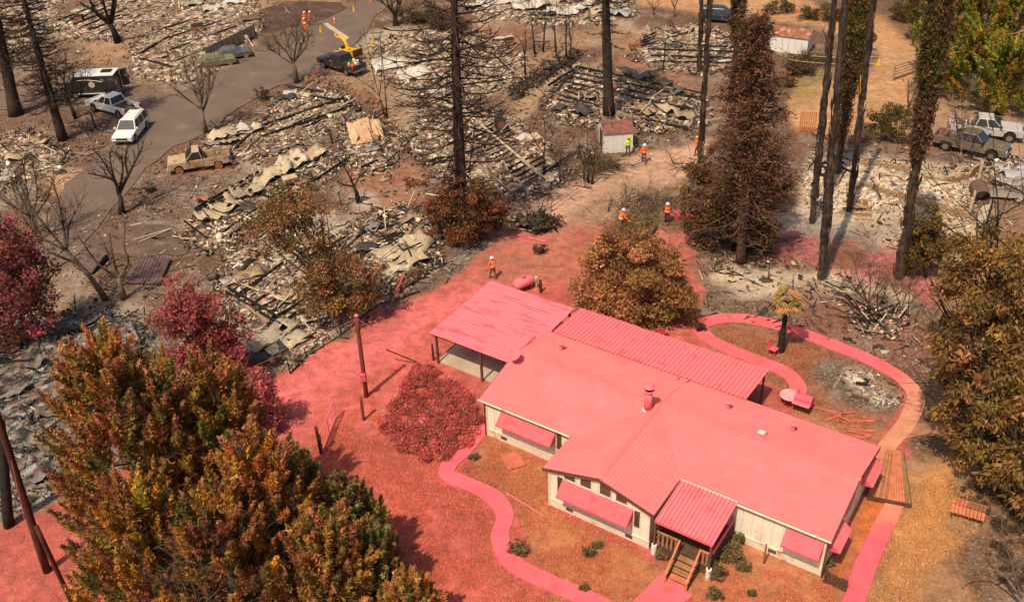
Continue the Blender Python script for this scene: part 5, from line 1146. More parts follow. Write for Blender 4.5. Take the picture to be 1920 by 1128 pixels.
remains('burnt foundation with two long sagging black rails above the burnt pickup', [(400,300),(480,240),(525,190),(560,172),(640,172),(672,205),(640,235),(560,275),(490,300),(440,310)], 1500, rows=[((485,245),(492,262),(645,190),(662,205),2,dict(hh=.22,z=.35)),((536,165),(536,165),(640,185),(640,185),1,{}),((520,205),(560,250),(560,190),(620,225),5,{})], studs=14, seed=5, rim=[(440,285),(545,180),(655,195),(540,280)], sheets=[(538,190,3,1.6,30,DKG,dict(amp=.6)),(572,182,2.4,1.1,-35,CREAM,dict(amp=.2)),(545,178,2,1.2,10,WHT,dict(amp=.3))])
remains('heap of crumpled pale sheet metal between the asphalt road and burnt pickup', [(385,275),(410,250),(460,238),(500,235),(500,255),(470,285),(410,290)], 380, seed=6, studs=5, name='sheet_metal_heap', cat='debris heap', group='sheet metal heaps',
        sheets=[(418,262,4.2,2.4,20,CREAM,dict(amp=.75)),(445,254,4.0,2.2,40,WHT,dict(amp=.8)),(470,250,3.4,2.0,15,CREAM,dict(amp=.7)),(400,272,2.8,1.6,-20,GRY,dict(amp=.4)),(432,272,2.6,1.6,60,TNS,dict(amp=.7)),(485,245,2.6,1.6,30,WHT,dict(amp=.5))])
remains('long trailer wreck under a crumpled cream metal skin, uphill of the driveway', [(335,450),(370,405),(460,345),(580,285),(645,290),(620,335),(520,395),(430,460),(385,478)], 1700, rows=[((366,398),(372,402),(490,325),(500,330),2,dict(hh=.22,z=.3)),((420,440),(432,450),(640,292),(655,300),2,dict(hh=.22,z=.3)),((380,425),(560,310),(420,440),(610,325),9,{}),((345,420),(345,420),(390,452),(390,452),1,{})], studs=18, seed=7,
        sheets=[(400,412,3.8,2.4,25,CREAM,dict(amp=.85)),(428,396,4.0,2.6,45,CREAM,dict(amp=.95)),(462,370,3.8,2.4,30,(.50,.42,.30),dict(amp=.9)),(492,350,3.6,2.2,50,CREAM,dict(amp=.9)),(520,332,4.2,2.6,30,CREAM,dict(amp=1.0)),(548,314,4.2,2.8,35,(.6,.52,.38),dict(amp=1.0)),(578,300,4.4,2.6,30,CREAM,dict(amp=.9)),(455,395,3,1.6,10,DKG,dict(amp=.5)),(545,345,3,1.8,30,DKG,dict(amp=.4)),(565,345,2.0,1.6,30,(.36,.2,.14),dict(amp=.3)),(378,378,1.8,1.3,20,(.55,.2,.13),dict(amp=.5))])
remains('ash covered floor with ladder like joists behind the tall bare conifer', [(755,255),(820,215),(880,198),(945,215),(1052,300),(1062,345),(985,372),(880,348),(800,312)], 1900, rows=[((880,258),(980,350),(935,232),(1040,322),15,dict(w_=.10,hh=.14)),((876,216),(884,222),(1016,338),(1022,345),2,dict(mt='cart',hh=.14,w_=.12,z=.35)),((820,250),(880,330),(860,215),(890,240),3,{})], studs=12, seed=8, rim=[(800,240),(900,205),(1050,310),(960,365)], sheets=[(985,262,2.4,1.6,40,WHT,dict(amp=.3)),(820,300,2.6,1.6,40,CREAM,dict(amp=.4)),(945,245,1.2,1.0,20,GRY,dict(amp=.2,tilt=(.6,0)))])
remains('white ash lot with two large fallen white roof sheets beside the dark pickup', [(685,115),(735,70),(830,60),(905,62),(985,112),(960,155),(870,195),(790,215),(770,165),(720,150)], 2100, rows=[((790,75),(900,80),(850,150),(960,140),5,{})], studs=26, seed=9,
        sheets=[(728,128,5.0,2.8,25,WHT,dict(amp=.35,ribs=1,tilt=(0,.25),stain=.2)),(775,144,5.0,2.6,22,WHT,dict(amp=.3,ribs=1,tilt=(0,.2),stain=.2)),(766,120,3.4,1.8,-20,CREAM,dict(amp=.4)),(815,175,3.2,2.2,25,WHT,dict(amp=.4)),(830,190,2.4,1.6,5,CREAM,dict(amp=.4)),(900,90,2.6,1.6,30,TNS,dict(amp=.4)),(870,110,3,1.6,-10,GRY,dict(amp=.4)),(800,85,2.4,1.2,60,DKG,dict(amp=.5)),(945,75,3,.8,15,WHT,dict(amp=.2))])
remains('charred foundation frame with tangled black sheets behind the small shed', [(1012,195),(1078,128),(1130,138),(1215,148),(1328,190),(1325,235),(1240,250),(1150,252),(1060,232)], 2400, PALASH+[((.03,.028,.027),3)], rows=[((1084,130),(1084,130),(1030,168),(1030,168),1,dict(hh=.25)),((1084,132),(1050,158),(1320,182),(1310,212),4,dict(hh=.22,z=.34)),((1070,160),(1040,190),(1150,175),(1120,215),5,{})], studs=46, seed=10, rim=[(1084,130),(1325,185),(1290,245),(1030,190)],
        sheets=[(1180,142,3,2.2,30,DKG,dict(amp=.9)),(1208,150,3.2,2,10,(.1,.1,.11),dict(amp=.9)),(1240,162,3,1.8,-20,DKG,dict(amp=.8)),(1268,178,2.4,1.6,30,(.12,.11,.11),dict(amp=.8)),(1215,215,3,2.4,40,TNS,dict(amp=.8)),(1250,212,3,2,10,CREAM,dict(amp=.7)),(1285,225,3,2,20,(.36,.28,.19),dict(amp=.8)),(1090,218,2.8,2.4,30,DKG,dict(amp=.9)),(1050,208,2.2,1.6,60,DKG,dict(amp=.7)),(1110,190,2.2,1.6,0,TNS,dict(amp=.6))])
remains('burnt lot with pale bent rails below the tan road', [(1175,108),(1225,55),(1310,48),(1395,78),(1400,125),(1320,142),(1235,132)], 1600, rows=[((1190,84),(1198,92),(1238,60),(1300,62),4,{}),((1240,58),(1240,58),(1312,68),(1312,68),1,dict(mt='cart')),((1205,88),(1225,120),(1390,92),(1390,125),4,dict(z=.35)),((1320,72),(1320,72),(1345,55),(1345,55),1,dict(mt='cart'))], studs=24, seed=11, rim=[(1190,88),(1240,55),(1390,85),(1370,130),(1215,125)], sheets=[(1270,92,2.4,1.6,20,DKG,dict(amp=.5)),(1230,118,3,1.2,0,WHT,dict(amp=.2)),(1365,118,3.5,1,5,WHT,dict(amp=.2)),(1300,108,2,1.4,60,TNS)])
remains('collapsed white metal roofs along the far side behind the bare stems', [(870,8),(960,-25),(1180,-25),(1195,30),(1110,50),(1000,48),(900,32)], 1300, rows=[((960,25),(1000,40),(1040,20),(1080,38),3,{})], studs=14, seed=12,
        sheets=[(935,8,8,3,8,WHT,dict(amp=.4,stain=.2)),(990,18,6,3.4,15,WHT,dict(amp=.8,stain=.2)),(1030,10,6,3.4,30,CREAM,dict(amp=.8)),(1055,28,6,3,-10,WHT,dict(amp=.7,stain=.2)),(1095,20,5,3,20,WHT,dict(amp=.7)),(1130,25,5,3,10,CREAM,dict(amp=.7)),(1020,32,4,2,0,DKG,dict(amp=.6)),(1160,30,4,2.4,-20,(.4,.4,.42),dict(amp=.6)),(900,15,6,2.6,10,WHT,dict(amp=.4))])
remains('rubble field with big cream sheets along the wire fence', [(625,455),(690,400),(765,388),(815,430),(822,492),(765,535),(700,575),(640,540)], 1700, rows=[((690,420),(710,450),(760,405),(770,440),3,{}),((650,490),(700,480),(745,440),(760,445),3,{}),((690,560),(690,560),(812,490),(812,490),1,dict(hh=.12)),((560,480),(570,490),(640,440),(650,450),2,{})], studs=44, seed=13, rim=[(640,475),(720,405),(810,440),(720,545)],
        sheets=[(735,480,3.6,2.8,40,(.5,.42,.3),dict(amp=.5)),(775,495,3.6,2.4,35,CREAM,dict(amp=.7)),(790,465,2.8,2.2,60,CREAM,dict(amp=.7,tilt=(0,.4))),(745,510,3.4,1.8,40,(.55,.48,.36),dict(amp=.6)),(760,420,1.6,1.2,20,(.3,.24,.2),dict(amp=.2,tilt=(.5,0))),(780,415,1.6,1.2,-40,TNS,dict(amp=.3)),(690,470,2.4,1.6,10,DKG,dict(amp=.4)),(700,430,2.0,1.4,70,GRY,dict(amp=.4))])
remains('trailer frame ruin between the magenta tree and singed green tree', [(395,520),(440,470),(530,430),(620,470),(650,565),(600,645),(548,690),(470,655),(420,590)], 1800, rows=[((425,552),(432,548),(530,618),(540,612),2,dict(hh=.2,z=.35)),((430,555),(530,612),(480,522),(580,580),8,{}),((440,560),(440,560),(530,500),(530,500),1,dict(hh=.2))], studs=24, seed=14, rim=[(420,545),(520,450),(640,530),(545,645)],
        sheets=[(505,640,6.0,2.6,48,(.40,.34,.25),dict(amp=.8)),(540,650,4.5,1.8,45,(.5,.42,.32),dict(amp=.5)),(500,672,4.0,1.8,35,DKG,dict(amp=.8)),(545,560,2.8,2.0,50,CREAM,dict(amp=.4)),(470,520,3.0,1.8,30,TNS,dict(amp=.4)),(520,470,3.2,1.6,30,(.5,.44,.36),dict(amp=.4)),(440,530,2.4,1.6,35,(.5,.45,.4),dict(amp=.3)),(590,600,2.6,1.4,20,WHT,dict(amp=.3))])
remains('blackened rubble with grey sheets beside the leaning utility pole', [(-60,660),(60,605),(190,575),(290,612),(270,700),(190,830),(125,905),(40,955),(-80,990)], 4200, PALDK, .5, big=.5, rows=[((128,632),(128,632),(190,606),(190,606),1,dict(hh=.2)),((175,640),(175,640),(220,668),(220,668),1,{}),((195,610),(205,640),(225,655),(225,690),3,{})], studs=40, seed=15,
        sheets=[(130,672,2.52,1.95,30,(.15,.14,.14),dict(amp=.25)),(165,690,1.40,1.04,10,DKG,dict(amp=.3)),(70,690,1.82,1.04,50,(.2,.17,.15),dict(amp=.6)),(40,740,2.10,1.30,30,(.22,.2,.18),dict(amp=.7)),(95,780,1.96,1.43,20,(.2,.16,.12),dict(amp=.9)),(60,830,2.10,1.30,-30,DKG,dict(amp=.7)),(100,850,1.68,1.04,40,(.25,.2,.15),dict(amp=.7)),(30,880,1.82,1.17,10,(.18,.15,.13),dict(amp=.6)),(20,660,2.10,1.30,20,(.22,.17,.13),dict(amp=.4)),(80,905,1.40,0.98,60,(.22,.22,.24),dict(amp=.5))])
remains('ash heap and rubble left of the asphalt near the two burnt conifers', [(-60,270),(60,245),(125,285),(115,325),(40,345),(-60,390)], 1100, seed=16, studs=10, sheets=[(35,300,3,2,20,CREAM,dict(amp=.5)),(10,340,3,2,40,WHT,dict(amp=.4)),(75,270,2.4,1.6,0,TNS,dict(amp=.5))])
remains('rubble strip in the far corner behind the thick burnt conifer', [(-80,60),(60,-30),(130,-20),(100,45),(0,140),(-80,150)], 900, seed=17, studs=10, sheets=[(60,10,4,2.4,30,(.3,.28,.22),dict(amp=.5)),(20,60,3,2,20,TNS,dict(amp=.5))])
remains('scattered pale debris at the foot of the shed drive', [(640,230),(700,215),(760,260),(740,320),(690,330),(640,300)], 800, seed=18, studs=14, rows=[((680,318),(700,326),(735,300),(745,310),2,{})], sheets=[(700,285,2.2,1.4,10,GRY,dict(amp=.3))])
remains('pile of burnt boards and pink dusted scraps beyond the loop path', [(1605,600),(1622,583),(1680,585),(1692,610),(1665,630),(1625,628)], 330, PALASH+[((.5,.14,.14),1.2)], .3, seed=19, studs=26, name='board_pile', cat='debris heap', group='board piles')
remains('flattened grey sheets and ash beside the barrel culvert', [(1855,300),(1935,300),(1935,385),(1870,370)], 420, seed=20, studs=8, sheets=[(1895,322,4,2.2,-8,(.5,.48,.46),dict(amp=.3,stain=.2)),(1905,345,5,2.4,-10,(.33,.29,.26),dict(amp=.15,ribs=1)),(1885,368,4.6,2.2,-14,(.28,.23,.2),dict(amp=.12,ribs=1)),(1915,335,4.0,1.2,-5,(.4,.4,.42),dict(amp=.25,tilt=(0,.4)))], name='sheet_metal_heap', cat='debris heap', group='sheet metal heaps')
# foundation with block walls, right
poly = [(1505,330),(1530,285),(1620,300),(1720,322),(1840,318),(1815,415),(1700,390),(1610,400),(1520,400)]
fd = remains('burnt foundation ringed by broken block walls behind the scorched cypresses', poly, 1500, [((.56,.46,.35),4),((.42,.33,.24),3),((.25,.2,.16),1.2),((.05,.04,.036),1),((.3,.13,.07),.8)], .2, big=.7, rows=[((1540,300),(1530,330),(1580,310),(1570,345),3,{}),((1560,310),(1560,310),(1600,330),(1600,330),1,{})], studs=18, seed=21,
        sheets=[(1545,305,2.6,1.8,20,(.3,.28,.26),dict(amp=.5)),(1560,340,2.6,1.8,60,TNS,dict(amp=.6)),(1600,300,2,1.4,20,GRY,dict(amp=.6)),(1760,345,2.4,1.6,10,(.62,.52,.4),dict(amp=.3))])
FB = np.mean([G(*p) for p in poly], 0)
M['block'] = mat('scorched_block', (.42, .29, .18), .9, .2, 2, .01, 20, dirt=((.16, .085, .05), .4, 1.2))
M['brick'] = mat('brown_brick', (.34, .20, .10), .9, .25, 3, .01, 20)
_bm = MB(); _bm.box(-.2, .2, -.1, .1, -.1, .1); _b0 = _bm.build('block', M['block'], fd, bevel=.012); _k0 = None; _first = True
def block_wall(px, courses, holes=.12, mt='block', fall=.06):
    global _first
    pts = [G(*p) for p in px]
    for i in range(len(pts)-1):
        a, b = pts[i], pts[i+1]; L = np.linalg.norm(b-a); n = int(L/.42); rz_ = math.atan2(b[1]-a[1], b[0]-a[0])
        for c in range(courses):
            for k in range(n):
                if c == courses-1 and R.random() < holes*3 or R.random() < holes*.2: continue
                p = a+(b-a)*((k+.5+(.25 if c % 2 else 0))/n)
                o = _b0 if _first else _b0.copy()
                if not _first: COL.objects.link(o)
                _first = False
                o.location = (p[0]-FB[0]+R.uniform(-.02, .02), p[1]-FB[1]+R.uniform(-.02, .02), .1+.205*c); o.rotation_euler = (R.uniform(-fall, fall), R.uniform(-fall, fall), rz_+R.uniform(-.05, .05)); o.parent = fd
                if mt != 'block' and o is not _b0: pass
block_wall([(1612,310),(1660,318),(1705,328)], 4); block_wall([(1730,340),(1775,348),(1812,338),(1838,318)], 4); block_wall([(1838,320),(1828,365),(1814,412)], 5, .06); block_wall([(1612,352),(1655,365),(1700,380),(1760,398),(1814,412)], 4, .15)
for i in range(4):
    for k in range(3):
        mb = MB(); p = G(1607-4*i+k*2, 412-9*i)-FB; mb.box(-.2, .2, -.12, .12, 0, .1+.14*i); mb.build('brick', M['brick'], fd, loc=(p[0]+.42*k, p[1]-.1*k, 0), rz=-.3)
# fire ring inside the loop: low kerb, ash and iron
fp = empty('fire_pit', tuple(G(1620,728)), 0, 'burnt out ash bed with a low stone kerb inside the looping path', 'fire pit'); FPB = G(1620,728)
ash_bed([(1580,705),(1630,695),(1665,725),(1690,757),(1640,765),(1600,735)], fp, [((.5,.43,.35),3),((.3,.24,.18),2),((.12,.1,.09),1.4)], .08, 31, FPB, .2)
rubble([(1580,705),(1630,695),(1675,735),(1690,757),(1640,765),(1600,735)], 200, fp, PALASH, .05, 31, FPB, .35)
cs = [(1585,690),(1645,716),(1622,752),(1563,728)]
for i in range(4):
    a, b = G(*cs[i]), G(*cs[(i+1) % 4]); n = max(3, int(np.linalg.norm(b-a)/.34))
    for k in range(n):
        if i == 2 and k > n*.5: continue
        p = a+(b-a)*(k+.5)/n-FPB; mb = MB(); mb.box(-.15, .15, -.09, .09, 0, .08+R.uniform(-.02, .02)); mb.build('kerb_stone', M['footing'], fp, loc=tuple(p), rz=math.atan2((b-a)[1], (b-a)[0])+R.uniform(-.1, .1), bevel=.02)
mb = MB(); p = G(1615,722)-FPB; mb.box(-.32, .32, -.12, .12, .12, .17); mb.box(-.3, -.26, -.1, .1, 0, .12); mb.box(.26, .3, -.1, .1, 0, .12); mb.build('iron_grate', M['char'], fp, loc=tuple(p), rz=-.25)
mb = MB(); p = G(1612,748)-FPB; mb.box(-.5, .5, -.07, .07, .05, .2); mb.build('burnt_board', M['brown'], fp, loc=tuple(p), rz=-.55)
# stones along the drive
rk = empty('rock_border', tuple(G(650,180)), 0, 'row of rust brown field stones edging the dirt drive', 'rock border'); RB = G(650,180)
mb = MB(); mb.ball((0,0,0), .3, n=7, m_=5)
rv = [np.array(v) for v in mb.v]; mb.v = [tuple(v*(1+.25*(R.random()-.5))*np.array([1, .85, .7])) for v in rv]; M['stone'] = mat('field_stone', (.22, .115, .07), .95, .3, 3, .03, 9)
r0_ = mb.build('rock', M['stone'], rk); first = True
for i in range(95):
    t = R.random(); L = [(575,150),(600,150),(640,160),(680,178),(712,200),(720,235)]; k = min(int(t*5), 4); f_ = t*5-k
    p = G(L[k][0]*(1-f_)+L[k+1][0]*f_+R.uniform(-7, 7), L[k][1]*(1-f_)+L[k+1][1]*f_+R.uniform(-6, 6))-RB
    o = r0_ if first else r0_.copy()
    if not first: COL.objects.link(o)
    first = False; s = R.uniform(.5, 1.35); o.scale = (s, s*R.uniform(.7, 1.1), s); o.location = (p[0], p[1], .12*s); o.rotation_euler = (R.uniform(-.3, .3), R.uniform(-.3, .3), R.uniform(0, 6)); o.parent = rk
# blackened bank beside the bare stems
for lab, pl in (('blackened hedge bank with charred stumps along the tan drive', [(955,175),(985,150),(1040,122),(1075,98),(1085,108),(1045,140),(990,172),(962,192)]), ('dark brush bank behind the lane fence near the shed', [(1005,440),(980,425),(1010,415),(1040,425)])):
    remains(lab, pl, 420, [((.05,.035,.028),4),((.10,.065,.045),3),((.02,.017,.015),2)], .9, studs=14, seed=23, name='burnt_bank', cat='burnt bank', group='burnt banks')
# litter over the burnt ground
LIT = []
for poly, n in (([(0,250),(700,60),(1060,60),(1320,250),(1060,400),(700,620),(540,680),(250,560),(120,520)], 5200), ([(1300,430),(1720,560),(1740,700),(1560,640),(1320,600)], 500), ([(1500,250),(1900,260),(1900,450),(1800,520),(1600,440)], 900), ([(0,0),(600,0),(400,120),(120,200),(0,200)], 1400)):
    P2 = scatter(poly, n); uv = PX(np.stack([P2[:, 0], P2[:, 1], np.zeros(n)], -1))
    ROADP = [(112,388),(215,387),(290,302),(385,249),(480,182),(612,140),(706,28),(593,46),(409,140),(262,176),(60,170),(60,206),(212,236),(206,284),(123,345)]
    keep = (sdist(uv[:, 0], uv[:, 1], LANE) < -4) & (sdist(uv[:, 0], uv[:, 1], ROADP) < -3); LIT.append(P2[keep])
P2 = np.concatenate(LIT); n = len(P2); s = np.exp(NR.normal(size=n)*.5); S = np.stack([.15*s, .08*s, .045*s], -1)
st = NR.random(n) < .3; S[st] = np.stack([.7*s[st], .05*np.ones(st.sum()), .05*np.ones(st.sum())], -1)
V, F = shards(np.stack([P2[:, 0], P2[:, 1], .05+0*s], -1), S, .2)
tag(mesh_np('ground_litter', V, F, M['rubble'], None, np.repeat(pal_pick([((.05,.04,.035),4),((.16,.10,.07),3),((.36,.28,.2),2),((.5,.44,.36),1)], n), 8, 0)), 'fine charred litter and ash chips strewn over the burnt lots', 'litter', kind='stuff')
# ------------------------------------------------------------------ vehicles
def paint(name, c, rough=.35, dirt=.12): return mat(name, c, rough, .05, 2, coat=.5, spec=.5, dirt=((.35, .25, .17), dirt, 1.4))
def arch(cx, r, z0, a0=0, n=7): return [(cx+r*math.cos(a), z0+r*math.sin(a)) for a in np.linspace(0, PI, n)]
def heading(rear, front, z=.0):
    a, b = G(*rear, z), G(*front, z); return (a+b)/2, math.atan2(b[1]-a[1], b[0]-a[0])
def wheel(par, x, y, r=.38, wd=.25, rim='steel', tyre='black'):
    o = bpy.data.objects.new('wheel', None); COL.objects.link(o); o.parent = par; o.location = (x, y, r); s = 1 if y > 0 else -1
    mb = MB(); mb.tube([(0,-wd/2,0),(0,-wd/2+.03,0),(0,wd/2-.03,0),(0,wd/2,0)], [r*.9, r, r, r*.9], 18); mb.build('tyre', M[tyre], o)
    mb = MB(); mb.tube([(0,s*(wd/2-.06),0),(0,s*(wd/2+.008),0)], r*.58, 14); mb.build('rim', M[rim], o)
def fpanel(par, name, q, mt, i=.06, off=.012, th=.012):
    """panel inset on a four cornered face q"""
    q = [Vector(p) for p in q]; c = sum(q, Vector())/4; n = (q[1]-q[0]).cross(q[3]-q[0]).normalized()
    k = [p+(c-p)*i for p in q]; mb = MB(); mb.hexa([p+n*(off-th) for p in k]+[p+n*off for p in k]); return mb.build(name, mt, par)
def cab(par, paintm, B, T, zb, zt, hb, ht, glass='glass', posts=1):
    """greenhouse: base x-range B, top x-range T, half widths hb/ht"""
    b = [(B[0],-hb,zb),(B[1],-hb,zb),(B[1],hb,zb),(B[0],hb,zb)]; t = [(T[0],-ht,zt),(T[1],-ht,zt),(T[1],ht,zt),(T[0],ht,zt)]
    mb = MB(); mb.hexa(b+t); mb.build('cab', paintm, par, bevel=.05)
    g = M[glass]; L = lambda p, q, s: tuple(Vector(p).lerp(Vector(q), s))
    fpanel(par, 'windscreen', [b[1], b[2], t[2], t[1]], g, .1); fpanel(par, 'rear_window', [b[3], b[0], t[0], t[3]], g, .14)
    for s0, s1 in [(i/posts, (i+1)/posts) for i in range(posts)]:
        fpanel(par, 'side_window', [L(b[0],b[1],s0), L(b[0],b[1],s1), L(t[0],t[1],s1), L(t[0],t[1],s0)], g, .13)
        fpanel(par, 'side_window', [L(b[2],b[3],s0), L(b[2],b[3],s1), L(t[2],t[3],s1), L(t[2],t[3],s0)], g, .13)
def pickup(name, label, rear, front, paintm, L=5.8, crew=True, glass='glass', rim='steel', cargo=None, cover=None, wr=.40, lights=True, bumper='steel', group=None, tyre='black', z0=0.0, tailgate_down=False):
    c, a = heading(rear, front, .5); t = empty(name, (c[0], c[1], z0), a, label, 'pickup truck', group); s = L/5.8; W = .97
    fx, bx = 1.85*s, -1.75*s; xc = (-.75 if crew else -.25)*s-.2*s; zl = .48+(wr-.38); bz = 1.18+(wr-.38)
    prof = [(xc,zl),(fx-wr*1.2,zl)]+arch(fx,wr*1.2,zl)[::-1]+[(2.80*s,zl),(2.88*s,zl+.15),(2.86*s,bz-.22),(2.72*s,bz-.08),(1.15*s,bz),(xc,bz)]
    mb = MB(); mb.prism(prof, 'y', -W, W); body = mb.build('body', paintm, t, bevel=.05)
    pb = [(xc-.02,zl),(xc-.02,bz-.02),(-2.85*s,bz-.02),(-2.88*s,zl+.1)]+[(bx-wr*1.2,zl+.05)]+arch(bx,wr*1.2,zl+.02)[::-1][0:]+[(bx+wr*1.2,zl)]
    for y0, y1 in ((-W,-W+.13),(W-.13,W)): mb = MB(); mb.prism(pb, 'y', y0, y1); mb.build('bed_side', paintm, t, bevel=.02)
    mb = MB(); mb.box(-2.84*s, xc-.03, -W+.131, W-.131, zl+.1, zl+.2); mb.box(xc-.12, xc-.03, -W+.131, W-.131, zl+.201, bz-.03); mb.build('bed_floor', M['bedm'], t)
    mb = MB()
    if tailgate_down: mb.box(-3.38*s, -2.86*s, -W+.14, W-.14, zl+.14, zl+.2)
    else: mb.box(-2.90*s, -2.82*s, -W+.134, W-.134, zl+.1, bz-.03)
    mb.build('tailgate', paintm, t, bevel=.01)
    if cover: mb = MB(); mb.box(-2.80*s, xc-.14, -W+.16, W-.16, bz-.06, bz-.01); mb.build('bed_cover', M[cover], t)
    cab(t, paintm, (xc+.02, 1.15*s), (xc+.22*s, .42*s), bz, bz+.68, W-.04, .74, glass, 2 if crew else 1)
    for x in (fx, bx):
        for y in (-W+.1, W-.1): wheel(t, x, y, wr, .26, rim, tyre)
    mb = MB(); mb.box(2.78*s, 2.96*s, -W+.05, W-.05, zl, zl+.2); mb.build('front_bumper', M[bumper], t, bevel=.03)
    mb = MB(); mb.box(-3.0*s, -2.86*s, -W+.05, W-.05, zl, zl+.18); mb.build('rear_bumper', M[bumper], t, bevel=.03)
    mb = MB(); mb.box(2.84*s, 2.905*s, -.5, .5, bz-.42, bz-.2); mb.build('grille', M['black'], t)
    for y in (-1, 1):
        mb = MB(); mb.box(2.80*s, 2.90*s, min(y*.56,y*.9), max(y*.56,y*.9), bz-.4, bz-.2); mb.build('headlight', M['lamp'] if lights else M['black'], t, bevel=.02)
        mb = MB(); mb.box(-2.91*s, -2.80*s, min(y*.8,y*.985), max(y*.8,y*.985), bz-.38, bz-.06); mb.build('tail_light', M['tail'] if lights else M['black'], t, bevel=.01)
        mb = MB(); mb.box(.95*s, 1.12*s, min(y*.97,y*1.17), max(y*.97,y*1.17), bz+.1, bz+.28); mb.build('mirror', M['black'] if lights else paintm, t, bevel=.03)
    if cargo:
        for k in range(cargo[0]):
            x, y = R.uniform(-2.6*s, xc-.4), R.uniform(-.65, .65); mb = MB(); w_ = R.uniform(.12, .3)
            if R.random() < .5: mb.box(x-w_, x+w_, y-w_*.7, y+w_*.7, zl+.2, bz+R.uniform(-.1, .2))
            else: mb.tube([(x,y,zl+.2),(x,y,bz+R.uniform(-.05, .25))], [w_*.7, w_*.6], 9)
            o = mb.build(['tool_box', 'fuel_can', 'bucket'][k % 3], M[R.choice(cargo[1])], t, bevel=.02)
    return t
def suv(name, label, rear, front, paintm, L=4.9, H_=1.72, group=None, cat='car'):
    c, a = heading(rear, front, .5); t = empty(name, (c[0], c[1], 0), a, label, cat, group); s = L/4.9; W = .95; wr = .36; zl = .36; bz = 1.02; fx, bx = 1.48*s, -1.45*s
    prof = [(-2.40*s,zl+.1),(bx-wr*1.2,zl)]+arch(bx,wr*1.2,zl)[::-1]+[(fx-wr*1.2,zl)]+arch(fx,wr*1.2,zl)[::-1]+[(2.36*s,zl),(2.44*s,zl+.18),(2.40*s,bz-.26),(2.2*s,bz-.12),(1.1*s,bz),(-2.40*s,bz),(-2.46*s,bz-.3)]
    mb = MB(); mb.prism(prof, 'y', -W, W); mb.build('body', paintm, t, bevel=.07)
    cab(t, paintm, (-2.36*s, 1.12*s), (-2.02*s, .38*s), bz-.01, H_, W-.03, .70, 'glass', 3)
    for y in (-.62, .62): mb = MB(); mb.tube([(-1.9*s,y,H_+.05),(.2*s,y,H_+.05)], .02, 5); mb.build('roof_rail', M['black'], t)
    for x in (fx, bx):
        for y in (-W+.1, W-.1): wheel(t, x, y, wr, .24)
    mb = MB(); mb.box(2.34*s, 2.455*s, -.5, .5, bz-.4, bz-.24); mb.build('grille', M['black'], t)
    mb = MB(); mb.box(2.36*s, 2.47*s, -.8, .8, zl+.02, zl+.14); mb.build('front_bumper', M['black'], t, bevel=.03)
    for y in (-1, 1):
        mb = MB(); mb.box(2.26*s, 2.43*s, min(y*.55,y*.92), max(y*.55,y*.92), bz-.36, bz-.2); mb.build('headlight', M['lamp'], t, bevel=.03)
        mb = MB(); mb.box(-2.48*s, -2.36*s, min(y*.7,y*.955), max(y*.7,y*.955), bz-.25, bz+.0); mb.build('tail_light', M['tail'], t, bevel=.02)
        mb = MB(); mb.box(.85*s, 1.02*s, min(y*.95,y*1.12), max(y*.95,y*1.12), bz+.05, bz+.2); mb.build('mirror', paintm, t, bevel=.03)
    return t
M['lamp'] = mat('headlamp', (.6, .6, .58), .15, 0, 1, spec=.7); M['tail'] = mat('tail_lamp', (.35, .02, .02), .25, 0, 1); M['bedm'] = mat('bed_liner', (.16, .12, .09), .8, .2, 4)
P_WHITE = paint('white_car_paint', (.78, .76, .74)); P_BLACK = paint('dark_car_paint', (.035, .022, .022), dirt=.2); P_SILV = paint('silver_car_paint', (.48, .47, .47)); P_GREY = paint('brown_grey_car_paint', (.15, .12, .09), dirt=.2); P_BLUE = paint('dark_blue_car_paint', (.025, .032, .05)); P_BURN = mat('burnt_car_metal', (.42, .31, .20), .85, .2, 2, dirt=((.30, .12, .06), .45, 1.1)); P_VAN = paint('black_van_paint', (.02, .02, .025))
pickup('pickup_truck', 'white pickup with its tailgate open on the asphalt beside the white wagon', (252,212), (176,192), P_WHITE, 5.9, tailgate_down=True, group=None)
suv('station_wagon', 'white station wagon parked on the asphalt road', (266,222), (226,268), P_WHITE, 5.0)
pickup('burnt_pickup', 'burnt out rusty old pickup without glass beside the asphalt', (428,296), (318,312), P_BURN, 5.3, crew=False, glass='black', rim='rust', tyre='rust', wr=.33, lights=False, bumper='cart')
pickup('pickup_truck', 'dark maroon pickup loaded with tools, hitched to the yellow chipper', (676,134), (606,112), P_BLACK, 5.9, cargo=(9, ['orange','steel','white','yellow','jeans']))
suv('dark_car', 'dark blue car parked on the tan road', (1318,30), (1384,34), P_BLUE, 4.9, 1.65)
pickup('pickup_truck', 'silver crew pickup parked beyond the brown one', (1786,240), (1908,252), P_SILV, 6.0, cargo=(6, ['white','steel','rust','jeans']), wr=.44)
pickup('pickup_truck', 'brown grey crew pickup with tools and cones in its bed', (1762,262), (1880,288), P_GREY, 6.0, cargo=(8, ['rust','steel','jeans','white','orange','navy']), wr=.44)
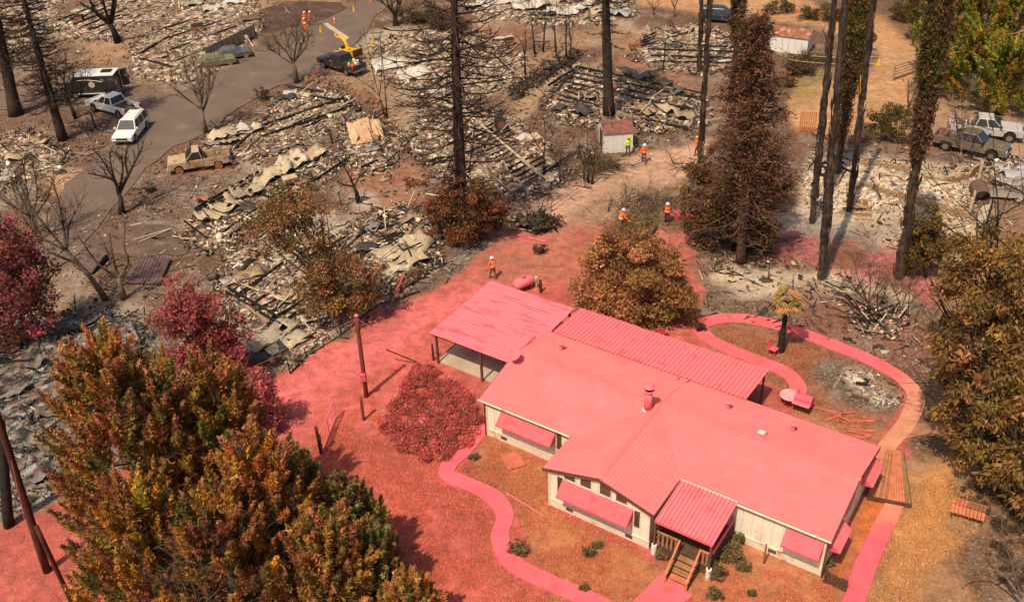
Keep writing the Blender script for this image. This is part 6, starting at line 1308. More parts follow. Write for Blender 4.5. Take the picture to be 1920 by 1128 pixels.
# dark step van with white roof
c, a = heading((226,168), (128,172), .5); vn = empty('step_van', (c[0], c[1], 0), a, 'black van with a white roof and open rear doors by the rubble', 'van')
mb = MB(); mb.prism([(-2.6,.45),(-1.75-.45,.45)]+arch(-1.75,.45,.45)[::-1]+[(1.6-.45,.45)]+arch(1.6,.45,.45)[::-1]+[(2.6,.45),(2.7,.7),(2.6,1.3),(1.9,1.45),(1.5,2.35),(-2.6,2.35)], 'y', -1.0, 1.0); mb.build('body', P_VAN, vn, bevel=.05)
mb = MB(); mb.box(-2.66, 1.55, -1.06, 1.06, 2.36, 2.46); mb.build('roof', P_WHITE, vn, bevel=.03)
mb = MB(); mb.box(-2.2, -1.2, -.5, .3, 2.461, 2.56); mb.build('solar_panel', M['black'], vn)
for x in (1.6, -1.75):
    for y in (-.9, .9): wheel(vn, x, y, .38, .25)
fpanel(vn, 'windscreen', [(1.9,-.95,1.45),(1.9,.95,1.45),(1.5,.95,2.33),(1.5,-.95,2.33)], M['glass'], .1)
for y in (-1.012, 1.012):
    mb = MB(); mb.box(.4, 1.3, min(y, y*.98), max(y, y*.98), 1.5, 2.1); mb.build('side_window', M['glass'], vn)
    mb = MB(); mb.box(-2.5, 2.4, min(y, y*.985), max(y, y*.985), .52, .62); mb.build('side_stripe', M['white'], vn)
    s = 1 if y > 0 else -1
    mb = MB(); mb.tube([(-.3,y*.99,1.5),(-.3,y*1.006,1.5)], .32, 18); mb.build('emblem', M['cart'], vn)
    mb = MB(); mb.tube([(x_, y*1.004, 1.75+.25*math.sin((x_+1.4)*.9)) for x_ in np.linspace(-1.4, 1.2, 9)], .03, 4); mb.build('swoosh_stripe', M['white'], vn)
for s in (-1, 1):
    mb = MB(); mb.hexa([(-2.62,s*1.0,.55),(-2.66,s*.96,.55),(-3.3,s*1.35,.55),(-3.27,s*1.4,.55),(-2.62,s*1.0,2.3),(-2.66,s*.96,2.3),(-3.3,s*1.35,2.3),(-3.27,s*1.4,2.3)]); mb.build('rear_door', P_VAN, vn)
mb = MB(); mb.box(-2.62, -2.60, -.9, .9, .6, 2.25); mb.build('rear_opening', M['navy'], vn); mb = MB(); mb.box(-2.85, -2.62, -.8, .8, .42, .5); mb.build('rear_step', M['steel'], vn)
# wood chipper
c, a = heading((676,112), (628,92), .5); wc = empty('wood_chipper', (c[0], c[1], 0), a+.1, 'yellow towed wood chipper with a curved discharge chute', 'wood chipper'); wc.scale = (.85, .85, .78)
mb = MB(); mb.box(-.9, .9, -.6, .6, .7, 1.45); mb.build('engine_body', M['yellow'], wc, bevel=.05)
mb = MB(); mb.hexa([(-.95,-.5,.8),(-2.1,-.85,.75),(-2.1,.85,.75),(-.95,.5,.8),(-.95,-.5,1.5),(-2.1,-.85,1.9),(-2.1,.85,1.9),(-.95,.5,1.5)]); mb.build('feed_hopper', M['yellow'], wc)
mb = MB(); mb.box(-2.13, -2.10, -.72, .72, .85, 1.78); mb.build('hopper_mouth', M['wooddark'], wc)
mb = MB(); mb.tube([(-.1,0,1.45),(-.05,0,2.0),(.2,0,2.45),(.7,0,2.75),(1.3,0,2.8),(1.6,0,2.7)], [.24,.22,.2,.19,.18,.2], 8); mb.build('chute', M['yellow'], wc)
mb = MB(); mb.tube([(.4,-.5,1.6),(.4,.5,1.6)], .22, 10); mb.build('fuel_tank', M['black'], wc); mb = MB(); mb.beam((.9,0,.7), (2.6,0,.5), .12, .12); mb.build('tow_bar', M['yellow'], wc)
mb = MB(); mb.tube([(-.5,.2,1.45),(-.5,.2,1.75)], .3, 10); mb.build('drum_cover', M['yellow'], wc)
for y in (-.75, .75): wheel(wc, -.1, y, .36, .22)

# ------------------------------------------------------------------ people
def person(label, px, yaw, vest='orange', hat='conew', pants='navy', shirt='navy', arms=((.5,.3),(.5,-.2)), lean=0.0, stride=.12, hgt=1.75, vested=True, group='work crew', bend=0.0):
    """one skinned body; arms = (out, forward) per side; faces local +x"""
    B = G(*px); t = empty('person', tuple(B), yaw, label, 'person', group); V = []; E = []; RR = []
    def add(p, r, par=None):
        V.append(Vector(p)); RR.append(r); i = len(V)-1
        if par is not None: E.append((par, i))
        return i
    k = hgt/1.75; fx = bend
    pel = add((0,0,.95), .135); ch = add((.02+fx*.5,0,1.18), .135, pel); st = add((.02+fx,0,1.40), .14, ch); nk = add((.04+fx*1.1,0,1.52), .055, st); hd = add((.06+fx*1.2,0,1.60), .085, nk); ht = add((.07+fx*1.25,0,1.70), .085, hd)
    for s in (-1, 1):
        f_ = stride*s
        hp = add((0,s*.10,.88), .105, pel); kn = add((.04+f_*.5,s*.11,.50), .068, hp); an = add((f_-.02,s*.11,.10), .045, kn); toe = add((f_+.16,s*.12,.045), .042, an)
        o_, fw_ = arms[0 if s < 0 else 1]
        sh = add((.02+fx,s*.20,1.42), .075, st); el = add((.02+fx+fw_*.25,s*(.24+o_*.20),1.15+.1*abs(fw_)), .048, sh); wr_ = add((.06+fx+fw_*.62,s*(.25+o_*.34),.93+.28*abs(fw_)), .033, el)
        d = (V[wr_]-V[el]).normalized(); sd = Vector((0,1,0)) if abs(d.y) < .8 else Vector((1,0,0)); palm = add(V[wr_]+d*.07, .034, wr_)
        for j, ll in enumerate((.075, .085, .08, .06)):
            b0 = add(V[palm]+d*.03+sd*((j-1.5)*.022), .011, palm); b1 = add(V[b0]+d*ll*.55+Vector((.01,0,-.005)), .010, b0); add(V[b1]+d*ll*.45+Vector((.02,0,-.012)), .009, b1)
        th = add(V[wr_]+d*.03+sd*.04*s, .012, wr_); add(V[th]+d*.045+sd*.02*s, .010, th)
    me = bpy.data.meshes.new('body'); me.from_pydata([v*k for v in V], E, []); o = bpy.data.objects.new('body', me); COL.objects.link(o)
    sk = o.modifiers.new('skin', 'SKIN'); sk.use_smooth_shade = True
    for i, r in enumerate(RR): me.skin_vertices[0].data[i].radius = (r*k, r*k); me.skin_vertices[0].data[i].use_root = (i == 0)
    ss = o.modifiers.new('sub', 'SUBSURF'); ss.levels = 1; ss.render_levels = 1
    dg = bpy.context.evaluated_depsgraph_get(); nm = bpy.data.meshes.new_from_object(o.evaluated_get(dg)); o.modifiers.clear(); o.data = nm; nm.name = 'body'
    nm.materials.clear()
    for q in (shirt, pants, 'skin', 'black'): nm.materials.append(M[q])
    for p in nm.polygons:
        c = p.center/k; hand = min((c-V[i]).length for i in range(len(V)) if RR[i] <= .034) < .06
        p.material_index = 2 if (c.z > 1.50 or hand) else 3 if c.z < .11 else 1 if c.z < .96 else 0
        p.use_smooth = True
    o.parent = t
    hx, hz = V[ht].x*k, V[ht].z*k
    if hat:
        mb = MB(); n = 14; mb.tube([(hx-.005,0,hz-.02),(hx,0,hz-.015),(hx,0,hz+.06),(hx,0,hz+.11),(hx,0,hz+.135)], [.165,.135,.125,.085,.02], n); mb.build('hard_hat', M[hat], t, smooth=True)
    fc = MB(); fc.ball((hx+.088*k,0,hz-.07*k), .016); fc.build('nose', M['skin'], t)
    fc = MB()
    for s in (-1, 1): fc.ball((hx+.078*k,s*.032*k,hz-.045*k), .010)
    fc.build('eyes', M['black'], t)
    if vested:
        mb = MB(); n = 14
        def ring(z, rx, ry, cx): return [(cx+rx*math.cos(2*PI*i/n), ry*math.sin(2*PI*i/n), z) for i in range(n)]
        rs = [ring(.93*k,.165*k,.205*k,0), ring(1.10*k,.158*k,.19*k,fx*.4+.01), ring(1.30*k,.165*k,.21*k,fx*.85+.02), ring(1.44*k,.125*k,.235*k,fx+.02), ring(1.50*k,.085*k,.12*k,fx*1.05+.03)]
        vs = [p for r_ in rs for p in r_]; fs = [[j*n+i, j*n+(i+1) % n, (j+1)*n+(i+1) % n, (j+1)*n+i] for j in range(len(rs)-1) for i in range(n)]
        mb.add(vs, fs); vo = mb.build('safety_vest', M[vest], t, smooth=True, solid=.012)
        mb = MB(); r1, r2 = ring(1.06*k,.172*k,.205*k,fx*.35+.01), ring(1.12*k,.172*k,.205*k,fx*.45+.01); mb.add(r1+r2, [[i, (i+1) % n, n+(i+1) % n, n+i] for i in range(n)]); mb.build('reflective_band', M['reflect'], vo, solid=.006)
        mb = MB()
        for s in (-1, 1): mb.beam((fx*.5-.172*k,s*.09,1.12*k), (fx-.135*k,s*.10,1.44*k), .045, .02, up=(1,0,0))
        mb.build('reflective_band', M['reflect'], vo)
    return t
person('worker in orange vest and white helmet walking on the pink lane', (925,523), 2.3, pants='brownc', shirt='orange', arms=((.4,.15),(.5,.1)), stride=.2)
person('worker in orange shirt and white helmet reaching toward the cut branches', (1163,432), .3, pants='jeans', shirt='orange', arms=((.9,.5),(.8,.6)), bend=.12)
person('worker in orange vest over black clothes beside the half burnt conifer', (1250,420), -1.9, pants='navy', shirt='navy', arms=((.3,.1),(.4,-.1)), hgt=1.82)
person('worker in lime vest and yellow helmet by the small shed', (1177,292), -1.4, vest='lime', hat='yellow', pants='brownc', shirt='lime', arms=((.3,.3),(.3,.3)))
person('worker in orange vest standing on the far lane by the shed', (1207,306), -1.6, pants='jeans', shirt='orange', arms=((.4,.2),(.4,.1)), stride=.22)
person('worker in orange with yellow helmet half hidden by the burnt cypress pole', (1306,292), 2.6, hat='yellow', pants='navy', shirt='orange')
for px, y, lab in (((574,50),-1.2,'worker in orange vest walking with a colleague up the asphalt'),((584,49),-1.0,'worker in orange leaning beside a colleague on the road verge'),((573,62),-1.4,'worker in orange overalls and white helmet behind the bare tree crown'),((575,71),-1.5,'worker in orange nearest the yellow cones by the bare crown tree')):
    person(lab, px, y, pants='orange', shirt='orange', arms=((.3,.2),(.4,.3)), group='crew walking up the road')
person('person in pale jeans and dark top at the back of the black van', (214,172), 2.4, pants='jeans', shirt='navy', hat=None, vested=False, arms=((.3,.4),(.3,.5)), bend=.1, group='people at the van')
person('person in dark clothes with folded arms behind the black van', (229,174), 2.9, pants='navy', shirt='navy', hat=None, vested=False, arms=((.1,.5),(.1,.5)), group='people at the van')
person('person in dark shirt standing between the van doors', (221,168), 2.0, pants='navy', shirt='brownc', hat=None, vested=False, arms=((.3,.1),(.3,.2)), group='people at the van')

# ------------------------------------------------------------------ cones
def cone(label, px, col, group):
    B = G(*px); t = empty('traffic_cone', tuple(B), R.uniform(0, 1), label, 'traffic cone', group); mb = MB(); mb.box(-.22, .22, -.22, .22, .0, .05); mb.build('base', M[col], t)
    mb = MB(); mb.tube([(0,0,.05),(0,0,.8)], [.17,.035], 14); mb.build('cone_body', M[col], t, smooth=False)
    if col == 'orange': mb = MB(); mb.tube([(0,0,.48),(0,0,.64)], [.098,.070], 14); mb.build('white_band', M['conew'], t)
for px, lab in (((628,44),'orange cone on the asphalt by the stop line'),((597,134),'orange cone beside the dark maroon pickup'),((696,4),'orange cone at the far end of the asphalt'),((1493,24),'orange and white cone on the tan road'),((1756,262),'orange cone behind the brown grey pickup')): cone(lab, px, 'orange', 'orange traffic cones')
for px, lab in (((602,61),'yellow cone on the asphalt by the crew'),((630,69),'yellow cone on the stop line'),((664,22),'yellow cone at the road end near the brush'),((699,86),'yellow cone beside the ash lot behind the chipper'),((846,52),'yellow cone at the back of the ash lot'),((1647,122),'yellow cone at the tan road junction'),((1614,170),'yellow cone on the tan verge behind the cypress'),((1563,6),'yellow cone beyond the tan road')): cone(lab, px, 'yellow', 'yellow marker cones')

# ------------------------------------------------------------------ sheds
def shed(name, label, c0, c1, depth, hgt, rise, wallm, roofm, n=6, nd=3, door=True, group=None):
    """front wall from pixel c0 to c1, depth metres away from the camera; walls and roof in panels"""
    a, b = G(*c0), G(*c1); L = np.linalg.norm(b-a); rz_ = math.atan2(b[1]-a[1], b[0]-a[0]); t = empty(name, tuple((a+b)/2), rz_, label, 'shed', group); x = L/2
    for i in range(n):
        mb = MB(); p, q = -x+L*i/n+.008, -x+L*(i+1)/n-.008; mb.box(p, q, 0, .04, 0, hgt); mb.build('wall_panel', M[wallm], t)
        mb = MB(); mb.box(p, q, depth-.04, depth, 0, hgt); mb.build('wall_panel', M[wallm], t)
    for s in (-1, 1):
        for i in range(nd):
            y0, y1 = .045+(depth-.09)*i/nd+.006, .045+(depth-.09)*(i+1)/nd-.006; f_ = lambda y: hgt+rise*(1-abs(y-depth/2)/(depth/2)); mb = MB(); xs = sorted((s*x, s*(x-.04)))
            ps = [(y0,0),(y1,0),(y1,f_(y1)),(depth/2,f_(depth/2)),(y0,f_(y0))] if y0 < depth/2 < y1 else [(y0,0),(y1,0),(y1,f_(y1)),(y0,f_(y0))]
            mb.prism(ps, 'x', xs[0], xs[1]); mb.build('wall_panel', M[wallm], t)
    for s in (0, 1):
        for i in range(n):
            p, q = -x-.1+(L+.2)*i/n+.004, -x-.1+(L+.2)*(i+1)/n-.004; y0 = -.12 if s == 0 else depth+.12; z0 = hgt-.06+R.uniform(0, .015); z1 = hgt+rise+.02+R.uniform(0, .012); ym = depth/2
            mb = MB(); mb.hexa([(p,y0,z0),(q,y0,z0),(q,ym,z1),(p,ym,z1),(p,y0,z0+.03),(q,y0,z0+.03),(q,ym,z1+.03),(p,ym,z1+.03)]); mb.build('roof_panel', M[roofm], t)
    if door: mb = MB(); mb.box(-x-.03, -x-.005, depth*.25, depth*.75, .02, hgt*.92); mb.build('door', M['wooddark'], t)
    return t
shed('small_shed', 'small pale shed with a red shingle roof beside the lane crew', (1132,288), (1186,284), 2.6, 1.9, .55, 'white', 'shedroof', 3, 2)
shed('long_shed', 'white metal shed with a rusty roof beside the tan road', (1442,95), (1512,104), 2.6, 1.8, .5, 'white', 'rust', 6, 2, False)
sc = empty('collapsed_shed', tuple(G(688,262)), .3, 'collapsed tan metal shed with a buckled peach roof', 'shed')
for i, (dx, dz, tl) in enumerate(((-1.0,.75,.5),(0,.9,.55),(1.0,.8,.45))):
    o = crumple(sc, (dx, 0), 1.1, 2.4, 0, (.60,.36,.22), .12, (0, tl), 0, 'roof_panel', z=.25, stain=.3)
for x, tl in ((-1.4,.5),(1.3,-.4)): mb = MB(); mb.hexa([(x,-1,0),(x+.05,-1,0),(x+.05,1,0),(x,1,0),(x+tl,-.9,.9),(x+.05+tl,-.9,.9),(x+.05+tl,.9,1.3),(x+tl,.9,1.3)]); mb.build('wall_panel', M['cart'], sc)
# ------------------------------------------------------------------ poles, wires, fences
def pole(name, label, base, top, r0, mt='pinkpole', cat='pole', taper=.7, parts=None):
    B = G(*base); A = ONP(B, *top)-B; t = empty(name, tuple(B), 0, label, cat); mb = MB(); n = 6
    mb.tube([A*(i/n)+(np.array([0,0,-.3]) if i == 0 else 0) for i in range(n+1)], [r0*(1-(1-taper)*i/n) for i in range(n+1)], 12); mb.build('shaft', M[mt], t, smooth=True, fix=False); return t, B, A
M['pinkpole'] = mat('red_dusted_pole', (.22, .055, .035), .9, .25, 3, .01, 20)
M['darkpole'] = mat('dark_pole', (.085, .024, .018), .9, .3, 3, .01, 20)
up, UB, UA = pole('utility_pole', 'leaning red dusted service pole with a meter box beside the lane', (687,743), (668,591), .15)
mb = MB(); mb.box(-.16, .16, -.28, -.12, 1.3, 1.85); mb.build('meter_box', M['pinkshade'], up, bevel=.02)
mb = MB(); mb.tube([(0,-.17,0),(0,-.17,1.3)], .03, 6); mb.build('conduit', M['pinkpole'], up); mb = MB(); mb.tube([tuple(UA*.98+np.array([-.1,-.15,-.1])), tuple(UA*.9+np.array([-.35,-.2,0])), tuple(UA*.85+np.array([-.2,-.2,0])), tuple(UA*.95+np.array([-.05,-.1,0]))], .02, 5); mb.build('drip_loop', M['wire'], up)
mb = MB(); mb.tube([tuple(UA), tuple(UA+np.array([0,0,.12]))], [.14,.02], 12); mb.build('cap', M['pinkmetal'], up)
lp, LB, LA = pole('utility_pole', 'thick dark red pole leaning beside the cedars and blackened rubble', (88,1070), (-30,700), .20, 'darkpole')
pole('post', 'short dark post standing in front of the thick leaning pole', (142,1145), (68,986), .11, 'darkpole', taper=.95)
pole('burnt_stump', 'black burnt trunk standing behind the thick leaning pole', (15,985), (2,790), .28, 'char')
pole('post', 'thin wooden post on the red ground between gate and hedge', (682,787), (676,744), .09, 'pinkpole', taper=.95)
pole('post', 'thin dark post at the corner of the hedge and carport', (813,675), (810,645), .07, 'darkpole', taper=.95)
pole('post', 'short dark post standing beside the propane tank', (1014,548), (1013,525), .10, 'darkpole', taper=.95)
pole('post', 'rusty stake standing before the cream wall right of the porch', (1432,1056), (1437,1020), .05, 'rust', taper=.95)
pole('post', 'charred stub post in the burnt soil before the trailer wreck', (623,270), (619,245), .08, 'char')
pole('post', 'thin burnt stake beside the charred stub tree', (640,385), (634,360), .05, 'char')
pole('post', 'tall thin burnt stake at the far side of the pale rail lot', (1243,136), (1248,72), .07, 'char')
pole('post', 'black burnt stub in front of the white pickup', (180,242), (170,212), .09, 'char')
pole('post', 'blackened pole leaning at the edge of the right hand tree', (1755,635), (1768,590), .09, 'char')
pole('post', 'short thin stake standing in the sand near the palm', (1441,524), (1443,490), .05, 'darkpole')
def wire(label, a, b, sag, r=.012, mt='wire'):
    a, b = np.asarray(a, float), np.asarray(b, float); mb = MB(); n = 16
    mb.tube([a*(1-t)+b*t-np.array([0,0,4*sag*t*(1-t)])-a for t in np.linspace(0, 1, n+1)], r, 5); o = mb.build('overhead_wire', M[mt], None, fix=False, loc=tuple(a)); return tag(o, label, 'wire', 'overhead wires')
ut = UB+UA*.97
lt = LB+LA*.95
wire('pink service wire from the leaning service pole toward the cedars', ut, G(150, 800, 5.5), .5)
wire('pink wire from the service pole to the house roof edge', ut, HW(19.6, 1.2, 2.75), .55)
wire('sagging pink wire over the blackened rubble', lt, G(330, 745, 5.0), .4)
wire('pink guy wire running down from the thick leaning pole', LB+LA*.62, G(95, 1190, .2), .02)
wire('cable hanging across the tan road junction by the stop sign', G(1900, 70, 6.2), G(1480, 112, 2.2), 1.3, .026, 'cart')
wire('thin cable beside the tan road near the green pines', G(1930, 55, 7.2), G(1520, 105, 2.0), 1.0, .025, 'cart')
mb = MB(); a = G(788,682); b = G(724,655,1.2); mb.beam((0,0,.05), b-a+np.array([0,0,0]), .06, .06); tag(mb.build('guy_stake', M['darkpole'], None, loc=tuple(a)), 'slanting dark guy stake on the pink lane beside the hedge', 'stake')
# wire fence along the lane
fpx = [(545,700),(575,668),(640,628),(690,585),(735,556),(791,521),(812,505),(833,498),(905,470),(996,419),(1033,398),(1097,350),(1117,335)]
FB0 = G(*fpx[0]); fe = empty('wire_fence', tuple(FB0), 0, 'low wire fence on burnt posts between the lane and rubble', 'fence')
P = [G(*p)-FB0 for p in fpx]
for i, p in enumerate(P):
    mb = MB(); hh = [.9,.7,1,.8,1,1.2,1.3,.9,.5,1.2,1.3,1.5,1.2][i]; lx = R.uniform(-.12, .12); mb.tube([p-np.array([0,0,.1]), p+np.array([lx,0,hh])], [.05,.04], 6); mb.build('post', M['char'] if i < 9 else M['rust'], fe)
for z, r in ((.42,.022),(.8,.015)):
    mb = MB(); mb.tube([p+np.array([0,0,z*(.9 if i % 2 else 1)]) for i, p in enumerate(P)], r, 4, cap=False); mb.build('strand', M['wired'], fe)
mb = MB(); mb.tube([p+np.array([0,-.05,.06]) for p in P[:8]], .05, 5, cap=False); mb.build('ground_rail', M['wired'], fe)
mb = MB(); q0, q1 = P[4], P[6]
for k in range(26):
    for s in (0, 1):
        a_ = q0+(q1-q0)*(k/26); b_ = q0+(q1-q0)*min(max((k+(3 if s else -3))/26, 0), 1); mb.beam(a_+np.array([0,-.3,.1]), b_+np.array([0,-.3,1.0]), .012, .012)
mb.build('mesh_panel', M['rust'], fe)
for u0, v0, u1, v1, lab in ((737,566,758,510,'crimson board leaning on the wire fence'),(728,540,762,555,'dark red plank lying against the wire fence'),(762,560,745,530,'short dark beam propped at the fence mesh')):
    a = G(u0,v0); b = ONP(a, u1, v1); mb = MB(); mb.beam((0,0,.08), b-a, .22, .05); tag(mb.build('leaning_board', M['pinkshade'] if 'crimson' in lab else M['darkpole'], None, loc=tuple(a)), lab, 'board', 'boards against the fence')
# metal gate, pink
a, b = G(605,846), G(630,784); gt = empty('metal_gate', tuple(a), math.atan2((b-a)[1], (b-a)[0]), 'pink tubular metal gate standing open on the red ground', 'gate'); L = np.linalg.norm(b-a)
mb = MB(); mb.tube([(0,0,.12),(L,0,.12),(L,0,1.25),(0,0,1.25),(0,0,.12)], .035, 6); mb.build('frame', M['pinkmetal'], gt)
for z in (.4,.68,.96): mb = MB(); mb.tube([(.03,0,z),(L-.03,0,z)], .02, 5); mb.build('rail', M['pinkmetal'], gt)
mb = MB(); mb.tube([(L*.5,0,.12),(L*.5,0,1.25)], .025, 5); mb.build('upright', M['pinkmetal'], gt)
pole('post', 'dark gate post hinged to the pink metal gate', (602,850), (592,800), .09, 'darkpole', taper=.95)
# ranch gate by the tan road
a, b = G(1674,152), G(1745,128); gt = empty('ranch_gate', tuple(a), math.atan2((b-a)[1], (b-a)[0]), 'grey five bar metal gate at the tan road junction', 'gate'); L = np.linalg.norm(b-a)
for z in (.3,.6,.9,1.2,1.5): mb = MB(); mb.tube([(0,0,z),(L,0,z)], .035, 5); mb.build('rail', M['steel'], gt)
for x in (0, L*.5, L): mb = MB(); mb.tube([(x,0,0),(x,0,1.6)], .05, 6); mb.build('upright', M['steel'], gt)
# stop sign seen from behind
B = G(1630,98); A = ONP(B,1630,72)-B; z = A[2]; sg = empty('stop_sign', tuple(B), math.atan2(-B[0], B[1])+.35, 'octagonal road sign seen from its bare brown back by the junction', 'road sign')
mb = MB(); mb.tube([(0,0,0),(0,0,z+.45)], .05, 6); mb.build('post', M['rust'], sg)
mb = MB(); mb.prism([(.62*math.cos(PI/8+k*PI/4), z+.62*math.sin(PI/8+k*PI/4)) for k in range(8)], 'y', .055, .075); mb.build('sign_plate', M['brown'], sg)
mb = MB(); mb.box(-.45, .45, -.012, .052, z-.06, z+.06); mb.build('brace', M['rust'], sg)
# lattice panel
B = G(1512,248); lt_ = empty('lattice_panel', tuple(B), -.15, 'upright wooden lattice panel behind the russet conifer', 'lattice'); wd, hh = 1.3, 1.9
for k in range(8): mb = MB(); x = -wd/2+wd*k/7; mb.box(x-.03, x+.03, 0, .02, .05, hh); mb.build('slat', M['woodpink'], lt_)
for k in range(11): mb = MB(); z = .1+(hh-.15)*k/10; mb.box(-wd/2, wd/2, .022, .042, z-.03, z+.03); mb.build('slat', M['woodpink'], lt_)
mb = MB()
for s in (-1, 1): mb.box(s*wd/2-.05, s*wd/2+.05, -.03, -.002, 0, hh+.05)
mb.build('frame', M['woodpink'], lt_)
# corner picket gate by the house
B = G(1548,1092); pk = empty('picket_gate', tuple(B), -AZ-.05, 'short weathered picket gate at the house corner', 'gate')
for k in range(6): mb = MB(); x = k*.165; mb.box(x, x+.14, -.02, .0, .02, .78+R.uniform(-.05, .05)); mb.build('picket', M['wooddark'], pk)
for z in (.2,.6): mb = MB(); mb.box(0, .98, .002, .04, z, z+.07); mb.build('rail', M['wooddark'], pk)
mb = MB(); mb.box(-.12, -.02, -.05, .05, 0, 1.1); mb.build('post', M['wooddark'], pk)

# ------------------------------------------------------------------ yard things
B = G(982,543); pt = empty('propane_tank', tuple(B), .55, 'pink horizontal propane tank beyond the carport', 'propane tank')
mb = MB(); mb.tube([(-.78,0,.62),(-.74,0,.62),(-.6,0,.62),(.6,0,.62),(.74,0,.62),(.78,0,.62)], [.08,.25,.38,.38,.25,.08], 18); mb.build('tank', M['pinkmetal'], pt, smooth=True)
mb = MB(); mb.tube([(0,0,.98),(0,0,1.16)], [.16,.14], 10); mb.build('valve_dome', M['pinkshade'], pt)
for x in (-.45,.45): mb = MB(); mb.box(x-.08, x+.08, -.3, .3, 0, .32); mb.build('saddle', M['brown'], pt)
B = G(1006,540); mb = MB(); mb.tube([(0,0,0),(0,0,.55)], .06, 8); mb.tube([(0,0,.55),(0,0,.62),(0,0,.9),(0,0,.98)], [.08,.14,.14,.05], 8); tag(mb.build('meter_stand', M['cart'], None, loc=tuple(B)), 'pale meter stand beside the pink propane tank', 'meter')
# smoker grill
B = G(1504,768); gr = empty('barrel_smoker', tuple(B), -.6, 'pink dusted barrel smoker grill behind the house', 'grill')
mb = MB(); mb.tube([(-.5,0,.8),(.5,0,.8)], .3, 18); mb.build('barrel', M['pinkshade'], gr, smooth=False)
mb = MB(); mb.box(-.5, .5, -.62, -.30, .72, .76); mb.build('shelf', M['pinkmetal'], gr)
for x in (-.42,.42):
    for y in (-.24,.24): mb = MB(); mb.beam((x,y,0), (x,y*.8,.6), .04, .04); mb.build('leg', M['brown'], gr)
mb = MB(); mb.tube([(-.35,0,1.08),(-.35,0,1.4)], .05, 8); mb.build('flue', M['pinkshade'], gr)
# round table
B = G(1478,758); tb = empty('garden_table', tuple(B), 0, 'round glass garden table dusted pink beside the smoker', 'table')
M['pinkglass'] = mat('dusted_glass', (.72, .34, .34), .3, .2, 4)
mb = MB(); mb.tube([(0,0,.70),(0,0,.72)], .55, 24); mb.build('table_top', M['pinkglass'], tb); mb = MB(); mb.tube([(.56*math.cos(a), .56*math.sin(a), .71) for a in np.linspace(0, 2*PI, 25)], .022, 5, cap=False); mb.build('rim', M['pinkmetal'], tb)
for k in range(4): mb = MB(); a = k*PI/2+.4; mb.tube([(.42*math.cos(a),.42*math.sin(a),.7),(.2*math.cos(a),.2*math.sin(a),.4),(.45*math.cos(a),.45*math.sin(a),0)], .018, 5); mb.build('leg', M['pinkshade'], tb)
def chair(label, px, rz_, mt='pinkshade', tip=0):
    B = G(*px); t = empty('garden_chair', tuple(B), rz_, label, 'chair'); t.rotation_euler = (tip, 0, rz_)
    if tip: t.location = (B[0], B[1], .28)
    mb = MB(); mb.box(-.24, .24, -.24, .24, .42, .46); mb.build('seat', M[mt], t); mb = MB(); mb.hexa([(-.24,.22,.47),(.24,.22,.47),(.24,.25,.47),(-.24,.25,.47),(-.24,.36,.95),(.24,.36,.95),(.24,.39,.95),(-.24,.39,.95)]); mb.build('backrest', M[mt], t)
    for x in (-.22,.22):
        for y in (-.22,.22): mb = MB(); mb.beam((x,y,0), (x,y,.42), .03, .03); mb.build('leg', M[mt], t)
chair('red folding chair left at the foot of the palm', (1449,664), .8); chair('crimson garden chair behind the patio roof under the russet tree', (1243,632), 2.6, tip=.0)
# bench
B = G(1812,972); bn = empty('garden_bench', tuple(B), -.5, 'slatted wooden bench on the dry grass under the right hand tree', 'bench')
for k in range(9): mb = MB(); x = -.72+k*.175; mb.box(x-.07, x+.07, -.3, .28, .42, .455); mb.build('slat', M['woodpink'], bn)
for k in range(9): mb = MB(); x = -.72+k*.175; mb.box(x-.07, x+.07, .30, .33, .47, .88); mb.build('back_slat', M['woodpink'] if k < 4 else M['wood'], bn)
mb = MB(); mb.box(-.82, .82, .332, .37, .8, .88); mb.build('back_rail', M['wood'], bn)
for x in (-.7,.7):
    for y in (-.25,.25): mb = MB(); mb.box(x-.04, x+.04, y-.04, y+.04, 0, .42); mb.build('leg', M['wooddark'], bn)
# boards strewn behind the house
M['redboard'] = mat('red_board', (.50, .13, .09), .85, .2, 3)
for i, (u, v, L, w_, rz_, lab) in enumerate(((1542,768,1.7,.14,-.45,'long red board lying beside the smoker'),(1568,782,1.5,.16,.45,'red board crossed over another behind the house'),(1574,783,1.0,.1,-.7,'short red stick crossing the red board'),(1614,790,1.5,.16,-.05,'level red plank at the edge of the loop lawn'),(1614,808,1.3,.16,-.2,'red plank nearest the house eave, lying flat'),(1612,814,1.2,.14,-.4,'thin red plank tilted beside the flat one'),(1622,820,.8,.18,.3,'short wide red plank near the deck'),(1590,776,.9,.08,.2,'thin red stick on the scorched lawn'))):
    mb = MB(); mb.box(-L/2, L/2, -w_/2, w_/2, .03, .08); tag(mb.build('loose_board', M['redboard'], None, loc=tuple(G(u,v)+np.array([0,0,.02*(i % 3)])), rz=rz_), lab, 'board', 'red boards behind the house')
B = G(961,864); mb = MB(); mb.box(-.5, .5, -.62, .62, .06, .10); mb.box(-.54, .54, -.66, -.62, .05, .12); mb.box(-.54, .54, .62, .66, .05, .12); tag(mb.build('fallen_screen', M['pinkscreen'] if 'pinkscreen' in M else M['redboard'], None, loc=tuple(B), rz=.35), 'fallen window screen lying on the grass before the awning', 'screen')
a, b = G(948,924), G(1020,968); mb = MB(); mb.tube([(0,0,.06), (b-a)*.5+np.array([0,0,.07]), b-a+np.array([0,0,.05])], .035, 6); tag(mb.build('fallen_pole', M['pinkmetal'], None, loc=tuple(a)), 'long pink pole lying on the lawn beside the wing', 'pole')
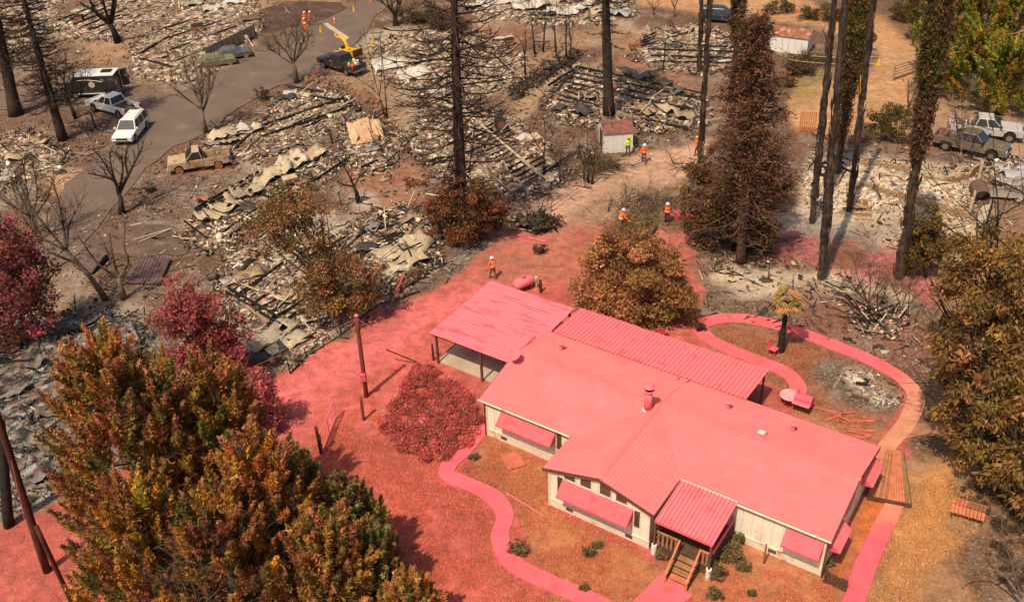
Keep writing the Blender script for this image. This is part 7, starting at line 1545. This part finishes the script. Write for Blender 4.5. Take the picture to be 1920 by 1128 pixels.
for (u0,v0,u1,v1), lab in (((976,444,1024,454),'thin pink plank lying on the far end of the pink lane'),((970,442,990,446),'short pink stick beside the lane fence')):
    a, b = G(u0,v0), G(u1,v1); mb = MB(); mb.beam((0,0,.08), b-a+np.array([0,0,.08]), .16, .05); tag(mb.build('loose_board', M['pinkmetal'], None, loc=tuple(a)), lab, 'board')
for (u0,v0,u1,v1,w_), lab in (((252,452,322,432,.09),'pale batten lying across the old driveway'),((262,456,318,434,.08),'second batten crossing the first on the driveway'),((424,306,470,300,.07),'thin pale pole by the burnt pickup tail')):
    a, b = G(u0,v0), G(u1,v1); mb = MB(); mb.beam((0,0,.12), b-a+np.array([0,0,.2]), w_, .05); tag(mb.build('loose_batten', M['cart'], None, loc=tuple(a)), lab, 'batten')
# fallen corrugated panels near the blunt tree
o = empty('fallen_roof_panel', tuple(G(288,512)), 0, 'dark purple corrugated roof panel lying beside the blunt tree', 'roof panel')
M['purpmetal'] = mat('scorched_purple_metal', (.16, .10, .095), .6, .25, 2, dirt=((.06, .04, .04), .3, 1.5))
c0, c1, c2 = G(240,533), G(300,536), G(268,500); off = G(288,512)
mb = MB(); ex, ey = c1-c0, G(322,490)-c1; ex[2] = .0; ey[2] = .25; corr(mb, c0-off+np.array([0,0,.1]), ex, ey, 9, .10, sub=2); mb.build('sheet', M['purpmetal'], o, fix=False, solid=.02)
for q in ((.0,.1),(.5,.1),(.95,.1)): p = c0-off+ex*q[0]; mb = MB(); mb.beam(p+np.array([0,0,.04]), p+ey+np.array([0,0,-.03]), .1, .1); mb.build('rafter', M['char'], o)
o = empty('fallen_roof_panel', tuple(G(165,505)), 0, 'grey slatted roof panel propped behind the blunt tree', 'roof panel'); off = G(165,505)
c0 = G(140,505); ex = G(172,515)-c0; ey = G(172,478)-c0; ey[2] = .5; mb = MB(); corr(mb, c0-off+np.array([0,0,.15]), ex, ey, 9, .06); mb.build('sheet', M['purpmetal'], o, fix=False, solid=.02)
mb = MB(); mb.beam(c0-off+ex+np.array([0,0,.08]), c0-off+ex+ey+np.array([0,0,-.05]), .12, .12); mb.build('rafter', M['char'], o)
M['chardark'] = mat('charred_sheet', (.05, .036, .03), .8, .3, 3)
# charred carport wall beside the first road, leaning
a, b = G(388,118), G(480,72); cw = empty('charred_carport', tuple(a), 0, 'collapsed charred carport roof leaning beside the asphalt road', 'carport')
d = b-a; mb = MB(); corr(mb, (0,0,.3), d*1.0, np.array([-.3,1.4,.9]), 22, .05, kind='box'); mb.build('roof_sheet', M['chardark'], cw, fix=False, solid=.03)
for t_ in np.linspace(.1, 1, 9): mb = MB(); p = d*t_; mb.beam(p, p+np.array([0,.1,1.2]), .08, .08); mb.build('stud', M['char'], cw)
# burnt car shells there
for px, lab, mt in (((410,122),'greenish burnt car shell beside the charred carport','cargreen'),((440,108),'dark grey burnt car shell under the charred carport','cargrey')):
    M.setdefault('cargreen', mat('scorched_green', (.16,.16,.10), .7, .3, 3)); M.setdefault('cargrey', mat('scorched_grey', (.10,.10,.11), .6, .3, 3))
    B = G(*px); t = empty('car_shell', tuple(B), .35, lab, 'car', 'burnt car shells'); mb = MB(); mb.prism([(-1.9,.2),(1.9,.2),(2.0,.5),(1.8,.75),(.9,.85),(-1.9,.85),(-2,.5)], 'y', -.8, .8); mb.build('body', M[mt], t, bevel=.1)
    mb = MB(); mb.hexa([(-1.6,-.7,.86),(.8,-.7,.86),(.8,.7,.86),(-1.6,.7,.86),(-1.1,-.55,1.3),(.2,-.55,1.3),(.2,.55,1.3),(-1.1,.55,1.3)]); mb.build('cabin', M[mt], t, bevel=.08)
    for x in (-1.2,1.2):
        for y in (-.78,.78): mb = MB(); mb.tube([(x,y-.06,.25),(x,y+.06,.25)], .25, 12); mb.build('wheel', M['rust'], t)
# barrel culvert by the foundation
B = G(1838,385); cv = empty('metal_culvert', tuple(B), 0, 'rusted ribbed metal tank lying open beside the foundation corner', 'tank')
M['tankm'] = mat('burnt_tank', (.13, .09, .065), .8, .25, 3)
d = np.array([.25, 1, 0]); d /= np.linalg.norm(d); n = 9; mb = MB(); r_ = .62
mb.tube([d*(2.0*i/n)+np.array([0,0,.62]) for i in range(n+1)], [r_+(.03 if i % 2 else 0) for i in range(n+1)], 18, cap=False); mb.build('shell', M['tankm'], cv, fix=False, solid=.04)
mb = MB(); mb.tube([d*1.2+np.array([0,0,.62]), d*1.25+np.array([0,0,.62])], r_-.04, 18); mb.build('inner_plate', M['cart'], cv)
# concrete apron with timber edge beside the foundation
o = sheet('concrete_apron', [(1820,440),(1842,385),(1866,375),(1838,455)], .07, M['concrete'], n=.5, jit=.05); o['kind'] = 'structure'
a, b = G(1840,452), G(1862,376); mb = MB(); mb.beam((0,0,.1), b-a+np.array([0,0,.1]), .16, .2); tag(mb.build('timber_edging', M['char'], None, loc=tuple(a)), 'black timber edging along the concrete apron', 'timber')
# motorbikes and purple heap
B = G(1706,240); mt_ = empty('motorbike', tuple(B), .3, 'parked motorbike with a purple bundle beside the broom shrub', 'motorbike')
M['purple'] = mat('purple_cloth', (.16, .07, .22), .8, .2, 5)
for x in (-.7,.7): mb = MB(); mb.tube([(x+.31*math.cos(a),0,.33+.31*math.sin(a)) for a in np.linspace(0, 2*PI, 17)], .05, 6, cap=False); mb.build('wheel', M['black'], mt_)
mb = MB(); mb.tube([(-.7,0,.33),(-.2,0,.6),(.3,0,.75),(.55,0,.9)], [.04,.12,.14,.05], 8); mb.build('frame', M['steel'], mt_); mb = MB(); mb.ball((.1,0,.85), .2, sq=(1.4,.8,.8)); mb.build('fuel_tank', M['purple'], mt_, smooth=True)
mb = MB(); mb.box(-.65, -.1, -.14, .14, .78, .88); mb.build('seat', M['black'], mt_, bevel=.04); mb = MB(); mb.tube([(.5,-.35,1.05),(.55,0,.98),(.5,.35,1.05)], .02, 5); mb.build('handlebar', M['steel'], mt_); mb = MB(); mb.tube([(.7,.06,.33),(.55,.06,1.0)], .025, 5); mb.build('fork', M['steel'], mt_); mb = MB(); mb.ball((-.5,0,1.02), .25, sq=(1.3,1,.7)); mb.build('bundle', M['purple'], mt_, smooth=True)
# cut branch piles
def branch_pile(label, px, rx, ry, n, L, mts, leafp=None, dirn=None):
    B = G(*px); t = empty('branch_pile', tuple(B), 0, label, 'branch pile', 'cut branch piles'); mb = MB()
    for k in range(n):
        a = (dirn if dirn is not None else R.uniform(0, 2*PI))+R.gauss(0, .45); p = np.array([R.gauss(0, rx*.4), R.gauss(0, ry*.4), R.uniform(.05, .5)]); grow(mb, p, np.array([math.cos(a), math.sin(a), R.uniform(-.05, .25)]), L*R.uniform(.5, 1.1), R.uniform(.02, .06), 1, .0, .2, 4, 4)
    mb.build('branches', M[mts], t, fix=False)
    if leafp: lv = Leaves(); Q = NR.normal(size=(700, 3))*np.array([rx*.5, ry*.5, .12])+np.array([0,0,.35]); lv.put(Q, pal_pick(leafp, 700), .12); lv.build('foliage', t)
branch_pile('pile of cut branches on the lane beside the crew', (1205,395), 2.6, 2.2, 60, 2.4, 'barkg', [((.10,.09,.025),3),((.16,.11,.04),2),(BRN,2)], .9)
branch_pile('cut greenery and sticks under the reaching worker', (1185,425), 2.0, 1.2, 30, 1.6, 'barkg', [((.12,.13,.03),3),((.16,.11,.04),2)], .4)
branch_pile('cut branches with green tips across the lane from the shed', (1120,312), 1.6, 1.4, 34, 2.2, 'barkg', [((.13,.11,.025),3),((.10,.07,.03),2)], -.4)
branch_pile('sticks fallen across the far lane beside the orange worker', (1265,318), 2.6, 1.4, 16, 2.6, 'bark')
branch_pile('brush pile with dead branches on the tan verge', (1525,118), 2.6, 1.6, 40, 2.4, 'bark', [((.12,.10,.03),3),(DBRN,2)])
branch_pile('pink dusted stick pile beside the worker in black clothes', (1280,410), .7, .5, 26, .9, 'pinkshade')
branch_pile('twigs scattered on the grey sand near the palm', (1560,545), 3.0, 1.0, 16, 1.6, 'bark')
# felled log
a, b = G(1212,452), G(1230,425); mb = MB(); mb.tube([(0,0,.2), (b-a)*.5+np.array([0,0,.25]), b-a+np.array([0,0,.2])], [.22,.2,.17], 9); tag(mb.build('felled_log', M['bark2'], None, loc=tuple(a), fix=False), 'felled brown log lying beside the branch pile', 'log')
# satellite dish stand in the joist lot
B = G(1028,340); t = empty('dish_antenna', tuple(B), 0, 'scorched tan dish antenna lying beside the ladder like joists', 'antenna'); mb = MB(); mb.tube([(0,0,.3),(.05,-.12,.42),(.08,-.2,.5)], [.1,.35,.42], 16); mb.build('dish', M['cart'], t); mb = MB(); mb.tube([(0,0,0),(0,0,.35)], .04, 6); mb.build('stand', M['rust'], t)
# appliances and barrels that stand in the rubble
def appliance(label, px, s, mt, rz_=.4):
    B = G(*px); t = empty('burnt_appliance', tuple(B), rz_, label, 'appliance', 'burnt appliances'); mb = MB(); x, y, z = s; mb.box(-x, x, -y, y, .05, z); mb.build('cabinet', M[mt], t, bevel=.03); mb = MB(); mb.box(-x+.05, x-.05, -y-.03, -y-.002, .15, z-.1); mb.build('door', M['rust'], t)
appliance('dark burnt stove on the joist floor', (938,244), (.4,.4,1.1), 'char'); appliance('rust brown drum cabinet in the white ash lot', (955,85), (.45,.4,.8), 'char', .2); appliance('blackened fridge shell among the white ash', (900,95), (.4,.5,.9), 'wooddark', 1); appliance('small rusty box among the trailer wreck rails', (600,285), (.35,.35,.6), 'rust', .8); appliance('scorched cabinet by the crumpled cream skin', (545,345), (.6,.4,.7), 'cart', .5)
appliance('pale dented box beside the dish antenna', (1000,268), (.6,.6,.7), 'cart', .4); appliance('dark square box in the far burnt lot', (372,60), (.7,.6,.9), 'char', .3); appliance('black cabinet standing by the forked tree', (150,42), (.5,.5,.9), 'char', .2)
appliance('orange brick red block in the pale rail lot', (1190,92), (.6,.4,.7), 'rust', .1)
# ------------------------------------------------------------------ dry grass of the yard
def grass(name, label, poly, n, pal, s, avoid=()):
    P2 = scatter(poly, n); uv = PX(np.stack([P2[:, 0], P2[:, 1], np.zeros(len(P2))], -1)); keep = fbm(P2[:, 0], P2[:, 1], 1.1, 77, 3) > .36
    c, sn = math.cos(AZ), math.sin(AZ); dx, dy = P2[:, 0]-HO[0], P2[:, 1]-HO[1]; l = -(c*dx-sn*dy); w_ = sn*dx+c*dy
    keep &= ~((l > .1) & (l < 26) & (w_ > .05) & (w_ < 10.6)) & ~((l > 7.7) & (l < 13.7) & (w_ > -2.75) & (w_ < 1))& ~((l > 4.4) & (l < 7.7) & (w_ > -4.3) & (w_ < 1))
    for px, wd in avoid:
        L = np.array(smooth_line([G(*p) for p in px], .3))[:, :2]; d = np.min(((P2[:, None, :]-L[None])**2).sum(-1), 1); keep &= d > (wd/2+.02)**2
    P2 = P2[keep]; n = len(P2); lv = Leaves(); per = 3; Q = np.repeat(np.stack([P2[:, 0], P2[:, 1], np.full(n, .045)], -1), per, 0)+NR.normal(size=(n*per, 3))*np.array([.09,.09,.01])
    D = NR.normal(size=(n*per, 3))*.7; D[:, 2] = 1; lv.put(Q, np.repeat(pal_pick(pal, n, jit=.14), per, 0), s*np.exp(NR.normal(size=n*per)*.3), 2.6, D)
    return tag(lv.build(name, None), label, 'grass', kind='stuff')
FP = [(922,778),(872,842),(842,872),(842,893),(890,913),(928,934),(947,965),(939,1000),(945,1035),(975,1065),(1030,1092),(1100,1122),(1150,1145),(1220,1175)]
LP_ = [(1478,752),(1496,728),(1470,698),(1400,669),(1345,645),(1318,625),(1316,609),(1340,600),(1385,597),(1440,606),(1500,624),(1580,654),(1640,680),(1690,710),(1714,738),(1712,768),(1692,803),(1668,832),(1650,862)]
SP_ = [(1688,925),(1655,990),(1628,1050),(1605,1115),(1580,1175)]; PP_ = [(1270,1096),(1240,1122),(1205,1160),(1190,1190)]
RG = [((.60,.15,.12),3),((.50,.17,.08),3),((.42,.165,.07),2),((.72,.22,.18),1.5),((.34,.15,.05),.7)]
grass('dry_grass', 'short retardant stained grass of the front lawn and lane edge', [(560,860),(640,790),(700,740),(720,820),(860,880),(920,790),(1240,1040),(1560,1090),(1600,1180),(700,1180),(620,950)], 52000, RG, .024, [(FP,.95),(PP_,1.75)])
grass('straw_grass', 'dry straw grass between the side path and the bench', [(1690,930),(1760,880),(1840,930),(1850,1020),(1740,1060),(1720,1140),(1610,1140)], 9000, [((.56,.29,.12),3),((.44,.23,.09),2),((.6,.36,.17),1)], .024, [(SP_,.92)])
grass('singed_grass', 'patchy singed grass inside and around the looping path', [(1330,605),(1500,640),(1575,668),(1520,690),(1510,740),(1640,790),(1630,828),(1500,770),(1400,690)], 7500, [((.5,.17,.075),3),((.33,.14,.05),2),((.16,.08,.04),2),((.6,.2,.13),1)], .024, [(LP_,.98)])
